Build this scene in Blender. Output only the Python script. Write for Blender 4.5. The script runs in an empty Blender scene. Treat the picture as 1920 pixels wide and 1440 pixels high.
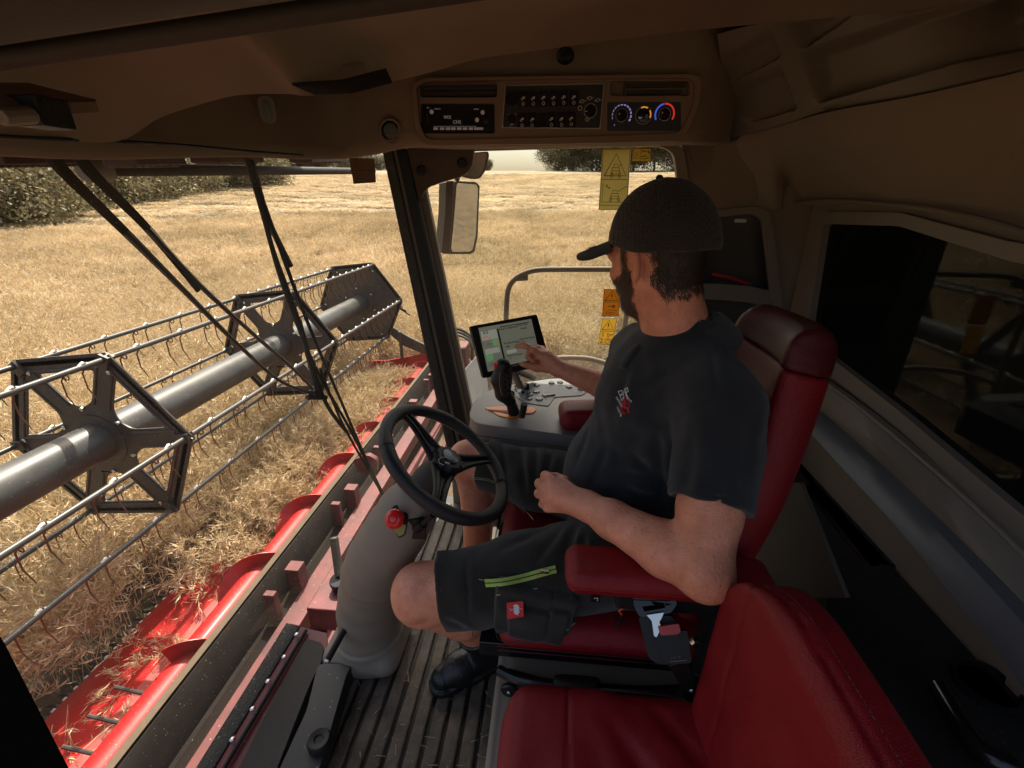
import bpy, bmesh, math, random
import numpy as np
from mathutils import Vector, Matrix
from mathutils.bvhtree import BVHTree
from mathutils.geometry import tessellate_polygon
random.seed(7); rng = np.random.default_rng(7)
SC = bpy.context.scene
COL = SC.collection
# ---------------------------------------------------------------- camera
FPX = 840.0
CAM = np.array([0.0, 0.95, 1.38])
_p = math.atan(345 / FPX); _a = math.atan(85 / math.hypot(FPX, 345))
CF = np.array([math.sin(_a) * math.cos(_p), -math.cos(_a) * math.cos(_p), -math.sin(_p)])
CR = np.cross(CF, [0, 0, 1]); CR /= np.linalg.norm(CR); CU = np.cross(CR, CF)
cd = bpy.data.cameras.new('camera'); cam = bpy.data.objects.new('camera', cd); COL.objects.link(cam)
cd.sensor_width = 36; cd.lens = FPX / 1920 * 36; cd.clip_start = 0.02; cd.clip_end = 3000
cam.matrix_world = Matrix(((CR[0], CU[0], -CF[0], CAM[0]), (CR[1], CU[1], -CF[1], CAM[1]), (CR[2], CU[2], -CF[2], CAM[2]), (0, 0, 0, 1)))
SC.camera = cam
# ---------------------------------------------------------------- light and exposure
SUN_ELEV, SUN_AZ = 60.0, -80.0          # azimuth in degrees, measured from +X towards +Y
SUN_DIR = Vector((math.cos(math.radians(SUN_AZ)) * math.cos(math.radians(SUN_ELEV)), math.sin(math.radians(SUN_AZ)) * math.cos(math.radians(SUN_ELEV)), math.sin(math.radians(SUN_ELEV))))
w = bpy.data.worlds.new('World'); SC.world = w; w.use_nodes = True
nt = w.node_tree; nt.nodes.clear()
sky = nt.nodes.new('ShaderNodeTexSky'); sky.sky_type = 'NISHITA'; sky.sun_disc = False
sky.sun_elevation = math.radians(SUN_ELEV); sky.sun_rotation = math.radians(90 - SUN_AZ)
sky.dust_density = 6.0; sky.air_density = 1.0; sky.ozone_density = 0.6
bg = nt.nodes.new('ShaderNodeBackground'); bg.inputs[1].default_value = 0.15
wo = nt.nodes.new('ShaderNodeOutputWorld')
tint = nt.nodes.new('ShaderNodeMix'); tint.data_type = 'RGBA'; tint.blend_type = 'MULTIPLY'; tint.inputs['Factor'].default_value = 1; tint.inputs['B'].default_value = (1.0, .955, .89, 1)
nt.links.new(sky.outputs[0], tint.inputs['A']); nt.links.new(tint.outputs['Result'], bg.inputs[0]); nt.links.new(bg.outputs[0], wo.inputs[0])
sd = bpy.data.lights.new('sun', 'SUN'); sd.energy = 4.2; sd.angle = math.radians(0.5); sd.color = (1.0, 0.92, 0.80)
sun = bpy.data.objects.new('sun', sd); COL.objects.link(sun)
sun.rotation_euler = SUN_DIR.to_track_quat('Z', 'Y').to_euler()
SC.view_settings.view_transform = 'Standard'; SC.view_settings.look = 'None'
SC.view_settings.exposure = 0.95; SC.view_settings.gamma = 1.0
SC.cycles.use_denoising = True
SC.cycles.max_bounces = 8; SC.cycles.diffuse_bounces = 5; SC.cycles.glossy_bounces = 3; SC.cycles.transparent_max_bounces = 12
SC.cycles.sample_clamp_indirect = 6; SC.cycles.caustics_reflective = False; SC.cycles.caustics_refractive = False

# ---------------------------------------------------------------- helpers
def D(x, y): return CF + CR * (x - 960) / FPX - CU * (y - 720) / FPX
def at(x, y, X=None, Y=None, Z=None, d=None):
    v = D(x, y)
    if X is not None: t = (X - CAM[0]) / v[0]
    elif Y is not None: t = (Y - CAM[1]) / v[1]
    elif Z is not None: t = (Z - CAM[2]) / v[2]
    else: t = d
    return CAM + v * t
def nrm(v):
    v = np.array(v, float); return v / (np.linalg.norm(v) + 1e-12)
V = lambda *a: np.array(a, float)
def thing(name, label, cat, loc=(0, 0, 0), group=None):
    o = bpy.data.objects.new(name, None); COL.objects.link(o); o.location = Vector(loc); o.empty_display_size = 0.05
    o['label'] = label; o['category'] = cat
    if group: o['group'] = group
    return o
def tag(o, label, cat, group=None):
    o['label'] = label; o['category'] = cat
    if group: o['group'] = group
    return o
def wloc(o):
    l = Vector((0, 0, 0))
    while o is not None: l = l + o.location; o = o.parent
    return l
def link(name, me, parent=None, label=None, origin=None):
    """mesh given in world coordinates -> one object; origin moved to the parent's base or to the given point"""
    o = bpy.data.objects.new(name, me); COL.objects.link(o)
    base = wloc(parent) if parent is not None else Vector((0, 0, 0))
    org = Vector(origin) if origin is not None else base
    if org.length > 0: me.transform(Matrix.Translation(-org))
    o.parent = parent; o.location = org - base
    if label: o['label'] = label
    return o
class MB:
    def __init__(s): s.v = []; s.f = []; s.m = []; s.n = 0
    def add(s, vs, fs, mi=0):
        vs = np.asarray(vs, float).reshape(-1, 3); s.v.append(vs)
        for f in fs: s.f.append(tuple(int(i) + s.n for i in f)); s.m.append(mi)
        s.n += len(vs); return s
    def box(s, c, h, R=None, mi=0, taper=None):
        q = np.array([[x, y, z] for x in (-1, 1) for y in (-1, 1) for z in (-1, 1)], float)
        if taper: q[q[:, 2] > 0, :2] *= taper
        q = q * np.array(h)
        if R is not None: q = q @ np.array(R, float)
        return s.add(q + np.array(c), [(0, 1, 3, 2), (4, 6, 7, 5), (0, 4, 5, 1), (2, 3, 7, 6), (0, 2, 6, 4), (1, 5, 7, 3)], mi)
    def beam(s, a, b, w, h, up=(0, 0, 1), mi=0):
        a = V(*a); b = V(*b); d = nrm(b - a); u = nrm(np.cross(up, d)) if abs(np.dot(nrm(up), d)) < .99 else nrm(np.cross((1, 0, .1), d)); n = np.cross(d, u)
        return s.box((a + b) / 2, (np.linalg.norm(b - a) / 2, w / 2, h / 2), np.array([d, u, n]), mi)
    def tube(s, pts, r, n=10, mi=0, cap=True, flat=None):
        P = np.array(pts, float); k = len(P); r = np.full(k, r) if np.isscalar(r) else np.array(r, float)
        T = np.gradient(P, axis=0); T /= np.linalg.norm(T, axis=1)[:, None] + 1e-12
        ref = np.array([0, 0, 1.]) if abs(T[0][2]) < .9 else np.array([1., 0, 0])
        u = nrm(np.cross(ref, T[0])); vs = []
        for i in range(k):
            u = nrm(u - T[i] * np.dot(u, T[i])); w_ = np.cross(T[i], u)
            for j in range(n):
                an = 2 * math.pi * j / n; fl = flat if flat else 1.
                vs.append(P[i] + r[i] * (math.cos(an) * u + fl * math.sin(an) * w_))
        fs = [(i * n + j, i * n + (j + 1) % n, (i + 1) * n + (j + 1) % n, (i + 1) * n + j) for i in range(k - 1) for j in range(n)]
        if cap: fs += [tuple(range(n))[::-1], tuple(range((k - 1) * n, k * n))]
        return s.add(vs, fs, mi)
    def lathe(s, prof, o, d, n=24, mi=0, caps=True):
        o = V(*o); d = nrm(d); u = nrm(np.cross(d, (0, 0, 1) if abs(d[2]) < .9 else (1, 0, 0))); w_ = np.cross(d, u); vs = []
        for r, z in prof:
            for j in range(n):
                an = 2 * math.pi * j / n; vs.append(o + d * z + r * (math.cos(an) * u + math.sin(an) * w_))
        k = len(prof)
        fs = [(i * n + j, i * n + (j + 1) % n, (i + 1) * n + (j + 1) % n, (i + 1) * n + j) for i in range(k - 1) for j in range(n)]
        if caps: fs += [tuple(range(n))[::-1], tuple(range((k - 1) * n, k * n))]
        return s.add(vs, fs, mi)
    def plate(s, outer, holes, o, u, v, th, mi=0):
        """flat plate with holes; outer/holes 2D lists in frame o,u,v; thickness th centred along u x v"""
        o = V(*o); u = V(*u); v = V(*v); n = nrm(np.cross(u, v))
        loops = [outer] + list(holes)
        tris = tessellate_polygon([[Vector((a, b, 0)) for a, b in L] for L in loops])
        flat = [p for L in loops for p in L]; N = len(flat)
        vs = [o + u * a + v * b + n * th / 2 for a, b in flat] + [o + u * a + v * b - n * th / 2 for a, b in flat]
        fs = [t for t in tris] + [tuple(i + N for i in t[::-1]) for t in tris]
        st = 0
        for L in loops:
            k = len(L)
            for i in range(k): fs.append((st + i, st + (i + 1) % k, st + (i + 1) % k + N, st + i + N))
            st += k
        return s.add(vs, fs, mi)
    def grid(s, G, mi=0, closed=False):
        G = np.asarray(G, float); a, b = G.shape[:2]
        fs = [(i * b + j, i * b + (j + 1) % b, (i + 1) * b + (j + 1) % b, (i + 1) * b + j) for i in range(a - 1) for j in range(b if closed else b - 1)]
        return s.add(G.reshape(-1, 3), fs, mi)
    def slab(s, G, off, mi=0):
        """grid sheet given a thickness vector"""
        G = np.asarray(G, float); a, b = G.shape[:2]; H = G + np.asarray(off, float)
        s.grid(G, mi); s.grid(H[::-1], mi)
        for A, B in ((G[0], H[0]), (H[-1], G[-1]), (H[:, 0], G[:, 0]), (G[:, -1], H[:, -1])): s.grid(np.array([A, B]), mi)
        return s
    def text(s, txt, size, o, u, v, mi=0, depth=0.0004, align='LEFT', bold=0):
        c = bpy.data.curves.new('lettering', 'FONT'); c.body = txt; c.size = size; c.align_x = align; c.extrude = depth; c.resolution_u = 2; c.offset = bold
        ob = bpy.data.objects.new('lettering', c); me = bpy.data.meshes.new_from_object(ob)
        if len(me.vertices):
            co = np.empty(len(me.vertices) * 3); me.vertices.foreach_get('co', co); co = co.reshape(-1, 3)
            u = nrm(u); v = nrm(v); n = np.cross(u, v)
            s.add(V(*o) + co[:, :1] * u + co[:, 1:2] * v + co[:, 2:] * n, [tuple(p.vertices) for p in me.polygons], mi)
        bpy.data.objects.remove(ob); bpy.data.meshes.remove(me); bpy.data.curves.remove(c)
        return s
    def mesh(s, name='mesh', smooth=35, mats=()):
        me = bpy.data.meshes.new(name); v = np.concatenate(s.v) if s.v else np.zeros((0, 3))
        me.from_pydata(v.tolist(), [], s.f)
        for m_ in mats: me.materials.append(m_)
        if len(mats) > 1: me.polygons.foreach_set('material_index', s.m)
        bm = bmesh.new(); bm.from_mesh(me); bmesh.ops.recalc_face_normals(bm, faces=bm.faces); bm.to_mesh(me); bm.free()
        if smooth:
            me.polygons.foreach_set('use_smooth', [True] * len(me.polygons)); me.set_sharp_from_angle(angle=math.radians(smooth))
        me.update(); return me
    def build(s, name, mats, parent=None, bev=0, seg=2, smooth=35, label=None, origin=None):
        if not isinstance(mats, (list, tuple)): mats = [mats]
        me = s.mesh(name, smooth, mats); o = link(name, me, parent, label, origin)
        if bev:
            b = o.modifiers.new('Bevel', 'BEVEL'); b.width = bev; b.segments = seg; b.limit_method = 'ANGLE'; b.angle_limit = math.radians(40); b.harden_normals = True
        return o
def rrect(x0, y0, x1, y1, r, n=5):
    P = []
    for cx, cy, a0 in ((x1 - r, y1 - r, 0), (x0 + r, y1 - r, 90), (x0 + r, y0 + r, 180), (x1 - r, y0 + r, 270)):
        for i in range(n + 1):
            an = math.radians(a0 + 90 * i / n); P.append((cx + r * math.cos(an), cy + r * math.sin(an)))
    return P
def roundpoly(P, r, n=4):
    out = []; k = len(P)
    for i in range(k):
        a, b, c = V(*P[i - 1]), V(*P[i]), V(*P[(i + 1) % k])
        rr = r[i] if isinstance(r, (list, tuple)) else r
        d1 = a - b; d2 = c - b; t = min(rr, np.linalg.norm(d1) * .45, np.linalg.norm(d2) * .45)
        p0 = b + nrm(d1) * t; p1 = b + nrm(d2) * t
        for j in range(n + 1):
            s_ = j / n; out.append(tuple((1 - s_) ** 2 * p0 + 2 * s_ * (1 - s_) * b + s_ ** 2 * p1))
    return out
def spline(P, n):
    P = np.array(P, float); k = len(P); t = np.linspace(0, k - 1, n); out = []
    for s_ in t:
        i = min(int(s_), k - 2); f = s_ - i
        p0, p1, p2, p3 = P[max(i - 1, 0)], P[i], P[i + 1], P[min(i + 2, k - 1)]
        out.append(.5 * ((2 * p1) + (-p0 + p2) * f + (2 * p0 - 5 * p1 + 4 * p2 - p3) * f * f + (-p0 + 3 * p1 - 3 * p2 + p3) * f ** 3))
    return np.array(out)
def pline(pts, **k): return [at(x, y, **k) for x, y in pts]

# ---- materials
def mat(name, col, rough=.5, metal=0., var=.12, vs=6., bump=0., bs=150., spec=.5, coat=0., dust=0., emis=0., sheen=0., dcol=(.35, .27, .18), ds=60., col2=None, trans=0.):
    m = bpy.data.materials.new(name); m.use_nodes = True; t = m.node_tree; b = t.nodes['Principled BSDF']; N = t.nodes.new; L = t.links.new
    b.inputs['Roughness'].default_value = rough; b.inputs['Metallic'].default_value = metal
    b.inputs['Specular IOR Level'].default_value = spec; b.inputs['Coat Weight'].default_value = coat; b.inputs['Coat Roughness'].default_value = .15
    if sheen: b.inputs['Sheen Weight'].default_value = sheen; b.inputs['Sheen Roughness'].default_value = .6
    tc = N('ShaderNodeTexCoord'); n1 = N('ShaderNodeTexNoise'); n1.inputs['Scale'].default_value = vs; n1.inputs['Detail'].default_value = 6; n1.inputs['Roughness'].default_value = .65
    L(tc.outputs['Object'], n1.inputs['Vector'])
    r = N('ShaderNodeValToRGB'); c = V(*col); c2 = V(*(col2 if col2 else col))
    r.color_ramp.elements[0].position = .3; r.color_ramp.elements[1].position = .7
    r.color_ramp.elements[0].color = (*np.clip(c * (1 - var), 0, 1), 1); r.color_ramp.elements[1].color = (*np.clip(c2 * (1 + var), 0, 1), 1)
    L(n1.outputs['Fac'], r.inputs[0]); out = r.outputs[0]
    if dust:
        vo = N('ShaderNodeTexVoronoi'); vo.inputs['Scale'].default_value = ds; vo.feature = 'F1'; L(tc.outputs['Object'], vo.inputs['Vector'])
        m1 = N('ShaderNodeMath'); m1.operation = 'LESS_THAN'; m1.inputs[1].default_value = .11; L(vo.outputs['Distance'], m1.inputs[0])
        sp = N('ShaderNodeSeparateColor'); L(vo.outputs['Color'], sp.inputs[0])
        m2 = N('ShaderNodeMath'); m2.operation = 'LESS_THAN'; m2.inputs[1].default_value = dust; L(sp.outputs[0], m2.inputs[0])
        m3 = N('ShaderNodeMath'); m3.operation = 'MULTIPLY'; L(m1.outputs[0], m3.inputs[0]); L(m2.outputs[0], m3.inputs[1])
        mx = N('ShaderNodeMix'); mx.data_type = 'RGBA'; L(m3.outputs[0], mx.inputs['Factor']); L(out, mx.inputs['A']); mx.inputs['B'].default_value = (*dcol, 1); out = mx.outputs['Result']
    L(out, b.inputs['Base Color'])
    rr = N('ShaderNodeMapRange'); rr.inputs['To Min'].default_value = max(rough - min(.1, rough * .3), .01); rr.inputs['To Max'].default_value = min(rough + min(.1, rough * .3), 1); L(n1.outputs['Fac'], rr.inputs[0]); L(rr.outputs[0], b.inputs['Roughness'])
    if bump:
        n2 = N('ShaderNodeTexNoise'); n2.inputs['Scale'].default_value = bs; n2.inputs['Detail'].default_value = 4; L(tc.outputs['Object'], n2.inputs['Vector'])
        bp = N('ShaderNodeBump'); bp.inputs['Strength'].default_value = bump; bp.inputs['Distance'].default_value = .01; L(n2.outputs['Fac'], bp.inputs['Height']); L(bp.outputs[0], b.inputs['Normal'])
    if emis:
        L(out, b.inputs['Emission Color']); b.inputs['Emission Strength'].default_value = emis
    return m
def leather(name, col):
    m = mat(name, col, .42, bump=.0, var=.1, vs=8, spec=.45); t = m.node_tree; b = t.nodes['Principled BSDF']; N = t.nodes.new; L = t.links.new
    tc = N('ShaderNodeTexCoord'); vo = N('ShaderNodeTexVoronoi'); vo.inputs['Scale'].default_value = 420; vo.feature = 'DISTANCE_TO_EDGE'; L(tc.outputs['Object'], vo.inputs['Vector'])
    n = N('ShaderNodeTexNoise'); n.inputs['Scale'].default_value = 9; n.inputs['Detail'].default_value = 5; n.inputs['Distortion'].default_value = 1.5; L(tc.outputs['Object'], n.inputs['Vector'])
    ad = N('ShaderNodeMath'); ad.operation = 'MULTIPLY_ADD'; ad.inputs[1].default_value = 1.6; L(n.outputs['Fac'], ad.inputs[0]); L(vo.outputs['Distance'], ad.inputs[2])
    bp = N('ShaderNodeBump'); bp.inputs['Strength'].default_value = .35; bp.inputs['Distance'].default_value = .006; L(ad.outputs[0], bp.inputs['Height']); L(bp.outputs[0], b.inputs['Normal'])
    return m
def glass(name, tint=(.93, .95, .92), dirt=.035, specks=.35, ss=90.):
    m = bpy.data.materials.new(name); m.use_nodes = True; t = m.node_tree; t.nodes.clear(); N = t.nodes.new; L = t.links.new
    o = N('ShaderNodeOutputMaterial'); tr = N('ShaderNodeBsdfTransparent'); tr.inputs[0].default_value = (*tint, 1)
    g = N('ShaderNodeBsdfGlossy'); g.inputs['Roughness'].default_value = .02; fr = N('ShaderNodeFresnel'); fr.inputs[0].default_value = 1.10
    mx = N('ShaderNodeMixShader'); L(fr.outputs[0], mx.inputs[0]); L(tr.outputs[0], mx.inputs[1]); L(g.outputs[0], mx.inputs[2])
    d = N('ShaderNodeBsdfDiffuse'); d.inputs[0].default_value = (.55, .48, .38, 1); tl = N('ShaderNodeBsdfTranslucent'); tl.inputs[0].default_value = (.7, .62, .5, 1)
    dd = N('ShaderNodeMixShader'); dd.inputs[0].default_value = .5; L(d.outputs[0], dd.inputs[1]); L(tl.outputs[0], dd.inputs[2])
    tc = N('ShaderNodeTexCoord'); vo = N('ShaderNodeTexVoronoi'); vo.inputs['Scale'].default_value = ss; L(tc.outputs['Object'], vo.inputs['Vector'])
    m1 = N('ShaderNodeMath'); m1.operation = 'LESS_THAN'; m1.inputs[1].default_value = .09; L(vo.outputs['Distance'], m1.inputs[0])
    sp = N('ShaderNodeSeparateColor'); L(vo.outputs['Color'], sp.inputs[0]); m2 = N('ShaderNodeMath'); m2.operation = 'LESS_THAN'; m2.inputs[1].default_value = specks; L(sp.outputs[1], m2.inputs[0])
    m3 = N('ShaderNodeMath'); m3.operation = 'MULTIPLY'; L(m1.outputs[0], m3.inputs[0]); L(m2.outputs[0], m3.inputs[1])
    no = N('ShaderNodeTexNoise'); no.inputs['Scale'].default_value = 5; no.inputs['Detail'].default_value = 5; L(tc.outputs['Object'], no.inputs['Vector'])
    m4 = N('ShaderNodeMath'); m4.operation = 'MULTIPLY'; m4.inputs[1].default_value = dirt * 2; L(no.outputs['Fac'], m4.inputs[0])
    m5 = N('ShaderNodeMath'); m5.operation = 'MULTIPLY_ADD'; m5.inputs[1].default_value = .6; L(m3.outputs[0], m5.inputs[0]); L(m4.outputs[0], m5.inputs[2])
    fx = N('ShaderNodeMixShader'); L(m5.outputs[0], fx.inputs[0]); L(mx.outputs[0], fx.inputs[1]); L(dd.outputs[0], fx.inputs[2]); L(fx.outputs[0], o.inputs[0])
    return m
M_red = mat('red_paint', (.36, .010, .009), .48, coat=.05, spec=.35, dust=.95, ds=48, dcol=(.5, .3, .2), var=.1, vs=3)
M_dred = mat('dusty_red_paint', (.085, .010, .012), .6, dust=.6, ds=30, var=.3, vs=8, col2=(.13, .028, .026))
M_tan = mat('dusty_beam_top', (.13, .095, .065), .9, spec=.2, var=.15, vs=12)
M_gunmetal = mat('dark_grey_paint', (.055, .045, .038), .42, metal=.1, dust=.8, ds=45, var=.25, vs=8, dcol=(.4, .34, .26))
M_tube = mat('grey_reel_tube', (.068, .066, .060), .42, metal=.0, dust=.8, ds=40, var=.35, vs=5, dcol=(.35, .3, .24))
M_bar = mat('grey_tine_bar', (.075, .072, .066), .4, metal=.3, var=.15, dust=.4, ds=50)
M_wire = mat('brown_spring_wire', (.17, .08, .045), .5, metal=.5)
M_clip = mat('white_clip', (.8, .76, .68), .45)
M_steel = mat('bright_steel', (.6, .58, .55), .25, metal=1.)
M_black = mat('black_plastic', (.014, .014, .015), .5, spec=.35, var=.2, bump=.1, bs=400)
M_blackgloss = mat('black_gloss', (.012, .012, .014), .2, var=.1)
M_rubber = mat('black_rubber', (.02, .019, .018), .75, dust=.5, ds=80, var=.3)
M_glass = glass('window_glass')
M_beige = mat('taupe_plastic', (.24, .20, .165), .55, var=.05, bump=.06, bs=500)
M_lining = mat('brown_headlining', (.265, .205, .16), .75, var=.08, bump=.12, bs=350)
M_console = mat('console_plastic', (.22, .15, .112), .6, var=.05, bump=.06, bs=500)
M_grey = mat('grey_plastic', (.20, .175, .16), .45, var=.04, bump=.05, bs=500)
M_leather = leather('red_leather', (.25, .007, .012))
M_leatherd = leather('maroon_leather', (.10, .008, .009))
M_orange = mat('orange_plastic', (.95, .22, .01), .4)
M_white = mat('white_ink', (.75, .73, .7), .6, var=.02)
M_black2 = mat('black_ink', (.03, .025, .02), .6, var=.02)
M_yellow = mat('yellow_label', (.85, .68, .2), .5, var=.05)
M_amber = mat('amber_label', (.8, .45, .08), .5, var=.05)

# ---------------------------------------------------------------- terrain
def terrain(x, y):
    r = np.hypot(x, y) + 1e-6; c = np.clip((-y / r - .45) / .5, 0, 1); c = c * c * (3 - 2 * c)
    s_ = .034 + .047 * c
    rr = np.clip(r - 15, 0, None); up = np.where(rr < 125, rr, 125 + 40 * (1 - np.exp(-(rr - 125) / 40)) - (rr - 125) * .35)
    up = np.where(rr > 125, np.maximum(up, 60), up)
    return -1.95 + s_ * up + .25 * np.sin(x * .045 + 1) * np.clip(r / 60 - .4, 0, 1) * np.cos(y * .05)
def soil_mat():
    m = mat('soil_and_stubble', (.05, .038, .025), .95, var=.5, vs=3, bump=1., bs=25, col2=(.11, .08, .045)); return m
rads = np.concatenate([[0], np.geomspace(1.5, 900, 90)]); angs = np.linspace(0, 2 * math.pi, 181)
G = np.array([[(r * math.cos(a), r * math.sin(a), 0) for a in angs] for r in rads]); G[..., 2] = terrain(G[..., 0], G[..., 1])
g = MB().grid(G).build('ground', soil_mat(), smooth=180); g['kind'] = 'structure'
# far crop canopy: the standing crop as one rough sheet where single plants are too small to tell apart
M_crop = mat('ripe_crop', (.50, .36, .18), .8, var=.3, vs=1.3, bump=0, col2=(.62, .47, .27))
def canopy_mat():
    m = mat('ripe_crop_far', (.31, .24, .145), .9, var=.22, vs=.35, col2=(.44, .35, .225)); t = m.node_tree; b = t.nodes['Principled BSDF']; N = t.nodes.new; L = t.links.new
    tc = N('ShaderNodeTexCoord'); n = N('ShaderNodeTexNoise'); n.inputs['Scale'].default_value = 3.5; n.inputs['Detail'].default_value = 9; n.inputs['Roughness'].default_value = .75; L(tc.outputs['Object'], n.inputs['Vector'])
    bp = N('ShaderNodeBump'); bp.inputs['Strength'].default_value = 1.; bp.inputs['Distance'].default_value = .5; L(n.outputs['Fac'], bp.inputs['Height']); L(bp.outputs[0], b.inputs['Normal'])
    return m
rads = np.concatenate([np.linspace(13, 60, 90), np.geomspace(61, 170, 50)]); angs = np.radians(np.linspace(-125, 20, 420))
G = np.array([[(r * math.cos(a), r * math.sin(a), 0) for a in angs] for r in rads])
G[..., 2] = terrain(G[..., 0], G[..., 1]) + .72 + rng.normal(0, 1, G.shape[:2]) * np.where(np.hypot(G[..., 0], G[..., 1]) > 55, .012, .05); G[0, :, 2] -= .9; G[-1, :, 2] -= 1.5; G[:, 0, 2] -= 1; G[:, -1, 2] -= 1
g = MB().grid(G).build('ripe_crop_canopy', canopy_mat(), smooth=180); g['kind'] = 'stuff'; g['label'] = 'ripe tan crop covering the rising field to the horizon'

# ---- crop plants (stuff: nobody could count them)
def plant_patch(n_plants, rad, hgt, pod_l, pod_w, nbr=8, npod=9, lean=(0, 0), stem_w=.004, low=.35):
    vs = []; fs = []
    def tri(a, b, c): k = len(vs); vs.extend((a, b, c)); fs.append((k, k + 1, k + 2))
    def strip(a, b, wd):
        d = nrm(b - a); s_ = nrm(np.cross(d, rng.normal(size=3))) * wd; k = len(vs); vs.extend((a - s_, a + s_, b + s_ * .6, b - s_ * .6)); fs.append((k, k + 1, k + 2, k + 3))
    for i in range(n_plants):
        th = rng.uniform(0, 6.28); q = rad * math.sqrt(rng.uniform()); b = V(q * math.cos(th), q * math.sin(th), 0)
        h = hgt * rng.uniform(.85, 1.08); ln = rng.normal(0, .12, 2) + np.array(lean)
        top = b + V(ln[0] * h, ln[1] * h, h); mid = (b + top) / 2 + V(*(rng.normal(0, .02, 2)), 0)
        strip(b, mid, stem_w); strip(mid, top, stem_w * .8)
        for j in range(nbr):
            t = rng.uniform(low, 1.); p = mid + (top - mid) * (t * 2 - 1) if t > .5 else b + (mid - b) * t * 2
            an = rng.uniform(0, 6.28); L = rng.uniform(.22, .42) * hgt; dr = nrm(V(math.cos(an) * .75, math.sin(an) * .75, rng.uniform(.35, 1.1)))
            e = p + dr * L; strip(p, e, stem_w * .55)
            for k in range(npod):
                s_ = .2 + .8 * (k + rng.uniform()) / npod; a = p + dr * L * s_; d2 = nrm(dr + rng.normal(0, .65, 3)); l_ = pod_l * rng.uniform(.7, 1.2)
                sd_ = nrm(np.cross(d2, rng.normal(size=3))) * pod_w; m_ = a + d2 * l_ * .45; q2 = a + d2 * l_ + V(0, 0, .12 * l_)
                k0 = len(vs); vs.extend((a, m_ + sd_, q2, m_ - sd_)); fs.append((k0, k0 + 1, k0 + 2, k0 + 3))
    me = bpy.data.meshes.new('crop_patch'); me.from_pydata([tuple(v) for v in vs], [], fs); me.materials.append(M_plant); return me
def plant_mat():
    m = bpy.data.materials.new('dry_crop_plants'); m.use_nodes = True; t = m.node_tree; b = t.nodes['Principled BSDF']; N = t.nodes.new; L = t.links.new
    oi = N('ShaderNodeObjectInfo'); ge = N('ShaderNodeNewGeometry'); r = N('ShaderNodeValToRGB'); e = r.color_ramp.elements
    e[0].color = (.34, .26, .12, 1); e[1].color = (.84, .69, .46, 1); x = e.new(.45); x.color = (.63, .49, .29, 1)
    ad = N('ShaderNodeMath'); ad.operation = 'MULTIPLY_ADD'; ad.inputs[1].default_value = .4; L(oi.outputs['Random'], ad.inputs[0])
    m2 = N('ShaderNodeMath'); m2.operation = 'MULTIPLY'; m2.inputs[1].default_value = .6; L(ge.outputs['Random Per Island'], m2.inputs[0]); L(m2.outputs[0], ad.inputs[2]); L(ad.outputs[0], r.inputs[0])
    tc = N('ShaderNodeTexCoord')
    nf = N('ShaderNodeTexNoise'); nf.inputs['Scale'].default_value = .16; nf.inputs['Detail'].default_value = 3; L(ge.outputs['Position'], nf.inputs['Vector']); mr = N('ShaderNodeValToRGB'); me_ = mr.color_ramp.elements; me_[0].position = .35; me_[1].position = .65; me_[0].color = (.80, .78, .72, 1); me_[1].color = (1.12, 1.12, 1.15, 1); L(nf.outputs['Fac'], mr.inputs[0])
    mm = N('ShaderNodeMix'); mm.data_type = 'RGBA'; mm.blend_type = 'MULTIPLY'; mm.inputs['Factor'].default_value = 1; L(r.outputs[0], mm.inputs['A']); L(mr.outputs[0], mm.inputs['B']); r = mm
    r_out = mm.outputs['Result']; L(r_out, b.inputs['Base Color']); b.inputs['Roughness'].default_value = .6
    b.inputs['Subsurface Weight'].default_value = 0
    tl = N('ShaderNodeBsdfTranslucent'); L(r_out, tl.inputs[0]); mx = N('ShaderNodeMixShader'); mx.inputs[0].default_value = .25
    L(b.outputs[0], mx.inputs[1]); L(tl.outputs[0], mx.inputs[2]); L(mx.outputs[0], t.nodes['Material Output'].inputs[0])
    return m
M_plant = plant_mat()
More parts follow.
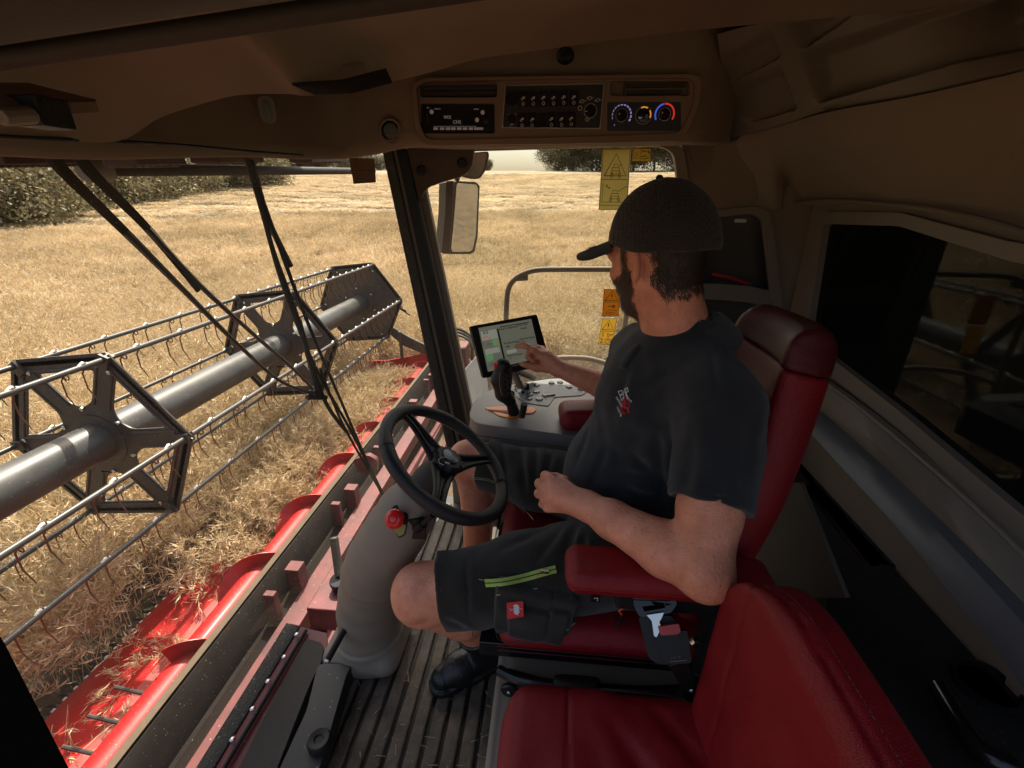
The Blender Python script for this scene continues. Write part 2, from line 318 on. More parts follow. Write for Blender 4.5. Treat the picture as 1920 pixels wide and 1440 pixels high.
def scatter(name, label, pts, rotz, scl, patches, tilt=None):
    """one object: points carrying instances of the given patch meshes"""
    me = bpy.data.meshes.new(name); me.from_pydata([tuple(p) for p in pts], [], [])
    n = len(pts)
    a = me.attributes.new('rot', 'FLOAT_VECTOR', 'POINT'); rv = np.zeros((n, 3)); rv[:, 2] = rotz
    if tilt is not None: rv[:, :2] = tilt
    a.data.foreach_set('vector', rv.ravel())
    a = me.attributes.new('scl', 'FLOAT_VECTOR', 'POINT'); a.data.foreach_set('vector', np.asarray(scl, float).ravel())
    a = me.attributes.new('pick', 'INT', 'POINT'); a.data.foreach_set('value', rng.integers(0, len(patches), n).astype(np.int32))
    o = bpy.data.objects.new(name, me); COL.objects.link(o); o['kind'] = 'stuff'; o['label'] = label
    gt = bpy.data.node_groups.new(name, 'GeometryNodeTree'); gt.interface.new_socket('Geometry', in_out='INPUT', socket_type='NodeSocketGeometry'); gt.interface.new_socket('Geometry', in_out='OUTPUT', socket_type='NodeSocketGeometry')
    N = gt.nodes.new; L = gt.links.new; gi = N('NodeGroupInput'); go = N('NodeGroupOutput'); jn = N('GeometryNodeJoinGeometry')
    def attr(nm, ty):
        q = N('GeometryNodeInputNamedAttribute'); q.data_type = ty; q.inputs[0].default_value = nm; return q
    ra, sa, pa = attr('rot', 'FLOAT_VECTOR'), attr('scl', 'FLOAT_VECTOR'), attr('pick', 'INT')
    for i, pm in enumerate(patches):
        po = bpy.data.objects.new('crop_patch', pm)        # source only, never linked into the scene
        oi = N('GeometryNodeObjectInfo'); oi.inputs['Object'].default_value = po; oi.inputs['As Instance'].default_value = True
        cp = N('FunctionNodeCompare'); cp.data_type = 'INT'; cp.operation = 'EQUAL'; L(pa.outputs[0], cp.inputs[2]); cp.inputs[3].default_value = i
        ip = N('GeometryNodeInstanceOnPoints'); L(gi.outputs[0], ip.inputs['Points']); L(cp.outputs[0], ip.inputs['Selection']); L(oi.outputs['Geometry'], ip.inputs['Instance'])
        L(ra.outputs[0], ip.inputs['Rotation']); L(sa.outputs[0], ip.inputs['Scale']); L(ip.outputs[0], jn.inputs[0])
    L(jn.outputs[0], go.inputs[0]); md = o.modifiers.new('scatter', 'NODES'); md.node_group = gt
    return o
def jitter_grid(x0, x1, y0, y1, sp, keep):
    X, Y = np.meshgrid(np.arange(x0, x1, sp), np.arange(y0, y1, sp)); X = X.ravel() + rng.uniform(-.45, .45, X.size) * sp; Y = Y.ravel() + rng.uniform(-.45, .45, Y.size) * sp
    k = keep(X, Y); return X[k], Y[k]
def in_wedge(X, Y, m=.25):
    v = np.stack([X - CAM[0], Y - CAM[1]], 1); hf = nrm(CF[:2]); hr = nrm(CR[:2]); a = v @ hf; b = v @ hr
    return (a > 0) & (np.abs(b) < a * (1.3 + m))
near = [plant_patch(8, .25, 1.0, .10, .0060) for _ in range(5)]
farp = [plant_patch(26, 1.0, .95, .15, .011, nbr=9, npod=7, stem_w=.008, low=.6) for _ in range(4)]
standing = lambda X, Y: (X > 3.42 + .38 * np.clip((Y + 3.4) / 1.4, 0, 1)) | (Y < -6.9)
X, Y = jitter_grid(-12, 18, -18, 3, .34, lambda X, Y: standing(X, Y) & in_wedge(X, Y) & (np.hypot(X, Y) < 15) & ~((X < -1) & (Y > -9)))
edge = np.clip((X - 3.4) / .8, 0, 1); edge = np.where(Y < -6.9, 1, edge); h = .82 + .2 * edge + rng.uniform(-.06, .06, len(X))
scatter('standing_crop', 'dry tan rape crop standing in front of the reel', np.stack([X, Y, terrain(X, Y)], 1), rng.uniform(0, 6.28, len(X)), np.stack([np.ones_like(h), np.ones_like(h), h], 1), near)
X, Y = jitter_grid(-60, 75, -75, 20, 1.15, lambda X, Y: standing(X, Y) & in_wedge(X, Y, .1) & (np.hypot(X, Y) > 14) & (np.hypot(X, Y) < 34))
X2, Y2 = jitter_grid(-90, 120, -120, 30, 2.6, lambda X, Y: in_wedge(X, Y, .1) & (np.hypot(X, Y) >= 34) & (np.hypot(X, Y) < 110))
k = np.concatenate([np.ones(len(X)) * 1.0, np.ones(len(X2)) * 1.9]); X = np.concatenate([X, X2]); Y = np.concatenate([Y, Y2])
kz = np.where(k > 1.5, .45, 1.0)
scatter('ripe_crop_tops', 'pale dry crop heads over the wide field', np.stack([X, Y, terrain(X, Y) + np.where(k > 1.5, .48, 0)], 1), rng.uniform(0, 6.28, len(X)), np.stack([k, k, kz], 1), farp)

# ---- trees, hedge and far wood
def leaf_mat(name, c0, c1):
    m = bpy.data.materials.new(name); m.use_nodes = True; t = m.node_tree; b = t.nodes['Principled BSDF']; N = t.nodes.new; L = t.links.new
    ge = N('ShaderNodeNewGeometry'); r = N('ShaderNodeValToRGB'); e = r.color_ramp.elements; e[0].color = (*c0, 1); e[1].color = (*c1, 1)
    L(ge.outputs['Random Per Island'], r.inputs[0]); L(r.outputs[0], b.inputs['Base Color']); b.inputs['Roughness'].default_value = .6
    tl = N('ShaderNodeBsdfTranslucent'); L(r.outputs[0], tl.inputs[0]); mx = N('ShaderNodeMixShader'); mx.inputs[0].default_value = .3
    L(b.outputs[0], mx.inputs[1]); L(tl.outputs[0], mx.inputs[2]); L(mx.outputs[0], t.nodes['Material Output'].inputs[0]); return m
M_leaf = leaf_mat('olive_leaves', (.11, .10, .05), (.34, .29, .16)); M_leaf2 = leaf_mat('dark_leaves', (.07, .065, .03), (.17, .15, .07))
M_bark = mat('bark', (.12, .09, .06), .9, bump=.6, bs=20)
def crown_mesh(w_, h_, z0, n_clump, n_leaf, ls, mt, lobes=7):
    L0 = [(rng.uniform(-.5, .5) * w_, rng.uniform(-.5, .5) * w_, z0 + rng.uniform(.3, .8) * h_, rng.uniform(.26, .42)) for _ in range(lobes)]
    C = []
    for i in range(n_clump):
        l = L0[rng.integers(lobes)]; d = nrm(rng.normal(size=3)); q = rng.uniform(.55, 1.05)
        C.append(V(l[0] + d[0] * l[3] * w_ * q, l[1] + d[1] * l[3] * w_ * q, max(z0 * .6, l[2] + d[2] * l[3] * h_ * q)))
    C = np.array(C); P = np.repeat(C, n_leaf, 0) + rng.normal(0, .055 * w_, (n_clump * n_leaf, 3)); n = len(P)
    a = rng.normal(size=(n, 3)); a /= np.linalg.norm(a, axis=1)[:, None]; b = np.cross(a, rng.normal(size=(n, 3))); b /= np.linalg.norm(b, axis=1)[:, None]
    s_ = ls * rng.uniform(.6, 1.3, (n, 1)); vs = np.stack([P - a * s_, P + b * s_ * .5, P + a * s_, P - b * s_ * .5], 1).reshape(-1, 3)
    me = bpy.data.meshes.new('crown'); me.from_pydata(vs.tolist(), [], np.arange(4 * n).reshape(-1, 4).tolist()); me.materials.append(mt); return me
def trunk_mesh(h_, r, w_):
    m = MB(); m.tube(spline([(0, 0, -.3), (rng.normal(0, .1), rng.normal(0, .1), h_ * .5), (rng.normal(0, .3), rng.normal(0, .3), h_ * 1.1)], 7), np.linspace(r, r * .4, 7), 8)
    for i in range(6):
        an = i * 1.05 + rng.uniform(0, .5); z = h_ * rng.uniform(.45, 1.0); m.tube(spline([(0, 0, z), (math.cos(an) * w_ * .2, math.sin(an) * w_ * .2, z + .12 * w_), (math.cos(an) * w_ * .42, math.sin(an) * w_ * .42, z + w_ * .25)], 5), np.linspace(r * .4, r * .1, 5), 6)
    return m.mesh('trunk', mats=[M_bark])
bush_c = [crown_mesh(8, 6.5, -.8, 420, 60, .115, M_leaf, 12) for _ in range(3)]; tree_c = [crown_mesh(10, 10.5, .2, 420, 50, .19, M_leaf2, 11) for _ in range(3)]
bush_t = trunk_mesh(3, .18, 8); tree_t = trunk_mesh(5, .3, 9)
def plant_tree(name, px, r, sc, crown, trunk, label, cat, group):
    v = D(px, 360); h = nrm(v[:2]); x, y = CAM[0] + h[0] * r, CAM[1] + h[1] * r
    t = thing(name, label, cat, (x, y, float(terrain(np.array(x), np.array(y))) - .1), group)
    t.scale = (sc, sc, sc * rng.uniform(.92, 1.08)); t.rotation_euler[2] = rng.uniform(0, 6.28)
    for nm, me in (('crown', crown), ('trunk', trunk)):
        o = bpy.data.objects.new(nm, me); COL.objects.link(o); o.parent = t
ORD = ['first', 'second', 'third', 'fourth', 'fifth', 'sixth', 'seventh', 'eighth', 'ninth', 'tenth', 'eleventh', 'twelfth', 'thirteenth', 'fourteenth', 'fifteenth', 'sixteenth']
hedge = [(-190, 44), (-120, 47), (-55, 49), (5, 52), (60, 55), (112, 59), (160, 64), (205, 69), (248, 75), (288, 81), (322, 88), (352, 95), (380, 102), (405, 109), (428, 116), (448, 122)]
lab = ['long grey-green hedge bush at the far left of the field edge', 'bushy olive shrub in the hedge behind the wiper arms', 'rounded olive shrub in the hedge where it meets the tan field', 'low olive shrub near the far end of the hedge']
for i, (px, r) in enumerate([(a, 40 + (a + 190) * .052) for a in range(-190, 456, 43)]):
    plant_tree('hedge_bush', px, r, 1.12 * rng.uniform(.9, 1.1), bush_c[i % 3], bush_t, '%s, %s bush from its left end' % (['grey-green hedge at the far left of the field', 'olive hedge behind the wiper arms', 'olive hedge where it meets the tan field', 'low end of the olive hedge'][min(i // 4, 3)], ORD[i]), 'bush', 'bushes of the field hedge')
for i, px in enumerate([475, 500, 532, 556, 580, 606, 632, 660, 690, 716]):
    plant_tree('field_edge_tree', px, 165 + rng.uniform(-12, 12), (.72 if i not in (2, 3, 4) else .98) * rng.uniform(.8, 1.1), tree_c[i % 3], tree_t, '%s dark tree on the skyline left of the pillar, %s from the left' % ('taller' if i in (2, 3, 4) else 'small', ORD[i]), 'tree', 'skyline trees left of the pillar')
plant_tree('field_edge_tree', 905, 160, .45, tree_c[0], tree_t, 'small bushy tree on the skyline beside the upper mirror', 'tree', None)
for i, (px, s_) in enumerate([(1046, .95), (1072, 1.15), (1108, 1.2), (1146, 1.25), (1184, 1.3), (1222, 1.25), (1262, 1.3), (1300, 1.2)]):
    plant_tree('field_edge_tree', px, 138 + rng.uniform(-6, 6), s_, tree_c[i % 3], tree_t, 'broad tree on the skyline right of the bright sky gap, %s from the left' % ORD[i], 'tree', 'broad skyline trees on the right')

# ================================================================ header
HX = 2.29
hd = thing('grain_header', 'long red grain header with its auger and tan beam below the windscreen', 'header', (2.0, -3, -1.95))
Y0, Y1 = 3.2, -6.45
def run(profile, n=40, y0=Y0, y1=Y1):   # sweep an x,z profile along y
    return np.array([[(x, y, z) for x, z in profile] for y in np.linspace(y0, y1, n)])
MB().slab(run([(3.24, -1.79), (3.2, -1.75), (2.95, -1.70), (2.72, -1.68)]), (0, 0, -.02)).build('deck_floor', M_red, hd)
MB().slab(run([(2.712, -1.672), (2.60, -1.675), (2.5, -1.72), (2.36, -1.76), (2.2, -1.74), (2.08, -1.62), (2.035, -1.45), (2.03, -1.16)]), (0, 0, -.02)).build('auger_trough', mat('worn_red_trough', (.32, .022, .02), .55, var=.25, vs=6, col2=(.34, .06, .05), dust=.5, ds=25), hd)
m = MB(); m.tube([(HX, Y0, -1.44), (HX, Y1, -1.44)], .115, 28)
for y in np.arange(-6.2, 3, .55):
    for an in (60, 200): m.lathe([(.011, 0), (.011, .006), (.006, .009)], (HX + .113 * math.cos(math.radians(an)), y, -1.44 + .113 * math.sin(math.radians(an))), (math.cos(math.radians(an)), 0, math.sin(math.radians(an))), 8)
aug = m.build('auger', M_red, hd)
vs = []                                  # helical flighting, one turn per 0.77 m
for y in np.arange(-.80, -6.42, -.0128):
    an = math.radians(112) - 2 * math.pi * (y + .896) / .77
    vs.append([(HX + r_ * math.cos(an), y + dy, -1.44 + r_ * math.sin(an)) for r_, dy in ((.11, -.004), (.222, -.003), (.222, .003), (.11, .004))])
MB().grid(np.array(vs)).build('auger_flighting', mat('auger_flight_red', (.42, .016, .014), .38, var=.3, vs=10, dust=.4, ds=60), aug)
vs = []
for y in np.arange(1.4, 3.1, .02):
    an = math.radians(112) + 2 * math.pi * (y + .896) / .77
    vs.append([(HX + r_ * math.cos(an), y + dy, -1.44 + r_ * math.sin(an)) for r_, dy in ((.11, -.004), (.25, -.003), (.25, .003), (.11, .004))])
MB().grid(np.array(vs)).build('auger_flighting', M_red, aug)
for (px, py), (qx, qy) in (((215, 1288), (262, 1316)), ((165, 1342), (212, 1372)), ((118, 1400), (158, 1432)), ((60, 1462), (100, 1492))):
    a = at(px, py, X=HX + .27); b = a + V(-.2, -.0, -.04); MB().tube([b, a], .011, 8).build('auger_finger', M_gunmetal, aug)
m = MB()
m.slab(run([(2.072, -1.20), (2.072, -1.145), (2.026, -1.142), (2.026, -1.20)]), (0, 0, -.004))
m.build('top_beam', M_tan, hd)
MB().slab(run([(2.024, -1.18), (2.02, -1.95)]), (-.02, 0, 0)).build('back_sheet', M_gunmetal, hd)
MB().slab(run([(2.022, -1.16), (1.985, -1.215), (1.965, -1.42), (1.94, -1.43)]), (-.006, 0, 0)).build('beam_web', mat('beam_web_grey', (.026, .021, .018), .9, spec=.1, var=.3, vs=6, dust=.6, ds=40), hd)
m = MB(); m.box((1.78, (Y0 + Y1) / 2, -1.47), (.075, (Y0 - Y1) / 2, .075)); m.box((1.70, (Y0 + Y1) / 2, -1.85), (.06, (Y0 - Y1) / 2, .05))
m.build('frame_tube', M_dred, hd, bev=.008)
for y in list(np.arange(-5.6, -.6, 1.02)) + [1.2, 2.4]:
    m = MB(); m.box((1.90, y, -1.36), (.055, .05, .16)); m.box((1.86, y, -1.62), (.05, .045, .12)); MB().box((1.92, y + .28, -1.30), (.04, .025, .12)).build('frame_gusset', M_dred, hd, bev=.006)
    m.plate([(0, 0), (.26, 0), (0, -.3)], [], (1.70, y + .07, -1.56), (1, 0, 0), (0, 0, 1), .012)
    for dz in (-.25, -.32, -.42): m.lathe([(.012, 0), (.012, .01)], (1.85, y + .05, -1 + dz), (0, 1, 0), 6)
    m.build('frame_post', M_dred, hd, bev=.006)
MB().slab(run([(1.95, -1.43), (1.84, -1.45)]), (0, 0, -.01)).build('web_flange', mat('flange_grime', (.02, .016, .014), .95, spec=.05), hd)  # dark plate added to hide the bright ground showing through the gap
# right end sheet with crop divider
ep = [(3.75, -1.95), (3.72, -1.78), (3.46, -1.34), (2.95, -1.30), (2.3, -1.16), (2.12, -1.13), (1.6, -1.12), (1.5, -1.25), (1.5, -1.95)]
for y in (-6.47, 3.22): MB().plate([(x, z) for x, z in ep], [], (0, y, 0), (1, 0, 0), (0, 0, 1), .03).build('end_sheet', M_red, hd, bev=.006)
MB().tube([(3.7, -6.5, -1.85), (4.3, -6.52, -1.6), (5.0, -6.55, -1.72)], [.05, .07, .02], 10).build('crop_divider', M_red, hd)
m = MB(); m.box((1.62, -6.2, -1.02), (.2, .22, .14)); m.box((1.5, -6.15, -1.32), (.28, .26, .1)); m.box((1.75, -6.0, -.93), (.05, .4, .05)); m.box((1.45, -5.85, -1.55), (.12, .1, .25))
m.build('drive_box', M_dred, hd, bev=.02)
m = MB()
for k in range(3): m.tube(spline([(1.9 + .1 * k, -6.3, -1.0), (1.7, -6.1, -.68 + .05 * k), (1.35, -6.0 - .1 * k, -.75), (1.3, -5.9, -1.05)], 16), .022, 7)
m.build('hydraulic_hose', M_black, hd)
m = MB()                                  # knife guards along the cutter bar
for y in np.arange(-6.3, .3, .0762):
    m.box((3.29, y, -1.80), (.055, .012, .012), taper=.5); m.box((3.235, y + .038, -1.785), (.012, .012, .006), mi=1)
m.build('cutter_bar', [M_gunmetal, M_clip], hd)
for k, y in enumerate((-1.75, -3.9)): pass
# folded mounting hook seen between header and pedestal
m = MB(); a = at(690, 868, X=1.62); m.plate(roundpoly([(-.08, -.09), (.1, -.09), (.12, .04), (-.02, .1), (-.1, .05)], .03), [rrect(-.03, -.04, .02, .01, .02, 3)], a, (1, 0, 0), (0, 0, 1), .05)
m.build('lock_bracket', M_dred, hd, bev=.004)
m = MB(); a = at(640, 1100, X=1.45); m.box(a + V(0, 0, -.1), (.16, .2, .1)); m.lathe([(.06, 0), (.06, .1)], a + V(0, .0, 0), (0, .3, 1), 16, 1); m.tube([a + V(.0, 0, .1), a + V(.06, -.12, .34)], .03, 10, 2)
m.build('lift_cylinder_mount', [M_dred, M_black, M_gunmetal], hd, bev=.01)
m = MB(); a = at(800, 915, X=1.25)        # rack of springs and pale bars right of the pedestal
m.tube([at(770, 985, X=1.3), at(835, 830, X=1.3)], .03, 8); m.tube([at(722, 960, X=1.5), at(838, 770, X=1.5)], .035, 8)
for k in range(12): q = k / 11; m.box(at(772 + 58 * q, 965 - 120 * q, X=1.28), (.012, .03, .006), mi=1)
m.build('toothed_rack', [M_dred, M_steel], hd)

# ---- reel
RX, RZ, RR = 3.30, -.262, .695
rl = thing('reel', 'grey six-bar pickup reel with spring tines over the red header', 'reel', (RX, -3, RZ))
REND = -6.42
MB().tube([(RX, 3.0, RZ), (RX, REND + .03, RZ)], .143, 40).build('reel_tube', M_tube, rl, smooth=60)
VA = [math.radians(a) for a in (-6, 54, 114, 175, 235, 295)]
hexv = [(RR * math.cos(a), RR * math.sin(a)) for a in VA]
def hexpt(a, r): return (r * math.cos(a), r * math.sin(a))
def spider(y, end=False):
    m = MB(); outer = roundpoly([hexpt(a, RR + .035) for a in VA], .05); holes = []
    for k in range(6):
        a0, a1 = VA[k], VA[k] + math.radians(60); am = (a0 + a1) / 2
        if end: continue
        def off(a, r, sgn, w_):
            x, z = hexpt(a, r); return (x - sgn * w_ * math.sin(a), z + sgn * w_ * math.cos(a))
        P = [off(a0, .58, 1, .075), off(a0, .31, 1, .075), hexpt(am, .27), off(a1, .31, -1, .075), off(a1, .58, -1, .075)]
        holes.append(roundpoly(P, [.03, .10, .03, .10, .03], 5)[::-1])
    m.plate(outer, holes, (RX, y, RZ), (1, 0, 0), (0, 0, 1), .012)
    for k in range(6):
        a0 = VA[k]; a1 = VA[(k + 1) % 6]; p0, p1 = hexpt(a0, RR + .03), hexpt(a1, RR + .03); inn = .94
        m.beam((RX + p0[0], y, RZ + p0[1]), (RX + p1[0], y, RZ + p1[1]), .055, .012, up=(0, 1, 0))
        q0, q1 = hexpt(a0, RR - .045), hexpt(a1, RR - .045); m.tube([(RX + q0[0], y + .008, RZ + q0[1]), (RX + q1[0], y + .008, RZ + q1[1])], .008, 6)
        if not end:
            for sg in (-1, 1):
                b0 = (RX + hexpt(a0, .3)[0] - sg * .055 * math.sin(a0), y + .006, RZ + hexpt(a0, .3)[1] + sg * .055 * math.cos(a0)); b1 = (RX + hexpt(a0, .64)[0] - sg * .055 * math.sin(a0), y + .006, RZ + hexpt(a0, .64)[1] + sg * .055 * math.cos(a0))
                m.tube([b0, b1], .009, 6)
        else:
            for rr_ in ((.34, .42), (.48, .6)):
                m.tube([(RX + hexpt(a0 + .3, rr_[0])[0], y + .008, RZ + hexpt(a0 + .3, rr_[0])[1]), (RX + hexpt(a0 + .55, rr_[1])[0], y + .008, RZ + hexpt(a0 + .55, rr_[1])[1])], .01, 6)
        m.box((RX + hexpt(a0, RR - .01)[0], y, RZ + hexpt(a0, RR - .01)[1]), (.05, .03, .035), np.array([[math.cos(a0), 0, math.sin(a0)], [0, 1, 0], [-math.sin(a0), 0, math.cos(a0)]]))
        for rr_ in (.62, .26): m.lathe([(.016, 0), (.016, .014), (.009, .018)], (RX + hexpt(a0 + (.5 if rr_ < .4 else .06), rr_)[0], y + .006, RZ + hexpt(a0 + (.5 if rr_ < .4 else .06), rr_)[1]), (0, 1, 0), 8, 1)
    m.lathe([(.20, -.02), (.21, .012), (.16, .02)], (RX, y, RZ), (0, 1, 0), 32)
    m.build('end_disc' if end else 'spider', [M_gunmetal, M_steel], rl, bev=.002, seg=1)
for y in (-1.66, -4.0, 1.1): spider(y)
spider(REND, True)
clipm = MB()
a_ = []
for a in VA:
    x, z = RX + hexpt(a, RR + .01)[0], RZ + hexpt(a, RR + .01)[1]
    m = MB(); m.tube([(x, 2.9, z), (x, REND - .02, z)], .019, 14)
    for y in np.arange(-6.2, 1.2, .408): m.lathe([(.012, 0), (.012, .012)], (x, y + .2, z + .016), (.3, 0, 1), 8, 1)
    m.build('tine_bar', [M_bar, M_blackgloss], rl, smooth=60)
def tine_mb(x, y, z):
    m = MB()
    m.tube([(x, y - .03, z + .012), (x, y, z + .024), (x, y + .03, z + .012)], [.008, .012, .008], 8, 1)
    m.tube([(x, y, z + .02), (x + .02, y + .03, z + .0), (x + .015, y + .1, z - .01), (x, y + .13, z - .018)], .0055, 6, 1)
    for s_ in (1,):
        y2 = y + .13
        m.tube([(x + .022 * math.cos(t), y2 - .012 * t / 6.3, z - .024 + .022 * math.sin(t)) for t in np.linspace(0, 9, 14)], .0042, 5)
    for y2, k in ((y + .0, 1), (y + .135, -1)):
        m.tube([(x, y2, z - .015), (x + .03, y2 - .004, z - .05), (x + .028, y2, z - .15), (x - .015, y2 + .002, z - .235)], [.0052, .005, .005, .003], 6, 0)
    return m
tpos = [(RX + hexpt(a, RR + .01)[0], y, RZ + hexpt(a, RR + .01)[1]) for a in VA for y in np.concatenate([np.arange(-6.25, -4.05, .204), np.arange(-3.95 + .0, 1.0, .408)])]
tpos.sort(key=lambda p: np.linalg.norm(np.array(p) - CAM) + (50 if p[1] > -.75 else 0))
proto = tine_mb(0, 0, 0).mesh('tine', 60, [M_wire, M_clip])
for p in tpos[:100]:
    o = bpy.data.objects.new('tine', proto); COL.objects.link(o); o.parent = rl; o.location = Vector(p) - rl.location
m = MB()
for p in tpos[100:]:
    q = tine_mb(*p)
    for vv in q.v: pass
    base = m.n; m.v += q.v; m.f += [tuple(i + base for i in f) for f in q.f]; m.m += q.m; m.n += q.n
o = m.build('tines', [M_wire, M_clip], rl, smooth=60); o['kind'] = 'stuff'
# reel arm and lift cylinder at the right-hand end
m = MB(); m.plate(roundpoly([(-.02, .05), (.16, -.12), (.10, -.3), (-.1, -.42), (-.42, -.62), (-.9, -.85), (-1.35, -.98), (-1.35, -1.1), (-.85, -1.0), (-.3, -.78), (-.0, -.5), (-.12, -.1)], .03), [], (RX - .35, REND - .09, RZ + .02), (1, 0, 0), (0, 0, 1), .05)
m.tube([(RX - .95, REND - .09, RZ - .75), (RX - 1.05, REND - .09, RZ - 1.05)], .04, 10); m.tube([(RX - .62, REND - .05, RZ - .5), (RX - .62, REND - .05, RZ - 1.0)], .03, 8)
m.build('reel_arm', M_gunmetal, rl, bev=.006)
m = MB(); m.tube([(RX - .42 + .13 * math.cos(t), REND - .12, RZ + .12 + .17 * math.sin(t)) for t in np.linspace(-.6, 4.0, 18)], .016, 8)
for k in range(4): m.tube([(RX - .45, REND - .1, RZ + .03), (RX - .62 - .06 * k, REND - .16, RZ - .02 - .07 * k)], .012, 6)
m.build('hose_loop', M_black, rl)

# ---- cut crop lying on the header
nearc = [plant_patch(7, .2, .5, .075, .0045, nbr=9, npod=9, lean=(-.5, 0), low=.1) for _ in range(4)]
n = 430; y = rng.uniform(-5.7, -1.9, n); dens = np.clip((-y - 1.8) / 1.2, .15, 1)
x = 3.27 - rng.uniform(0, 1, n) ** 1.4 * .62; k = (rng.uniform(0, 1, n) < dens) & ~((y > -3.2) & (x < 2.85))
x, y = x[k], y[k]; n = len(x); hump = .24 * np.exp(-((y + 4.2) / 1.3) ** 2) * np.clip((x - 2.7) / .3, 0, 1)
scatter('cut_crop', 'cut dry crop stalks tumbling onto the red header deck', np.stack([x, y, -1.72 + rng.uniform(-.05, .2, n) + hump * rng.uniform(0, 1, n)], 1), rng.uniform(-.6, .6, n), np.repeat(rng.uniform(.7, 1.1, (n, 1)), 3, 1), nearc, tilt=np.stack([rng.uniform(-.9, .9, n), rng.uniform(-1.3, -.2, n)], 1))
n = 9; y = rng.uniform(-1.15, .1, n); x = rng.uniform(2.45, 3.1, n)
scatter('loose_crop_stalks', 'few dry stalks lying across the near red deck', np.stack([x, y, -1.68 + rng.uniform(-.02, .05, n)], 1), rng.uniform(0, 6.28, n), np.repeat(rng.uniform(.45, .8, (n, 1)), 3, 1), nearc, tilt=np.stack([rng.uniform(-.9, .9, n), rng.uniform(-1.6, -1.1, n)], 1))
# leaning and broken stems at the cutting edge
n = 46; y = rng.uniform(-3.2, .6, n); x = 3.38 + rng.uniform(0, .35, n)
scatter('leaning_stems', 'bent dry stems at the cutting edge above dark soil', np.stack([x, y, terrain(x, y)], 1), rng.uniform(-.6, .6, n), np.stack([np.ones(n), np.ones(n), rng.uniform(.7, 1.0, n)], 1) * .9, near[:3], tilt=np.stack([rng.uniform(-.35, .35, n), rng.uniform(-.1, .5, n)], 1))

# ================================================================ cab shell
UX, UZ, UY = (1, 0, 0), (0, 0, 1), (0, 1, 0); NX = (-1, 0, 0)
def PP(pts, Y): return [(p[0], p[2]) for p in pline(pts, Y=Y)]
def plateY(m, pts, holes, Y, th, mi=0, r=0):
    P = PP(pts, Y); P = roundpoly(P, r) if r else P
    return m.plate(P, [PP(h, Y) for h in holes], (0, Y, 0), UX, UZ, th, mi)
def rr_px(x0, y0, x1, y1, r, n=4): return rrect(x0, y0, x1, y1, r, n)
cab = thing('combine_cab', 'brown lined combine cab around the driver with big windscreen and ribbed mat', 'cab', (0, 0, 0))
# path of the lower lip of the front header and overhead console
lip = [at(-260, 292, X=.79), at(-150, 289, X=.79), at(0, 291, X=.785), at(200, 298, X=.78), at(450, 293, X=.755), at(560, 297, X=.71), at(640, 297, X=.64), at(705, 289, Y=-.475), at(785, 273, Y=-.46), at(900, 275, Y=-.46), at(1100, 270, Y=-.46), at(1275, 266, Y=-.46), at(1335, 268, Y=-.52), at(1368, 262, Y=-.62)]
lip = spline(lip, 70)
cen = V(-.1, .6); rows = []
outw = np.array([nrm(np.append(p[:2] - cen, 0)) for p in lip])
for off, dz in ((.42, .03), (.2, .012), (.03, .0), (.008, .002), (.0, .012), (.004, .03), (.012, .07), (.014, .12), (.02, .4)):
    o_ = np.minimum(off, .42); q = lip + outw * o_; q[:, 2] = lip[:, 2] + dz; q[:, 1] = np.maximum(q[:, 1], -.86); rows.append(q)
MB().slab(np.array(rows)[::-1], (0, 0, .004)).build('overhead_fascia', M_lining, cab, smooth=50)
# central ceiling panel with its curved front edge
cr = spline([at(-60, 258, X=.77), at(80, 262, X=.76), at(225, 264, X=.73), at(300, 222, X=.68), at(370, 198, X=.63), at(450, 178, X=.56), at(540, 176, X=.50), at(600, 178, X=.46), at(735, 153, Y=-.27), at(820, 132, Y=-.31), at(900, 110, Y=-.33), at(1000, 96, Y=-.35), at(1100, 82, Y=-.37), at(1240, 64, Y=-.40), at(1420, 45, Y=-.40), at(1700, 20, Y=-.34), at(2000, -20, Y=-.28)], 90)
R0 = cr + V(0, -.06, .06); R0[:, 0] -= np.clip(cr[:, 0], 0, 1) * .06; R1 = cr + V(0, .004, -.001)
R2 = cr + V(0, .02, .006); R3 = cr.copy(); R3[:, 1] += .10; R3[:, 2] += .035; R4 = cr.copy(); R4[:, 1] = np.maximum(cr[:, 1] + .3, .25); R4[:, 2] = cr[:, 2] * .35 + .65 * 1.68
R5 = R4.copy(); R5[:, 1] = .55; R5[:, 2] = 1.70
MB().slab(np.array([R0, R1, R2, R3, R4, R5]), (0, 0, .006)).build('ceiling_panel', M_lining, cab, smooth=60)
m = MB()                                   # roof and rails keep sky light out; unseen overhang stretched to block the sun
m.box((.22, -.14, 1.97), (1.24, 1.12, .02)); m.box((.22, -1.25, 1.82), (1.24, .015, .14)); m.box((1.46, 0, 1.86), (.02, .98, .1)); m.box((0, -.93, 1.76), (1.0, .02, .2)); m.box((-.99, 0, 1.76), (.02, .98, .2)); m.box((0, .96, 1.76), (1.0, .02, .2))
m.build('roof', mat('roof_skin', (.3, .05, .045), .5), cab, bev=.01)
m = MB(); a = at(-90, 86, Y=.45); b = at(640, -28, Y=.45); bb = b + (b - a) * 1.2
m.tube([a + V(0, .10, .08), bb + V(0, .10, .08)], .115, 24); m.tube([a + V(0, .012, -.0205), bb + V(0, .012, -.0205)], .010, 8)
m.box((0, .73, 1.66), (1.0, .2, .09)); m.build('side_rail', mat('near_rail_lining', (.045, .036, .03), .7, bump=.1, bs=300), cab, smooth=60)
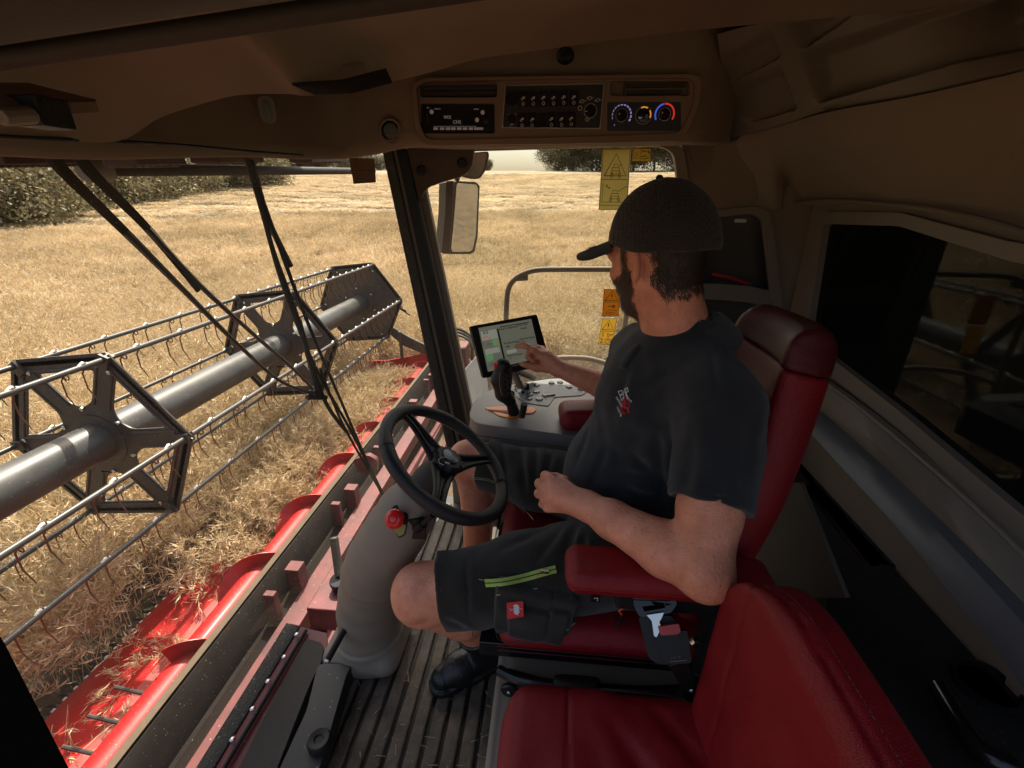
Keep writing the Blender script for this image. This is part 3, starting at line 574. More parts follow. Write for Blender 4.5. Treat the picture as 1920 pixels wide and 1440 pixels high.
# seam and slots of the front header
m = MB(); s1 = spline([at(-40, 254, X=.765), at(120, 262, X=.762), at(230, 266, X=.755), at(420, 281, X=.735), at(560, 291, X=.69)], 24)
m.tube(s1 + V(-.012, 0, 0), .0028, 6); q = spline([at(225, 266, X=.74), at(330, 272, X=.735), at(460, 284, X=.71)], 10); m.tube(q + V(-.01, 0, 0), .006, 6, flat=.5)
m.build('header_seam', M_black, cab)
m = MB(); G = np.array([[at(x, y, X=X_) for x, y, X_ in r_] for r_ in ([(548, 158, .475), (640, 152, .41), (722, 131, .345)], [(590, 176, .455), (660, 173, .40), (733, 154, .335)])]); G = G + V(-.006, .012, -.004)
m.slab(G, (0, 0, .004)); m.build('ceiling_grille', mat('grille_mesh', (.02, .015, .012), .8, bump=.8, bs=600), cab)
c = at(501, 206, X=.735); m = MB(); nn = nrm(CAM - c); uu = nrm(np.cross((0, 0, 1), nn)); vv = np.cross(nn, uu)
m.plate(rrect(-.019, -.030, .019, .030, .017), [], c + nn * .012, uu, vv, .012); m.plate(rrect(-.007, -.021, .008, .021, .007), [], c + nn * .019, uu, vv, .004, 1); m.build('ceiling_lamp', [M_beige, M_blackgloss], cab, bev=.003)
c = at(1060, 103, Y=-.40); MB().lathe([(.022, 0), (.022, .006), (.016, .008)], c, (0, .6, -.8), 20).build('map_lamp', M_blackgloss, cab)
# interior mirror mount blurred at the upper left of the header
c = at(70, 205, X=.62); m = MB(); m.slab(np.array([[at(x, y, X=.66 - .05 * (y > 200)) for x, y in r_] for r_ in ([(-60, 178), (60, 176), (120, 190), (185, 206)], [(-60, 236), (20, 228), (95, 216), (185, 210)])]), (0, 0, .012))
m.box(at(78, 212, X=.62), (.02, .02, .016), mi=1); m.tube([at(60, 196, X=.63), at(86, 226, X=.62)], .012, 10, 1); m.tube([at(0, 220, X=.60), at(62, 216, X=.60)], .009, 8, 2)
m.build('sun_visor_clip', [M_console, M_black, M_beige], cab, bev=.002)
# round louvre
def disc_at(c, d, prof, name, mats, parent, n=28, mi=None):
    m = MB(); m.lathe(prof, c, d, n); return m
c = at(733, 246, Y=-.47) + V(.0, .0, 0); d = nrm(V(-.25, 1, -.1)); m = MB()
m.lathe([(.034, -.005), (.034, .006), (.031, .010), (.026, .008), (.0245, -.004), (.0245, -.01)], c, d, 32); m.lathe([(.0242, 0), (.02, .003)], c, d, 28, 1)
for k in (-.004, -.017): m.tube([c + d * .008 + V(.022 * math.cos(t) * .9, 0, k - .006 * math.sin(t)) for t in np.linspace(math.pi, 0, 9)], .0022, 6, 0)
m.build('round_vent', [M_console, M_blackgloss], cab)
# ---- overhead console with radio, switches and climate dials
YC = -.452
oc = thing('overhead_console', 'brown overhead console with radio, switch panel and climate dials above the side window', 'console', tuple(at(1040, 270, Y=YC)))
out = [(776, 160), (800, 149), (1050, 145), (1290, 142), (1308, 146), (1312, 162), (1306, 200), (1290, 240), (1276, 262), (1262, 266), (1050, 271), (810, 274), (792, 268), (780, 235)]
ins = [(784, 164), (804, 155), (1050, 151), (1282, 149), (1300, 155), (1298, 195), (1283, 232), (1268, 252), (1050, 259), (815, 264), (800, 259), (789, 232)]
m = MB(); P1 = roundpoly(PP(out, YC), .012); P2 = roundpoly(PP(ins, YC), .012)
m.plate(P1, [P2], (0, YC + .008, 0), UX, UZ, .018)
m.build('bezel', M_console, oc, bev=.003)
h_r = rr_px(790, 195, 928, 251, 4); h_s = [(946, 160), (1134, 156), (1126, 243), (941, 241)]; h_c = rr_px(1138, 192, 1276, 246, 4)
h_v = rr_px(788, 153, 933, 184, 8); h_w = rr_px(1143, 153, 1292, 181, 6)
m = MB(); m.plate(P2, [roundpoly(PP(h, YC), .003)[:] for h in (h_r, h_s, h_c, h_v, h_w)], (0, YC, 0), UX, UZ, .012); m.build('face_panel', M_console, oc, bev=.002)
m = MB(); plateY(m, [(x, y) for x, y in h_v], [], YC - .03, .004); plateY(m, h_w, [], YC - .03, .004)
for y0, x0, x1 in ((163, 790, 930), (174, 790, 930)): plateY(m, [(x0, y0), (x1, y0 - 1), (x1, y0 + 6), (x0, y0 + 7)], [], YC - .012, .012)
plateY(m, [(1176, 158), (1286, 156), (1284, 163), (1176, 165)], [], YC - .01, .01); plateY(m, [(1176, 171), (1280, 169), (1276, 176), (1176, 178)], [], YC - .01, .01); plateY(m, [(1170, 153), (1175, 153), (1172, 181), (1167, 181)], [], YC + .002, .008)
m.build('air_vent', mat('vent_brown', (.035, .024, .018), .6), oc, bev=.001)
def px_text(m, s, x, y, hpx, Y, mi, align='LEFT', bold=0):
    p = at(x, y, Y=Y); q = at(x, y - hpx, Y=Y); m.text(s, (q[2] - p[2]) * 1.35, p, NX, UZ, mi, align=align, bold=bold)
def px_ring(m, x, y, r, wd, Y, mi, a0=0, a1=360, n=28, depth=.0008):
    c = at(x, y, Y=Y); s_ = abs(at(x + 1, y, Y=Y)[0] - c[0]); A = np.radians(np.linspace(a0, a1, n)); r *= s_; wd *= s_
    G = np.array([[c + V(-math.cos(t) * q, depth, math.sin(t) * q) for t in A] for q in (r - wd / 2, r + wd / 2)]); m.slab(G, (0, .0006, 0), mi)
def px_rect(m, x0, y0, x1, y1, Y, mi, th=.001): plateY(m, [(x0, y0), (x1, y0), (x1, y1), (x0, y1)], [], Y, th, mi)
M_lcd = mat('lcd_grey', (.35, .35, .33), .5, emis=.12, var=.02); M_btn = mat('pale_button', (.5, .4, .36), .5, emis=.05)
M_blue = mat('blue_mark', (.08, .12, .7), .5, emis=.35, var=0); M_redm = mat('red_mark', (.75, .04, .03), .5, emis=.3, var=0); M_orm = mat('orange_mark', (.8, .3, .04), .5, emis=.4, var=0); M_violet = mat('violet_mark', (.3, .32, .7), .5, emis=.3, var=0)
m = MB(); plateY(m, rr_px(792, 197, 926, 249, 3), [], YC - .004, .012, 0); Yr = YC + .003
plateY(m, rr_px(815, 199, 901, 243, 2), [], YC + .0025, .001, 4)
px_text(m, 'WX', 832, 223, 7, Yr + .0006, 1); px_text(m, 'CH2', 849, 232, 7, Yr + .0006, 1); px_rect(m, 813, 236.5, 893, 237.2, Yr + .001, 1, .0004)
for x in (813, 825, 836, 846, 857, 868, 879): px_rect(m, x, 239, x + 8, 243.5, Yr + .001, 2, .002)
px_rect(m, 889, 239, 906, 243.5, Yr + .001, 2, .002)
for x, y in ((809.5, 210), (905, 211), (894.5, 225)): px_ring(m, x, y, 2, 3.4, Yr, 2)
px_text(m, 'Bluetooth', 815, 205, 2.4, Yr + .001, 1); px_text(m, 'CD/MP3', 888, 206, 2.4, Yr + .001, 1); px_text(m, 'PWR', 800, 203, 2, Yr + .001, 1)
c = at(912, 226, Y=Yr); m.lathe([(.0095, 0), (.009, .009), (.007, .010)], c, (0, 1, 0), 24, 3); c = at(801, 222, Y=Yr); m.box(c, (.003, .002, .010), mi=3)
m.build('radio', [M_blackgloss, M_lcd, M_btn, M_black, mat('radio_screen', (.012, .012, .014), .12)], oc, bev=.0006)
m = MB(); plateY(m, h_s, [], YC - .003, .008, 0, r=.003); sil = roundpoly(PP(h_s, YC), .003); ins2 = roundpoly(PP([(949, 162.5), (1131, 159), (1123.5, 240.5), (944, 238.5)], YC), .003)
m.plate(sil, [ins2], (0, YC + .004, 0), UX, UZ, .008, 1)
sw = [(981, 170, 'a'), (1000, 170, 'b'), (1019, 169, 'c'), (1038, 169, 'd'), (1057, 168, 'e'), (1076, 168, 'f'), (979, 210, 'g'), (998, 210, 'h'), (1034, 209, 'i'), (1053, 209, 'j'), (1071, 208, 'k')]
Yk = YC + .006
for x, y, k in sw:
    plateY(m, rr_px(x - 8, y + 2, x + 8, y + 31, 2), [], YC + .003, .008, 2)
    px_ring(m, x, y + 25, 2.4, .8, Yk + .001, 3)
    px_rect(m, x - 3, y + 14, x + 3, y + 15, Yk + .002, 3, .0006); px_rect(m, x - 1, y + 11, x + 3, y + 14, Yk + .002, 3, .0006); px_ring(m, x - 2, y + 16, 1.6, .7, Yk + .001, 3)
plateY(m, rr_px(1008, 212, 1024, 240, 2), [], YC + .001, .004, 2)
c = at(960, 186, Y=YC); m.lathe([(.0165, 0), (.0165, .006), (.015, .0085), (.004, .009)], c, (0, 1, 0), 24, 2); c = at(960, 224, Y=YC); m.lathe([(.011, 0), (.011, .005), (.009, .007)], c, (0, 1, 0), 20, 2); px_ring(m, 960, 236, 3, .9, Yk, 3, 20, 300)
px_text(m, 'L', 953, 215, 3, Yk, 3); px_text(m, 'R', 966, 215, 3, Yk, 3)
c = at(1107, 208, Y=YC + .002); m.lathe([(.0125, 0), (.0125, .008), (.011, .010), (.0105, .009)], c, (0, 1, 0), 28, 2); px_ring(m, 1107, 208, 12, 1.6, YC + .011, 1); px_rect(m, 1097, 208, 1101, 209.5, YC + .012, 3, .0006)
px_ring(m, 1087.5, 203, 3.6, 1, Yk, 3)
for x, y in ((1092, 190), (1106, 184), (1121, 188)): px_ring(m, x, y, 3, .8, Yk, 3, 0, 360, 6); px_rect(m, x + 2, y - 1, x + 7, y, Yk, 3, .0006); px_ring(m, x - 4, y + 1, 1.6, .7, Yk, 3)
px_ring(m, 1101, 224, 2.2, .8, Yk, 3)
for a_i in range(8): t = a_i * math.pi / 4; c = at(1101 + 4.4 * math.cos(t), 224 + 4.4 * math.sin(t), Y=Yk); m.box(c, (.0006, .0004, .0006), mi=3)
m.build('switch_panel', [mat('panel_charcoal', (.02, .017, .016), .5, var=.3, vs=120), M_steel, M_blackgloss, M_white], oc, bev=.0004, seg=1)
m = MB(); plateY(m, h_c, [], YC - .002, .01, 0)
for x, y, k in ((1165.5, 216.5, 0), (1206.5, 216, 1), (1246, 214.5, 2)):
    c = at(x, y, Y=YC + .003); m.lathe([(.0125 if k != 1 else .0165, 0), (.0125 if k != 1 else .0165, .008 if k != 1 else .002), (.0105, .010 if k != 1 else .003)], c, (0, 1, 0), 28, 1); px_ring(m, x, y, 11 if k != 1 else 15, 1.2, YC + (.012 if k != 1 else .0052), 2)
    if k == 0:
        for a_i in range(12): px_ring(m, x, y, 17.5, 3 * (.3 + .7 * a_i / 11), YC + .003, 5, 200 - a_i * 20, 187 - a_i * 20, 4)
        px_text(m, '0', 1151, 236, 3.2, YC + .0035, 5)
    if k == 2: px_ring(m, x, y, 17.5, 3, YC + .003, 3, 100, 210, 20); px_ring(m, x, y, 17.5, 3, YC + .003, 4, -30, 95, 20)
    if k == 1: px_ring(m, x, y, 13.5, 2.5, YC + .005, 6, 60, 115, 8); px_ring(m, x, y, 13.5, 2.5, YC + .005, 6, -20, 35, 8); px_text(m, 'AUTO', x, y - 5, 3, YC + .0055, 2, 'CENTER'); px_ring(m, x - 6, y + 3, 2.4, .8, YC + .0052, 5, 180, 360, 8); px_ring(m, x + 6, y + 2, 2.2, 1.6, YC + .0052, 2, 0, 360, 7)
    if k != 1: m.box(at(x - 4, y - 3, Y=YC + .014), (.0012, .0006, .0022), mi=7)
m.build('climate_panel', [mat('panel_slate', (.022, .024, .036), .45), M_blackgloss, M_steel, M_blue, M_redm, M_violet, M_orm, M_white], oc, bev=.0004, seg=1)

# ---- storage moulding at the upper rear, built as one sheet with real recesses
bot = spline([at(1368, 253, Y=-.80), at(1440, 236, Y=-.66), at(1540, 206, Z=1.61), at(1700, 176, Z=1.615), at(1920, 126, Z=1.62), at(2150, 80, Z=1.63)], 140)
top = spline([at(1345, 64, Z=1.76), at(1420, 45, Z=1.77), at(1540, 25, Z=1.79), at(1700, 0, Z=1.80), at(1920, -40, Z=1.82), at(2150, -90, Z=1.84)], 140)
def inpoly(P, x, y):
    ins_ = np.zeros(x.shape, bool); j = len(P) - 1
    for i in range(len(P)):
        xi, yi = P[i]; xj, yj = P[j]; c_ = ((yi > y) != (yj > y)) & (x < (xj - xi) * (y - yi) / (yj - yi + 1e-9) + xi); ins_ ^= c_; j = i
    return ins_
def proj(P):
    v = P - CAM; d = v @ CF; return 960 + FPX * (v @ CR) / d, 720 - FPX * (v @ CU) / d
S = np.linspace(0, 1, 70)[:, None, None]; Gm = bot[None] * (1 - S) + top[None] * S
px_, py_ = proj(Gm); dep = np.zeros(px_.shape)
for P, dm, ramp in (([(1362, 178), (1458, 128), (1488, 205), (1408, 226), (1372, 220)], .030, (1375, 1485)), ([(1350, 118), (1440, 58), (1458, 106), (1360, 158)], .026, (1355, 1455)), ([(1506, 98), (1700, 35), (1900, -20), (1920, 90), (1800, 112), (1535, 190)], .045, (1980, 1520)), ([(1484, 40), (1560, 20), (1600, 22), (1505, 88)], .04, (1600, 1500)), ([(1560, 90), (1720, 40), (1700, 38), (1520, 92)], .012, (1700, 1530))):
    k = inpoly(P, px_, py_).astype(float); rp = np.clip((px_ - ramp[0]) / (ramp[1] - ramp[0]), 0, 1); dep = np.maximum(dep, k * dm * 1.5 * (rp ** .6))
for _ in range(2): dep = (dep + np.roll(dep, 1, 0) + np.roll(dep, -1, 0) + np.roll(dep, 1, 1) + np.roll(dep, -1, 1)) / 5
nv = nrm(np.cross(bot[100] - bot[20], V(0, 0, 1))); nv = nv if np.dot(nv, CAM - bot[60]) > 0 else -nv
Gm = Gm - nv * dep[..., None]; lipr = np.array([bot - nv * .05 + V(0, 0, .004), bot - nv * .02 - V(0, 0, .006), bot - nv * .004 - V(0, 0, .004)])
Gm = np.concatenate([lipr, Gm]); side = Gm[:, :1] - nv * np.linspace(.08, .003, 5)[None, :, None]
MB().grid(np.concatenate([side, Gm], 1)).build('storage_moulding', M_beige, cab, smooth=45)
tr_ = spline([at(1340, 400, Y=-.84), at(1400, 396, Y=-.84), at(1460, 392, Y=-.83), at(1490, 386, X=-.86), at(1650, 384, X=-.885), at(1780, 402, X=-.89), at(1920, 436, X=-.89), at(2200, 520, X=-.89)], 60)
bo = spline([at(1280, 266, Y=-.80), at(1368, 256, Y=-.83), at(1440, 240, Y=-.68), at(1540, 210, Z=1.60), at(1700, 180, Z=1.605), at(1920, 130, Z=1.61), at(2150, 84, Z=1.62)], 60)
bo2 = bo - nv * .02
MB().slab(np.array([bo2, bo * .75 + tr_ * .25 + V(-.012, -.012, 0), bo * .5 + tr_ * .5 + V(-.02, -.02, 0), bo * .2 + tr_ * .8 + V(-.012, -.012, 0), tr_]), (-.01, -.004, 0)).build('upper_wall', M_lining, cab, smooth=60)
m = MB(); m.tube(spline([at(1484, 382, X=-.84), at(1560, 376, X=-.85), at(1700, 386, X=-.86), at(1840, 410, X=-.86), at(1960, 448, X=-.86), at(2200, 530, X=-.86)], 30), .012, 8, flat=.5); m.build('window_drip_trim', M_beige, cab)

# ---- right-hand wall with cubby, rear wall with window
cub = [(1318, 404), (1410, 393), (1432, 403), (1438, 440), (1462, 640), (1300, 640)]
m = MB(); X1, X2 = -.425, -.9
hole = roundpoly(PP(cub, -.84), .012)
m.plate([(X1, .0), (X1, 1.62), (X2, 1.62), (X2, .0)], [hole], (0, -.85, 0), UX, UZ, .02); m.build('side_wall', M_lining, cab)
m = MB(); fr1 = roundpoly(PP([(1305, 397), (1414, 386), (1440, 398), (1448, 440), (1474, 650), (1290, 655)], -.84), .02); fr2 = roundpoly(PP([(1318, 410), (1404, 400), (1425, 410), (1430, 446), (1452, 636), (1300, 640)], -.84), .016)
m.plate(fr1, [fr2], (0, -.832, 0), UX, UZ, .018); m.build('cubby_frame', M_beige, cab, bev=.004)
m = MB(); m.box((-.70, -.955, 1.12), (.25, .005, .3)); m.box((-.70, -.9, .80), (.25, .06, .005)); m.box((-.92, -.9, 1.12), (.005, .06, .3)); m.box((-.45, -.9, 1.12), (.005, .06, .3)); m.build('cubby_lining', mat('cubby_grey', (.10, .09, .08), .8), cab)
G = np.array([[at(x, y, Y=-.835) for x, y in ((1290, 532), (1345, 532), (1400, 536), (1443, 545))], [at(x, y, Y=-.835) for x, y in ((1290, 560), (1345, 562), (1400, 567), (1448, 578))]])
MB().slab(G, (0, -.02, 0)).build('cubby_shelf', M_grey, cab, bev=.002)
m = MB(); c = at(1388, 414, Y=-.87); m.box(c, (.02, .008, .006)); m.build('cubby_lamp', M_white, cab, bev=.003)
def RW(x, y): p = at(x, y, X=-.9); return (p[1], p[2])
wout = [RW(1548, 398), RW(1700, 398), RW(1920, 455), (.30, 1.30), (.72, 1.27), (.76, 1.1), (.70, .80), (.3, .78), RW(1920, 1000), RW(1700, 805), RW(1502, 655), RW(1506, 625)]
win = [RW(1556, 420), RW(1700, 424), RW(1920, 492), (.30, 1.26), (.66, 1.23), (.70, 1.05), (.65, .86), (.3, .83), RW(1920, 952), RW(1700, 770), RW(1532, 642), RW(1528, 600)]
wo_, wi_ = roundpoly(wout, .03), roundpoly(win, .02)
m = MB(); m.plate([(-.84, -.0), (-.84, 1.62), (.92, 1.62), (.92, .0)], [roundpoly(wout, .03)], (-.91, 0, 0), UY, UZ, .02); m.build('rear_wall', M_lining, cab)
m = MB(); m.plate(wo_, [wi_], (-.895, 0, 0), UY, UZ, .03); m.build('rear_window_frame', M_beige, cab, bev=.006)
M_dglass = mat('dark_rear_glass', (.006, .008, .007), .035, spec=.14, var=.1, dust=.25, ds=150, dcol=(.05, .05, .045))
MB().plate(wi_, [], (-.905, 0, 0), UY, UZ, .006).build('rear_window_glass', M_dglass, cab)
m = MB(); sw_ = spline([at(1508, 690, X=-.86), at(1600, 755, X=-.86), at(1750, 880, X=-.86), at(1920, 1040, X=-.86), at(2100, 1230, X=-.86)], 20); s2 = spline([at(1508, 712, X=-.88), at(1600, 790, X=-.88), at(1750, 935, X=-.88), at(1920, 1120, X=-.88), at(2100, 1340, X=-.88)], 20)
m.tube(sw_, .006, 8); m.build('lower_trim_ridge', M_beige, cab)
a_ = spline([at(1520, 770, X=-.84), at(1600, 842, X=-.82), at(1700, 938, X=-.80), at(1800, 1040, X=-.78), at(1920, 1170, X=-.76), at(2080, 1360, X=-.74)], 24)
b_ = spline([at(1508, 800, X=-.80), at(1590, 890, X=-.78), at(1680, 988, X=-.76), at(1780, 1110, X=-.74), at(1920, 1290, X=-.72), at(2060, 1480, X=-.70)], 24)
MB().slab(np.array([a_ + V(-.04, 0, -.0), a_, (a_ + b_) / 2 + V(.006, 0, .004), b_, b_ + V(-.02, 0, -.02)]), (-.004, 0, -.004)).build('silver_rail', mat('satin_silver_plastic', (.15, .155, .165), .5, metal=.1), cab)
MB().slab(np.array([sw_ + V(-.02, 0, 0), (sw_ + a_[np.linspace(0, 23, 20).astype(int)]) / 2, a_[np.linspace(0, 23, 20).astype(int)] + V(-.03, 0, 0)]), (-.005, 0, 0)).build('lower_rear_trim', M_beige, cab, smooth=60)
# black side shelf with its bin
ZS = .5
def SH(x, y): p = at(x, y, Z=ZS); return (p[0], p[1])
so = [SH(1440, 905), SH(1500, 850), (-.98, -.55), (-.98, .9), SH(1920, 1460), SH(1700, 1440), SH(1590, 1180), SH(1565, 1085), SH(1520, 1000)]
sh = roundpoly([SH(1506, 920), SH(1548, 890), SH(1735, 1068), SH(1620, 1066)], .03)
m = MB(); m.plate([(-.89, -.83), (-.89, .92), (-.36, .92), (-.40, .5), SH(1560, 1090), SH(1440, 905), (-.60, -.5), (-.60, -.83)], [sh], (0, 0, ZS), UX, UY, .02)
m.build('black_shelf', mat('dusty_black_shelf', (.018, .018, .017), .6, dust=.35, ds=120, dcol=(.3, .26, .2), var=.3), cab, bev=.006)
q = np.array(sh); m = MB(); m.grid(np.array([[(x, y, z) for x, y in list(sh) + [sh[0]]] for z in (ZS, ZS - .25)])); m.plate(sh, [], (0, 0, ZS - .25), UX, UY, .004); m.build('shelf_bin', mat('bin_black', (.008, .008, .008), .8), cab)
m = MB(); m.slab(np.array([[at(x, y, X=-.62) for x, y in ((1400, 905), (1500, 905))], [at(x, y, X=-.62) for x, y in ((1400, 1120), (1585, 1120))]]), (-.01, 0, 0)); m.build('shelf_front', mat('dark_taupe', (.10, .085, .07), .6), cab)
m = MB(); c = at(1850, 1290, Z=ZS + .01); m.lathe([(.055, 0), (.055, .012), (.046, .014), (.044, -.01)], c, (0, 0, 1), 28)
m.tube(spline([at(1760, 1290, Z=.55), at(1830, 1400, Z=.56), at(1900, 1440, Z=.56)], 8), .018, 8); m.build('shelf_cup_holder', [M_blackgloss, M_grey], cab, smooth=50)
m = MB(); m.box((.02, -.855, .14), (.44, .012, .15)); m.build('door_sill', M_beige, cab, bev=.004)
# ---- floor
m = MB(); m.box((-.17, 0, -.03), (.8, .9, .02)); m.build('floor_pan', M_black, cab)
prof = []
for x in np.arange(.70, -.62, -.049): prof += [(x, -.012), (x - .003, -.002), (x - .006, 0), (x - .034, 0), (x - .038, -.002), (x - .041, -.012), (x - .044, -.012)]
ribs = np.array([[(x, y, z) for x, z in prof] for y in np.linspace(-.83, .88, 30)])
M_mat = mat('dirty_ribbed_rubber', (.045, .040, .036), .6, var=.55, vs=9, col2=(.12, .095, .07), bump=.4, bs=60, dust=.9, ds=70, dcol=(.3, .22, .14))
m = MB(); m.slab(ribs, (0, 0, -.006)); m.build('ribbed_floor_mat', M_mat, cab, smooth=0)
m = MB()                                   # chaff in the grooves and straw on the mat
for i in range(460):
    y = rng.uniform(-.5, .8); x = .78 - .049 * rng.integers(0, 18) - .0425 + rng.normal(0, .004) if i % 3 else rng.uniform(-.1, .75)
    a = rng.uniform(0, 3.14) if i % 3 == 0 else rng.normal(math.pi / 2, .3); l = rng.uniform(.003, .017); z = .002 if i % 3 == 0 else -.008
    m.tube([(x - l * math.cos(a), y - l * math.sin(a), z), (x + l * math.cos(a), y + l * math.sin(a), z + .001)], rng.uniform(.0006, .0016), 4)
o = m.build('floor_chaff', mat('chaff', (.42, .3, .16), .9, var=.4, vs=30), None); o['kind'] = 'stuff'; o['label'] = 'dry chaff and straw bits scattered on the ribbed mat'
def FL(x, y, Z=0.): p = at(x, y, Z=Z); return (p[0], p[1])
m = MB(); m.plate(roundpoly([FL(574, 1196, .05), FL(607, 1206, .05), FL(603, 1243, .05), FL(584, 1276, .05), FL(574, 1300, .05), FL(512, 1460, .05), (.78, .88), (.9, .88), FL(445, 1445, .05), FL(492, 1350, .05)], .02), [], (0, 0, .035), UX, UY, .03); m.build('foot_plate', mat('anti_slip_grey', (.075, .062, .05), .85, bump=.5, bs=500), cab, bev=.006)
m = MB(); m.plate([FL(556, 1172), FL(612, 1185), FL(612, 1262), FL(300, 1800), FL(180, 1800)], [], (0, 0, -.02), UX, UY, .03); m.build('front_sill', mat('sill_maroon', (.20, .03, .04), .5, var=.25, dust=.3, ds=40), cab)
m = MB(); b0, b1 = at(574, 1182, Z=.005), at(422, 1437, Z=.005); b2 = b1 + (b1 - b0) * .6; m.tube([b0, b2], .006, 8, 0)
for k in range(8): p = b0 + (b2 - b0) * (k + .25) / 8 + V(.018 if k % 2 else .022, 0, .0); m.lathe([(.008, 0), (.008, .005), (.004, .008)], p, UZ, 6, 1)
m.build('sill_seal', [M_rubber, M_steel], cab)
MB().slab(np.array([[at(x, y, Z=.0) for x, y in ((537, 1168), (369, 1437), (140, 1800))], [at(x, y, Z=.0) for x, y in ((562, 1173), (402, 1437), (185, 1800))]]), (0, 0, -.01)).build('sill_mesh_step', mat('step_rubber', (.03, .03, .026), .9, bump=1., bs=180, dust=.8, ds=90), cab)
m = MB(); cv = [FL(596, 1243, .07), FL(662, 1243, .07), FL(650, 1262, .07), FL(590, 1470, .07), (.42, .88), (.62, .88), FL(510, 1470, .07), FL(575, 1330, .07)]
m.plate(roundpoly(cv, .02), [], (0, 0, .035), UX, UY, .065, 0); c = at(600, 1395, Z=.07); m.lathe([(.030, 0), (.030, .016), (.026, .024), (.012, .022), (.010, .018)], c, UZ, 28, 1); m.build('foot_pedal_housing', [mat('pedal_black', (.03, .03, .031), .5, dust=.5, ds=50), M_black], cab, bev=.012, seg=3)
# near front lower corner of the door frame
m = MB(); m.slab(np.array([[at(x, y, X=.80) for x, y in ((-60, 1100), (-200, 1500))], [at(x, y, X=.80) for x, y in ((8, 1205), (134, 1450))]]), (.03, 0, 0)); m.build('corner_post', mat('post_black', (.006, .006, .006), .9, spec=.05), cab); pass

# ---- right front pillar, side window, windscreen
def strip(m, t0, t1, b0, b1, Y, th, mi): plateY(m, [(t0, 280), (t1, 280), (b1, 900), (b0, 900)], [], Y, th, mi)
s_ = .2167
m = MB()
for x0, x1, dy, th, mi in ((717, 734, -.0, .012, 0), (734, 738, .004, .02, 1), (738, 746, .002, .014, 2), (746, 765, .012, .045, 1), (765, 767.5, .008, .02, 2)):
    strip(m, x0, x1, x0 + 134.3, x1 + 134.3, -.82 + dy, th, mi)
m.build('front_pillar', [mat('frit_band', (.07, .06, .05), .6, dust=.9, ds=120, var=.4, vs=30), M_black, mat('pillar_beige_strip', (.25, .21, .17), .6)], cab, bev=.001)
m = MB(); plateY(m, [(764, 278), (890, 278), (888, 302), (882, 320), (866, 331), (830, 341), (803, 351), (792, 368), (788, 380)], [], -.80, .02, 0, r=.012)
for x, y in ((790, 320), (866, 306)): m.lathe([(.0175, 0), (.0175, .008), (.012, .010), (.011, .006), (.005, .006)], at(x, y, Y=-.79), UY, 24, 1)
m.build('mirror_bracket_trim', [mat('bracket_brown', (.10, .065, .048), .6), M_black], cab, bev=.002)
SO = [(778, 283), (1236, 268), (1266, 282), (1276, 330), (1284, 960), (905, 960)]
m = MB(); P1 = roundpoly(PP([(763, 276), (1245, 262), (1280, 276), (1290, 330), (1300, 975), (880, 975)], -.84), .05, 8); P2 = roundpoly(PP([(785, 286), (1232, 273), (1262, 285), (1269, 330), (1274, 955), (925, 955)], -.84), .045, 8)
m.plate(P1, [P2], (0, -.845, 0), UX, UZ, .03); m.build('side_window_frame', M_beige, cab, bev=.004)
MB().plate(P2, [], (0, -.85, 0), UX, UZ, .004).build('side_window_glass', glass('side_glass', dirt=.03, specks=.12, ss=130), cab)
def WX(Y, z): return .86 - (np.clip(-Y, 0, .86) / .86) ** 2.2 * (.25 + .19 * np.clip((1.53 - z) / 1.1, -.2, 1.4)) - (np.clip(Y, 0, .9) / .9) ** 2.5 * .03
Gw = np.array([[(WX(y, z), y, z) for y in np.linspace(.86, -.82, 40)] for z in np.linspace(1.52, .02, 24)])
MB().grid(Gw).build('windscreen', glass('windscreen_glass', dirt=.045, specks=.3, ss=110), cab, smooth=180)
def onW(x, y, off=0.):
    v = D(x, y); t = .9
    for _ in range(40): P = CAM + v * t; t += (WX(P[1], P[2]) + off - P[0]) / max(v[0], .15) * .5 if v[0] > .02 else 0
    return CAM + v * t
# work lights and roof edge seen through the top of the windscreen
for i, (x0, x1, y, X_) in enumerate(((-40, 128, 297, 1.02), (222, 318, 302, 1.02), (382, 470, 300, 1.0), (562, 632, 301, .96))):
    m = MB(); a, b = at(x0, y - 5, X=X_), at(x1, y - 5, X=X_)
    m.beam(a, b, .09, .03); k = max(4, int((x1 - x0) / 13))
    for j in range(k): q = (j + .5) / k; m.tube([a * (1 - q) + b * q + V(-.03, 0, -.012), a * (1 - q) + b * q + V(.04, 0, -.012)], .009, 8)
    m.build('work_light', mat('work_light_maroon', (.05, .018, .018), .5), cab, bev=.004)

# ---- wipers, roller bar, document card
wp = thing('windscreen_wiper', 'black wiper with two long parallel arms crossing the windscreen from the upper left', 'wiper', tuple(onW(135, 300, .05)))
for P in ([(95, 285), (120, 322), (240, 440), (345, 545)], [(150, 285), (170, 322), (280, 432), (372, 545)]):
    q = [onW(x, y, .05) for x, y in P]; MB().tube(spline(q, 14), np.linspace(.016, .008, 14), 8, flat=.6).build('wiper_arm', M_rubber, wp)
for P in ([(236, 436), (345, 545), (440, 640), (525, 714), (590, 740)], [(276, 428), (372, 532), (470, 622), (548, 690), (592, 735)]):
    q = [onW(x, y, .045) for x, y in P]; MB().tube(spline(q, 24), np.linspace(.0075, .0045, 24), 6).build('wiper_rod', mat('rod_black', (.04, .05, .05), .35), wp)
m = MB(); q = [onW(x, y, .03) for x, y in ((493, 395), (512, 470), (556, 590), (606, 745), (650, 810))]; m.tube(spline(q, 24), .007, 6); 
for a, b in (((470, 300), (500, 410)), ((500, 410), (545, 500)), ((560, 600), (600, 748)), ((575, 745), (612, 745))): m.tube([onW(*a, .035), onW(*b, .03)], .009, 6)
m.box(onW(590, 735, .04), (.012, .02, .012)); m.build('wiper_blade', M_black, wp)
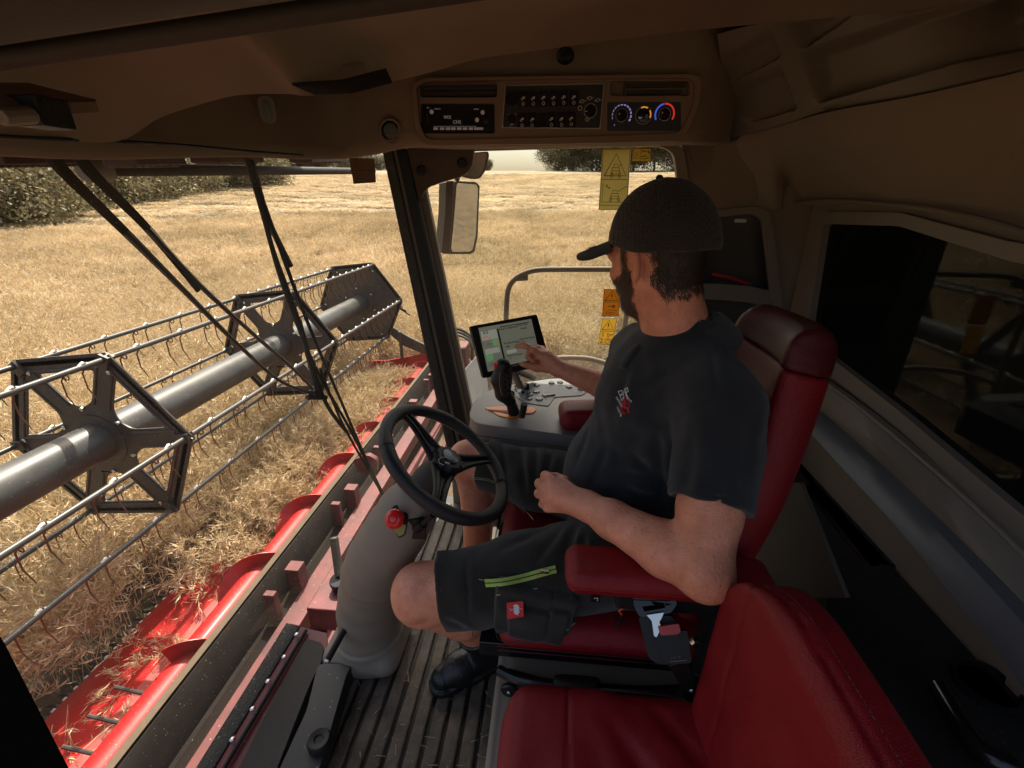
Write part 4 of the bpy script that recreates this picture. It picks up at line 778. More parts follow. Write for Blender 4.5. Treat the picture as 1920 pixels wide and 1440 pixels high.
wq = thing('windscreen_wiper', 'thin black wiper pair hanging steeply from the roof edge to the steering column', 'wiper', tuple(onW(466, 300, .03)))
for P in ([(464, 296), (520, 452), (575, 600), (632, 735), (690, 868), (728, 944)], [(462, 296), (492, 400), (532, 540), (592, 690), (660, 812), (722, 940)]):
    q = [onW(x, y, .025) for x, y in P]; MB().tube(spline(q, 30), np.linspace(.0065, .0045, 30), 6).build('wiper_arm', M_rubber, wq)
m = MB(); q = [onW(x, y, .015) for x, y in ((600, 690), (640, 790), (690, 880), (726, 942))]; m.tube(spline(q, 12), .0045, 6); m.build('wiper_blade', M_black, wq)
rb = thing('roof_access_bar', 'dark dusty tube running level behind the wipers under the roof', 'bar', tuple(at(200, 318, X=1.15)))
a, b = at(196, 318, X=1.15), at(700, 321, X=1.15); MB().tube([a, b], .0165, 16).build('tube', M_rubber, rb, smooth=60); MB().lathe([(.03, 0), (.03, .05), (.026, .055)], a + (a - b) * 0, nrm(a - b), 20).build('end_cap', M_grey, rb)
dc = MB(); q = [onW(x, y, -.01) for x, y in ((654, 296), (702, 297), (705, 342), (663, 345))]; u = nrm(q[1] - q[0]); G = np.array([[q[0], q[1]], [(q[0] * .52 + q[3] * .48), (q[1] * .5 + q[2] * .5)], [q[3], q[2]]]); n_ = nrm(CAM - q[0])
dc.slab(G, n_ * -.0015); vdn = nrm(q[0] - q[3])
for k in range(9):
    p = q[0] * (1 - (k + .6) / 9.5) + q[3] * ((k + .6) / 9.5) + n_ * .001 + u * .005; dc.beam(p, p + u * (.045 if k % 2 else .03), .0008, .0008, mi=1)
dc.beam(q[0] * .52 + q[3] * .48 + n_ * .001, q[1] * .5 + q[2] * .5 + n_ * .001, .0012, .0012, mi=1); p = q[0] * .92 + q[3] * .08 + n_ * .0012 + u * .02; dc.beam(p, p + u * .012, .003, .001, mi=1)
o = dc.build('service_card', [mat('card_tan', (.36, .21, .15), .8), M_black2]); tag(o, 'reddish tan printed card hanging at the top right of the windscreen', 'card')

# ================================================================ sculpting with distance fields
class Fr:                                   # local frame: origin and rows of axes
    def __init__(s, o, *ax): s.o = V(*o); s.R = np.array([nrm(a) for a in ax])
    def __call__(s, P): return (P - s.o) @ s.R.T
    def w(s, q): return s.o + np.asarray(q, float) @ s.R
def s_cone(P, a, b, ra, rb):
    a = V(*a); b = V(*b); d = b - a; t = np.clip(((P - a) @ d) / (d @ d), 0, 1)
    return np.linalg.norm(P - a - t[:, None] * d, axis=1) - (ra + (rb - ra) * t)
def s_ell(P, c, r, R=None):
    q = P - V(*c)
    if R is not None: q = q @ np.array(R).T
    r = V(*r); k0 = np.linalg.norm(q / r, axis=1); k1 = np.linalg.norm(q / (r * r), axis=1) + 1e-9
    return k0 * (k0 - 1) / k1
def s_box(P, c, h, r, R=None):
    q = P - V(*c)
    if R is not None: q = q @ np.array(R).T
    q = np.abs(q) - (V(*h) - r); return np.linalg.norm(np.maximum(q, 0), axis=1) + np.minimum(q.max(1), 0) - r
def smin(a, b, k):
    h = np.clip(.5 + .5 * (b - a) / k, 0, 1); return b + (a - b) * h - k * h * (1 - h)
def smax(a, b, k): return -smin(-a, -b, k)
def s_chain(P, pts, rad, k=.0):
    d = None
    for i in range(len(pts) - 1):
        e = s_cone(P, pts[i], pts[i + 1], rad[i], rad[i + 1]); d = e if d is None else (np.minimum(d, e) if not k else smin(d, e, k))
    return d
def crease(P, a, b, w_, amp):               # a fold line pressed into (amp>0) or raised on cloth
    a = V(*a); b = V(*b); d = b - a; t = np.clip(((P - a) @ d) / (d @ d), 0, 1)
    q = np.linalg.norm(P - a - t[:, None] * d, axis=1); return amp * np.exp(-(q / w_) ** 2) * np.sin(np.pi * np.clip(t, .04, .96)) ** .5
def creaseN(P, pts, w_, amp):                # a fold following several points on the cloth
    best = None; n = len(pts) - 1
    for i in range(n):
        a, b = pts[i], pts[i + 1]; d = b - a; t = np.clip(((P - a) @ d) / (d @ d + 1e-9), 0, 1); q = np.linalg.norm(P - a - t[:, None] * d, axis=1); v = amp * np.exp(-(q / w_) ** 2) * np.sin(np.pi * np.clip((i + t) / n, .02, .98)) ** .7
        best = v if best is None else np.where(np.abs(v) > np.abs(best), v, best)
    return best
def lay(fn, raw):
    out = []
    for a, b, w_, amp in raw: out.append(([on_sdf(fn, a[0] + (b[0] - a[0]) * t, a[1] + (b[1] - a[1]) * t) for t in (0, .25, .5, .75, 1)], w_, amp))
    return out
_NG = rng.normal(size=(16, 16, 16))
def vnoise(P, sc):
    q = P * sc; i = np.floor(q).astype(int); f = q - i; f = f * f * (3 - 2 * f); r = 0
    for dx in (0, 1):
        for dy in (0, 1):
            for dz in (0, 1):
                w_ = (f[:, 0] if dx else 1 - f[:, 0]) * (f[:, 1] if dy else 1 - f[:, 1]) * (f[:, 2] if dz else 1 - f[:, 2])
                r = r + w_ * _NG[(i[:, 0] + dx) % 16, (i[:, 1] + dy) % 16, (i[:, 2] + dz) % 16]
    return r
def sdf_mesh(fn, lo, hi, res, name, mats, parent=None, matfn=None, label=None, smooth=True):
    lo = V(*lo); hi = V(*hi); B = 8; nb = np.maximum(np.ceil((hi - lo) / (res * B)).astype(int), 1); n = nb * B
    bi = np.stack(np.meshgrid(*[np.arange(k) for k in nb], indexing='ij'), -1).reshape(-1, 3)
    cen_ = lo + (bi * B + (B - 1) / 2) * res; dc_ = fn(cen_)
    A = np.repeat(np.repeat(np.repeat(dc_.reshape(nb).astype(np.float32), B, 0), B, 1), B, 2)
    act = bi[np.abs(dc_) < res * B * 1.35]
    loc = np.stack(np.meshgrid(*[np.arange(B)] * 3, indexing='ij'), -1).reshape(-1, 3)
    for s0 in range(0, len(act), 256):
        idx = (act[s0:s0 + 256, None] * B + loc[None]).reshape(-1, 3); A[idx[:, 0], idx[:, 1], idx[:, 2]] = fn(lo + idx * res)
    A[0], A[-1], A[:, 0], A[:, -1], A[:, :, 0], A[:, :, -1] = [np.abs(q) + 1e-3 for q in (A[0], A[-1], A[:, 0], A[:, -1], A[:, :, 0], A[:, :, -1])]
    ins = A < 0; cnt = sum(ins[dx:n[0] - 1 + dx, dy:n[1] - 1 + dy, dz:n[2] - 1 + dz].astype(np.int8) for dx in (0, 1) for dy in (0, 1) for dz in (0, 1))
    cells = np.argwhere((cnt > 0) & (cnt < 8)); vid = np.full(n - 1, -1, np.int64); vid[cells[:, 0], cells[:, 1], cells[:, 2]] = np.arange(len(cells))
    acc = np.zeros((len(cells), 3)); num = np.zeros(len(cells)); E_ = []
    cor = [(x, y, z) for x in (0, 1) for y in (0, 1) for z in (0, 1)]
    for p in cor:
        for ax in range(3):
            if p[ax] == 0:
                q = list(p); q[ax] = 1; a = A[tuple((cells + p).T)]; b = A[tuple((cells + q).T)]; k = (a < 0) != (b < 0); t = np.where(k, a / (a - b + 1e-12), 0)
                v = np.array(p, float)[None].repeat(len(cells), 0); v[:, ax] = t; acc += v * k[:, None]; num += k
    vs = lo + (cells + acc / np.maximum(num, 1)[:, None]) * res
    for _ in range(2):
        d0 = fn(vs); e = res * .3; g = np.stack([(fn(vs + np.eye(3)[i] * e) - d0) / e for i in range(3)], 1); gl = np.linalg.norm(g, axis=1)[:, None] + 1e-6
        vs = vs - np.clip(d0[:, None] / gl, -res * .7, res * .7) * g / gl
    fs = []
    for ax in range(3):
        s1 = [slice(None)] * 3; s2 = [slice(None)] * 3; s1[ax] = slice(0, -1); s2[ax] = slice(1, None); sg = ins[tuple(s1)] != ins[tuple(s2)]
        e = np.argwhere(sg); o1, o2 = [(1, 2), (2, 0), (0, 1)][ax]; k = (e[:, o1] > 0) & (e[:, o2] > 0) & (e[:, o1] < n[o1] - 1) & (e[:, o2] < n[o2] - 1); e = e[k]
        u = np.eye(3, dtype=int)[o1]; w_ = np.eye(3, dtype=int)[o2]
        q = np.stack([vid[tuple(e.T)], vid[tuple((e - u).T)], vid[tuple((e - u - w_).T)], vid[tuple((e - w_).T)]], 1)
        fl = ins[tuple(e.T)]; q = np.where(fl[:, None], q, q[:, ::-1]); fs.append(q[(q >= 0).all(1)])
    fs = np.concatenate(fs)[:, ::-1]
    me = bpy.data.meshes.new(name); me.from_pydata(vs.tolist(), [], fs.tolist())
    for m_ in (mats if isinstance(mats, (list, tuple)) else [mats]): me.materials.append(m_)
    if matfn is not None: me.polygons.foreach_set('material_index', matfn(vs[fs].mean(1)).astype(np.int32))
    me.polygons.foreach_set('use_smooth', [smooth] * len(fs)); me.update()
    me.validate(); bm = bmesh.new(); bm.from_mesh(me); bmesh.ops.recalc_face_normals(bm, faces=bm.faces); bm.to_mesh(me); bm.free()
    o = link(name, me, parent, label); o['_w'] = 0; del o['_w']; return o
def bvh_of(o):
    off = wloc(o); return BVHTree.FromPolygons([tuple(v.co + off) for v in o.data.vertices], [tuple(p.vertices) for p in o.data.polygons])
class PL:                                   # a plane looked up by picture position, for building flat panels in place
    def __init__(s, c, n): s.c = V(*c); s.n = nrm(n)
    def at(s, x, y, off=0.): v = D(x, y); t = ((s.c + s.n * off - CAM) @ s.n) / (v @ s.n); return CAM + v * t
    def poly(s, m, P, th, mi=0, off=0., holes=(), r=0):
        u = nrm(np.cross((0, 0, 1), s.n)); v = np.cross(s.n, u); o = s.c + s.n * off
        f = lambda Q: [((s.at(x, y, off) - o) @ u, (s.at(x, y, off) - o) @ v) for x, y in Q]
        P2 = f(P); P2 = roundpoly(P2, r) if r else P2; return m.plate(P2, [f(h) for h in holes], o, u, v, th, mi)
    def text(s, m, t, x, y, h, mi, dx=(1, 0), off=.001, align='LEFT', bold=0):
        p = s.at(x, y, off); q = s.at(x + dx[0] * 10, y + dx[1] * 10, off); u = nrm(q - p); v = np.cross(s.n, u); k = np.linalg.norm(s.at(x, y - h, off) - p); m.text(t, k * 1.35, p, u, v, mi, align=align, bold=bold)
def stitch(m, pts, mi=0, r=.0009, gap=.0065, ln=.0042, n=None):
    P = np.array(pts); L = np.concatenate([[0], np.cumsum(np.linalg.norm(np.diff(P, axis=0), axis=1))]); s_ = 0
    while s_ + ln < L[-1]:
        a = np.array([np.interp(s_, L, P[:, i]) for i in range(3)]); b = np.array([np.interp(s_ + ln, L, P[:, i]) for i in range(3)]); m.tube([a, b], r, 4, mi); s_ += gap

# ================================================================ steering column and wheel
sc_ = thing('steering_column', 'taupe steering pedestal rising from the mat with black wheel and red stop button', 'steering column', (.56, 0, 0))
PC = spline([(.56, -.05, .02), (.54, -.035, .22), (.485, -.01, .40), (.41, .01, .54), (.335, .02, .67)], 10)
def f_ped(P):
    q = P.copy(); q[:, 1] *= .92
    d = s_chain(q, PC, np.interp(np.linspace(0, 1, 10), [0, .3, .6, .85, 1], [.100, .088, .081, .074, .058]), .02)
    d = smax(d, .012 - P[:, 2], .01)
    d = smin(d, s_box(P, (.565, -.05, .04), (.118, .11, .04), .045), .02)
    c1 = P[:, 2] - .355 - .35 * (P[:, 0] - .5); c2 = P[:, 2] - .10
    return d + .0035 * np.exp(-(c1 / .004) ** 2) - .004 * (c1 > 0) + .003 * np.exp(-(c2 / .005) ** 2) - .006 * (c2 < 0)
sdf_mesh(f_ped, (.1, -.2, -.01), (.8, .22, .82), .007, 'pedestal', M_beige, sc_)
m = MB(); m.lathe([(.10, -.04), (.11, 0), (.105, .02)], (.56, -.05, .0), (0, 0, 1), 40); m.build('pedestal_boot', M_rubber, sc_)
def on_sdf(fn, x, y, t0=.5, t1=3., off=0.):
    v = D(x, y); v = v / np.linalg.norm(v); t = np.array([t0])
    for _ in range(80): t = np.clip(t + .8 * (fn(CAM[None] + v[None] * t[:, None]) - off), .3, 2.4)
    if t[0] > 2.3 or abs(fn((CAM + v * t[0])[None])[0] - off) > .01: ts = np.linspace(.5, 2., 400); t = [ts[np.argmin(fn(CAM + v * ts[:, None]))]]
    return CAM + v * t[0]
def nrm_sdf(fn, p):
    e = 2e-3; return nrm([fn((p + np.eye(3)[i] * e)[None])[0] - fn((p - np.eye(3)[i] * e)[None])[0] for i in range(3)])
p = on_sdf(f_ped, 750, 972); n_ = nrm_sdf(f_ped, p); n_ = nrm(n_ + V(0, .2, .5)); m = MB(); Pl = PL(p + n_ * .004, n_)
Pl.poly(m, [(742, 946), (757, 952), (766, 966), (760, 1004), (748, 1010), (734, 982), (733, 954)], .003, 0, .0, r=.006); Pl.poly(m, [(738, 980), (762, 984), (757, 1002), (748, 1006), (738, 990)], .003, 1, .002, r=.003)
m.lathe([(.016, -.01), (.016, .016), (.013, .02), (.013, .03)], Pl.at(750, 972), n_, 20, 0); px = Pl.at(750, 972) + n_ * .03
m.lathe([(.018, 0), (.0225, .004), (.0235, .012), (.020, .020), (.011, .0235), (.009, .021), (.008, .024), (.003, .025)], px, n_, 32, 2); m.build('emergency_stop', [M_black, M_yellow, mat('stop_red', (.75, .02, .02), .3, coat=.3, var=.03)], sc_, smooth=50)
p = on_sdf(f_ped, 782, 990); n_ = nrm_sdf(f_ped, p); m = MB(); e = at(812, 966, Y=float(p[1]) + .03)
m.box(p, (.02, .006, .03), mi=0)
m.tube([p, p * .6 + e * .4], [.014, .010], 12); m.tube([p * .6 + e * .4, p * .5 + e * .5, e], [.0085, .006, .0075], 12); m.lathe([(.013, 0), (.014, .004), (.012, .008)], p * .7 + e * .3, nrm(e - p), 14); m.build('gear_lever', M_black, sc_, smooth=50)
p = on_sdf(f_ped, 645, 1182); e = at(614, 1238, Y=.13); m = MB(); m.tube([p, e], .0095, 16); m.tube([e, e + nrm(e - p) * .006], [.009, .007], 16, 1); m.tube([e + nrm(e - p) * .004, e + nrm(e - p) * .0065], .0045, 12, 0); m.build('tilt_handle', [M_black, M_steel], sc_, smooth=60)
WC = V(.247, .02, .787); wn = nrm((-math.sin(math.radians(38)), .0, math.cos(math.radians(38))))
e1 = nrm(np.cross(wn, (0, 0, 1))); e2 = np.cross(wn, e1)
def wp_(r, a, h=0): return WC + r * (math.cos(a) * e1 + math.sin(a) * e2) + wn * h
wh = MB(); ring = []
for i in range(97):
    a = 2 * math.pi * i / 96; row = []
    for j in range(20):
        b = 2 * math.pi * j / 20; rr_ = .0158 * (1 + .06 * math.sin(6 * a)); row.append(wp_(.169 + rr_ * math.cos(b) * 1.05, a, rr_ * math.sin(b)))
    ring.append(row)
wh.grid(np.array(ring), closed=True); wheel = wh.build('steering_wheel', leather('black_leather', (.018, .018, .02)), sc_, smooth=180)
# spoke directions chosen so their ends match the picture
def ang_of(x, y):
    Pw = PL(WC, wn).at(x, y); q = Pw - WC; return math.atan2(q @ e2, q @ e1)
m = MB()
for x, y in ((768, 786), (906, 862), (824, 930)):
    a = ang_of(x, y)
    for s_ in (-1, 1):
        P = [wp_(.035, a + s_ * .75, -.012), wp_(.07, a + s_ * .22, -.006), wp_(.12, a + s_ * .085, .0), wp_(.165, a + s_ * .065, .002)]
        m.tube(spline(P, 12), np.linspace(.0105, .0065, 12), 10, flat=.75)
    m.slab(np.array([[wp_(r, a - w_, -.003 - .004 * (r < .08)) for r in (.03, .07, .12, .162)] for w_ in (.5 * 0 + .0,)] + [[wp_(r, a - k, h) for r, k, h in ((.03, .5, -.008), (.07, .2, -.006), (.12, .075, -.002), (.162, .06, 0))]] + [[wp_(r, a + k, h) for r, k, h in ((.03, .5, -.008), (.07, .2, -.006), (.12, .075, -.002), (.162, .06, 0))]])[[1, 0, 2]], -wn * .006)
m.build('spoke_frame', M_black, wheel, smooth=60)
m = MB(); prof_ = []
for j in range(60):
    a = 2 * math.pi * j / 60; prof_.append(.038 + (.0035 if (j // 3) % 2 else 0))
m.grid(np.array([[wp_(prof_[j % 60] * q, 2 * math.pi * j / 60, h) for j in range(61)] for q, h in ((.9, -.018), (1, -.012), (1, .004), (.86, .012), (.62, .013), (.0, .010))]))
m.lathe([(.023, 0), (.022, .004), (.001, .006)], WC + wn * .012, wn, 28, 1); m.build('hub_knob', [M_black, M_blackgloss], wheel, smooth=40)
m = MB(); Pl = PL(WC + wn * .0185, wn); a0 = ang_of(850, 876) if False else 0
m.tube([Pl.at(x, y) for x, y in ((822, 862), (828, 857), (838, 857), (848, 862))], .0006, 5); m.tube([Pl.at(x, y) for x, y in ((822, 862), (824, 868), (832, 872))], .0006, 5); Pl.text(m, 'MV', 836, 869, 4, 0, dx=(1, .25), off=.0005); m.build('hub_emblem', M_white, wheel)
m = MB()                                   # leather seams round the rim
for x, y in ((727, 840), (848, 776), (935, 905)):
    a = ang_of(x, y); m.tube([wp_(.169 + .0165 * math.cos(b), a, .0162 * math.sin(b)) for b in np.linspace(0, 6.283, 24)], .0011, 5)
for i in range(150):
    a = ang_of(768, 786) - .25 - i * .0145; P = [wp_(.169 - .0158 * math.cos(b), a + (b - .3) * .02, .0162 * math.sin(b)) for b in (.15, .5)]; m.tube(P, .0008, 4)
m.build('rim_stitching', mat('dark_thread', (.03, .03, .032), .8), wheel)
m = MB(); m.tube([(.33, .02, .66), WC - wn * .07, WC - wn * .01], [.055, .045, .036], 24); m.build('column_shroud', M_black, sc_, smooth=60)

# ================================================================ right-hand armrest console, joystick, monitor
ac = thing('control_console', 'grey armrest console with button pad beside the side window, under the pointing arm', 'console', tuple(at(1000, 800, Z=.62)))
def TZ(x, y, Z=.70): p = at(x, y, Z=Z); return (p[0], p[1])
co = roundpoly([TZ(*q) for q in ((879, 778), (888, 752), (915, 732), (965, 720), (1040, 709), (1105, 713), (1190, 735), (1215, 850), (1110, 822), (1000, 807), (915, 797), (890, 792))], .035, 6)
m = MB(); m.plate(co, [], (0, 0, .678), UX, UY, .044); m.build('console_top', M_grey, ac, bev=.016, seg=4)
cc_ = np.mean(co, 0); low = [tuple(cc_ + (np.array(p) - cc_) * V(1.0, 1.04)) for p in co]
m = MB(); m.plate([tuple(cc_ + (np.array(p) - cc_) * 1.015) for p in co], [], (0, 0, .622), UX, UY, .062); m.build('console_skirt', M_beige, ac, bev=.02, seg=4)
m = MB(); m.box((-.12, -.40, .50), (.14, .05, .09)); m.build('console_arm', M_black, ac, bev=.01)
pt = lambda x, y, dz=0.: at(x, y, Z=.701 + dz)
m = MB(); m.plate(roundpoly([TZ(*q, Z=.701) for q in ((962, 728), (1000, 717), (1040, 713), (1075, 718), (1110, 728), (1090, 742), (1040, 745), (1028, 762), (985, 756), (968, 745))], .01), [], (0, 0, .7015), UX, UY, .003)
m.build('button_field', mat('fine_grid_grey', (.14, .15, .17), .5, var=.4, vs=160), ac)
m = MB()
for x, y, r, mi in ((1006, 724, .0125, 0), (1034, 719.5, .0125, 0), (1050, 718.5, .0125, 0), (1067, 727, .0125, 1), (1005, 736, .014, 0), (993, 741, .014, 0), (991, 749, .014, 0), (1011, 750, .014, 0), (1022, 743, .012, 0), (1088, 731, .011, 0), (978, 738, .012, 0)):
    m = MB(); m.lathe([(r, 0), (r, .004), (r * .85, .007), (r * .3, .0075)], pt(x, y), UZ, 22, mi)
    if mi == 0: m.tube([pt(x, y, .0085) + V(r * .5 * math.cos(t), r * .4 * math.sin(t), 0) for t in np.linspace(.3, 5, 8)], .0006, 4, 2)
    m.build('console_button', [M_blackgloss, M_grey, M_white], ac, smooth=50)
m = MB(); m.lathe([(.008, 0), (.007, .014), (.006, .024), (.003, .025)], pt(989, 730), UZ, 16, 0); m.build('toggle_knob', M_black, ac, smooth=50); m = MB()
m.box(pt(1030, 741, .004), (.022, .006, .004), np.array([[.9, .43, 0], [-.43, .9, 0], [0, 0, 1]]), 1)
m.build('rocker_key', [M_blackgloss, M_grey], ac, bev=.001)
m = MB(); m.tube([pt(968, 736), pt(967, 724, .01)], .003, 8); m.lathe([(.001, -.006), (.006, -.003), (.0065, .002), (.001, .006)], pt(967, 723, .012), UZ, 12, 1); m.build('throttle_lever', [M_black, mat('yellow_knob', (.7, .5, .05), .4)], ac, smooth=60)
m = MB()
for P, r in (([(908, 765), (935, 762), (960, 764), (945, 771), (925, 773)], .008), ([(924, 773), (950, 766), (972, 776), (974, 782), (958, 785), (935, 780)], .008), ([(968, 765), (998, 764), (1006, 769), (998, 776), (975, 775)], .008)):
    m.plate(roundpoly([TZ(*q, Z=.701) for q in P], r), [], (0, 0, .7012 + .0004 * len(m.f) / 50), UX, UY, .003)
m.build('joystick_slot', M_orange, ac)
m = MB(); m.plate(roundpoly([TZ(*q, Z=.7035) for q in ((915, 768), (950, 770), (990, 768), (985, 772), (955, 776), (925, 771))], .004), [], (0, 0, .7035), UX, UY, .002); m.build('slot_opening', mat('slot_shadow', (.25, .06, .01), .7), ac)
pc_ = at(1095, 775, Z=.73); pa = V(-1, -.10, .02)
FP = Fr((pc_[0] - .04, pc_[1] + .005, .728), pa, np.cross((0, 0, 1), pa), (0, 0, 1))
def f_pad(P): q = FP(P); return s_box(q, (0, 0, 0), (.12, .062, .034), .028) + .003 * np.cos(q[:, 1] * 30) * 0 - .004 * np.exp(-(q[:, 0] / .12) ** 2)
pad = sdf_mesh(f_pad, pc_ - V(.3, .12, .08), pc_ + V(.2, .12, .06), .005, 'arm_pad', M_leather, ac)
m = MB()
for dx in (-.085, -.078): m.tube([FP.w((dx, y, .0345 - .022 * (abs(y) / .07) ** 4)) for y in np.linspace(-.069, .069, 15)], .0012, 5)
m.build('pad_seam', M_leatherd, pad)
js = thing('joystick', 'black multifunction joystick with red top button in the orange slot', 'joystick', tuple(at(966, 778, Z=.70)))
jb = at(964, 775, Z=.705); jt = at(943, 700, Y=-.385); jd = nrm(jt - jb)
m = MB(); m.tube([jb, jb * .7 + jt * .3, jb * .5 + jt * .5], [.020, .017, .019], 18); m.tube([at(983, 758, Y=-.37), at(978, 782, Y=-.37)], .011, 12); m.build('stem', M_black, js, smooth=60)
gr = [at(956, 752, Y=-.385), at(944, 738, Y=-.38), at(937, 712, Y=-.38), at(943, 686, Y=-.385)]
def f_gr(P): return smin(s_chain(P, gr, [.019, .026, .027, .024], .01), s_cone(P, gr[0], jb * .6 + jt * .4, .015, .015), .01)
sdf_mesh(f_gr, np.min(gr, 0) - .05, np.max(gr, 0) + .05, .0035, 'grip', M_black, js)
gc = at(949, 712, Y=-.36); gn = nrm(CAM - gc + V(-.75, 0, 0)); Pl = PL(gc, gn); m = MB()
Pl.poly(m, [(941, 684), (953, 680), (961, 688), (960, 712), (957, 735), (950, 746), (941, 742), (936, 722), (937, 698)], .006, 0, 0, r=.01)
for x, y, r in ((951, 688, .0045), (956, 695, .004), (945, 695, .0045), (951, 701, .004), (944, 705, .004), (952, 711, .006), (945, 717, .0045), (954, 723, .004), (946, 727, .004), (952, 733, .0045), (945, 736, .0035), (955, 705, .0035)):
    m.lathe([(r, 0), (r, .003), (r * .7, .0045), (r * .2, .005)], Pl.at(x, y, .003), gn, 14, 1)
m.build('grip_face', [mat('bronze_face', (.10, .06, .045), .35, metal=.3), M_blackgloss], js, bev=.001)
rb_ = at(933, 682, Y=-.38); m = MB(); m.lathe([(.010, -.008), (.010, 0), (.008, .005), (.002, .007)], rb_, nrm(V(.35, .35, .8)), 16, 0); m.box(rb_ + V(.004, .008, -.004), (.006, .004, .01)); m.build('red_button', mat('button_red', (.75, .02, .02), .35), js, bev=.001)
mo = thing('touch_monitor', 'tilted dark framed touch screen pointed at by the driver', 'monitor', tuple(at(955, 705, Y=-.50)))
mn = nrm(V(-.50, .78, .30)); Pm = PL(at(955, 650, Y=-.53), mn); m = MB()
Pm.poly(m, [(881, 612), (1003, 590), (1029, 683), (906, 709)], .028, 0, -.012, r=.008); m.build('housing', M_black, mo, bev=.006, seg=3)
m = MB(); Pm.poly(m, [(881, 612), (890, 611), (916, 707), (906, 709)], .006, 0, .004, r=.003); Pm.poly(m, [(996, 592), (1003, 590), (1029, 683), (1022, 685)], .006, 0, .004, r=.002); m.build('side_grip', M_black, mo, bev=.002)
scr = [(897, 615), (996, 598), (1014, 675), (915, 697)]; m = MB(); Pm.poly(m, scr, .002, 0, .0035)
def SP(u_, v_): a = V(*scr[0]) * (1 - u_) + V(*scr[1]) * u_; b = V(*scr[3]) * (1 - u_) + V(*scr[2]) * u_; return a * (1 - v_) + b * v_
def srect(u0, v0, u1, v1, mi, off=.0052): Pm.poly(m, [SP(u0, v0), SP(u1, v0), SP(u1, v1), SP(u0, v1)], .0006, mi, off)
def stext(t, u_, v_, h, mi=1): x, y = SP(u_, v_); Pm.text(m, t, x, y, h, mi, dx=(1, -.17), off=.0058)
srect(.02, .015, .98, .06, 2); srect(.33, .09, .36, .96, 1); srect(.02, .09, .32, .30, 3); srect(.03, .5, .30, .62, 3); srect(.20, .32, .32, .46, 4); srect(.03, .62, .15, .78, 4); srect(.27, .38, .325, .43, 5); srect(.40, .05, .95, .075, 1)
srect(.62, .56, .74, .63, 2); srect(.80, .52, .96, .60, 2); srect(.42, .62, .60, .70, 3); srect(.55, .86, .74, .94, 2); srect(.42, .86, .5, .94, 2); srect(.8, .86, .95, .94, 2); srect(.03, .94, .2, .99, 2); srect(.22, .94, .4, .99, 2); srect(.42, .955, .6, .995, 1); srect(.62, .955, .8, .995, 1)
stext('0.0', .06, .16, 6.5); stext('Range Configuration', .37, .13, 3.6); stext('Crop Type', .72, .115, 3.6); stext('Canola', .76, .20, 3.6); stext('Fan Speed Range', .40, .47, 3.6); stext('Upper Sieve Range', .70, .44, 3.2); stext('950', .42, .56, 4); stext('12', .74, .52, 4); stext('Lower Sieve Range', .40, .76, 3.2); stext('7', .45, .84, 4)
for u_, v_ in ((.12, .40), (.18, .42), (.10, .86), (.2, .84), (.28, .88)): x, y = SP(u_, v_); cpt = Pm.at(x, y, .006); uu = nrm(np.cross((0, 0, 1), mn)); vv = np.cross(mn, uu); m.tube([cpt + .005 * (math.cos(t) * uu + .7 * math.sin(t) * vv) for t in np.linspace(0, 6.28, 9)], .0004, 4, 1)
x, y = SP(.10, .25); m.tube([Pm.at(x - 5, y + 2, .006), Pm.at(x, y - 3, .006), Pm.at(x + 6, y, .006), Pm.at(x + 9, y + 4, .006)], .0012, 5, 5)
m.build('screen', [mat('screen_green_grey', (.30, .31, .23), .25, emis=.12, var=.02), M_black2, mat('screen_mid_grey', (.22, .23, .18), .3, emis=.2, var=.02), mat('screen_pale', (.5, .52, .42), .3, emis=.14, var=.02), mat('screen_green', (.12, .28, .12), .3, emis=.3, var=.02), mat('screen_red', (.5, .06, .05), .3, emis=.3, var=.02)], mo)
m = MB(); a = Pm.at(960, 690, -.03); m.tube([a, a + V(-.03, .02, -.06), at(985, 722, Z=.70)], .012, 12); m.tube([at(1000, 708, Z=.72), a], .014, 12); m.build('monitor_bracket', M_grey, mo)

# ================================================================ outside the side window
mi_ = thing('door_mirror', 'tall brown exterior mirror outside the side window, showing the field', 'mirror', tuple(at(860, 335, Y=-1.2)))
nm = nrm((-.95, .78, -.10)); Pq = PL(at(870, 410, Y=-1.22), nm)
gl_ = [(858, 343), (893, 346), (896, 354), (892, 440), (886, 468), (880, 472), (848, 472), (846, 466), (852, 400), (856, 346)]
hs = [(853, 339), (890, 341), (898, 348), (894, 445), (888, 472), (880, 476), (845, 476), (842, 470), (849, 400), (851, 342)]
m = MB(); Pq.poly(m, hs, .012, 0, -.004, r=.006); M_mh = mat('mirror_shell_brown', (.16, .12, .09), .6, dust=.4, ds=60)
A = [Pq.at(x, y, -.008) for x, y in hs]; bk = at(835, 405, Y=-1.30); B_ = [a * .72 + (bk + (a - np.mean(A, 0)) * .8) * .28 + V(.05, -.02, 0) for a in A]; m.grid(np.array([A + [A[0]], [a + V(.035, .0, 0) for a in A] + [A[0] + V(.035, .0, 0)], B_ + [B_[0]]])); m.add(B_, [tuple(range(len(B_)))]); m.build('mirror_shell', M_mh, mi_, bev=.003)
m = MB(); Pq.poly(m, gl_, .002, 0, .0035, r=.004); m.build('mirror_glass', mat('mirror_silver', (.75, .7, .6), .04, metal=1., var=.02), mi_)
m = MB(); m.tube([at(856, 340, Y=-1.26), at(860, 325, Y=-1.2), at(862, 300, Y=-1.05)], .012, 8); m.build('mirror_arm', M_black, mi_)
m2 = thing('door_mirror', 'small pale convex mirror tucked beside the bracket above the tall mirror', 'mirror', tuple(at(890, 330, Y=-1.1)))
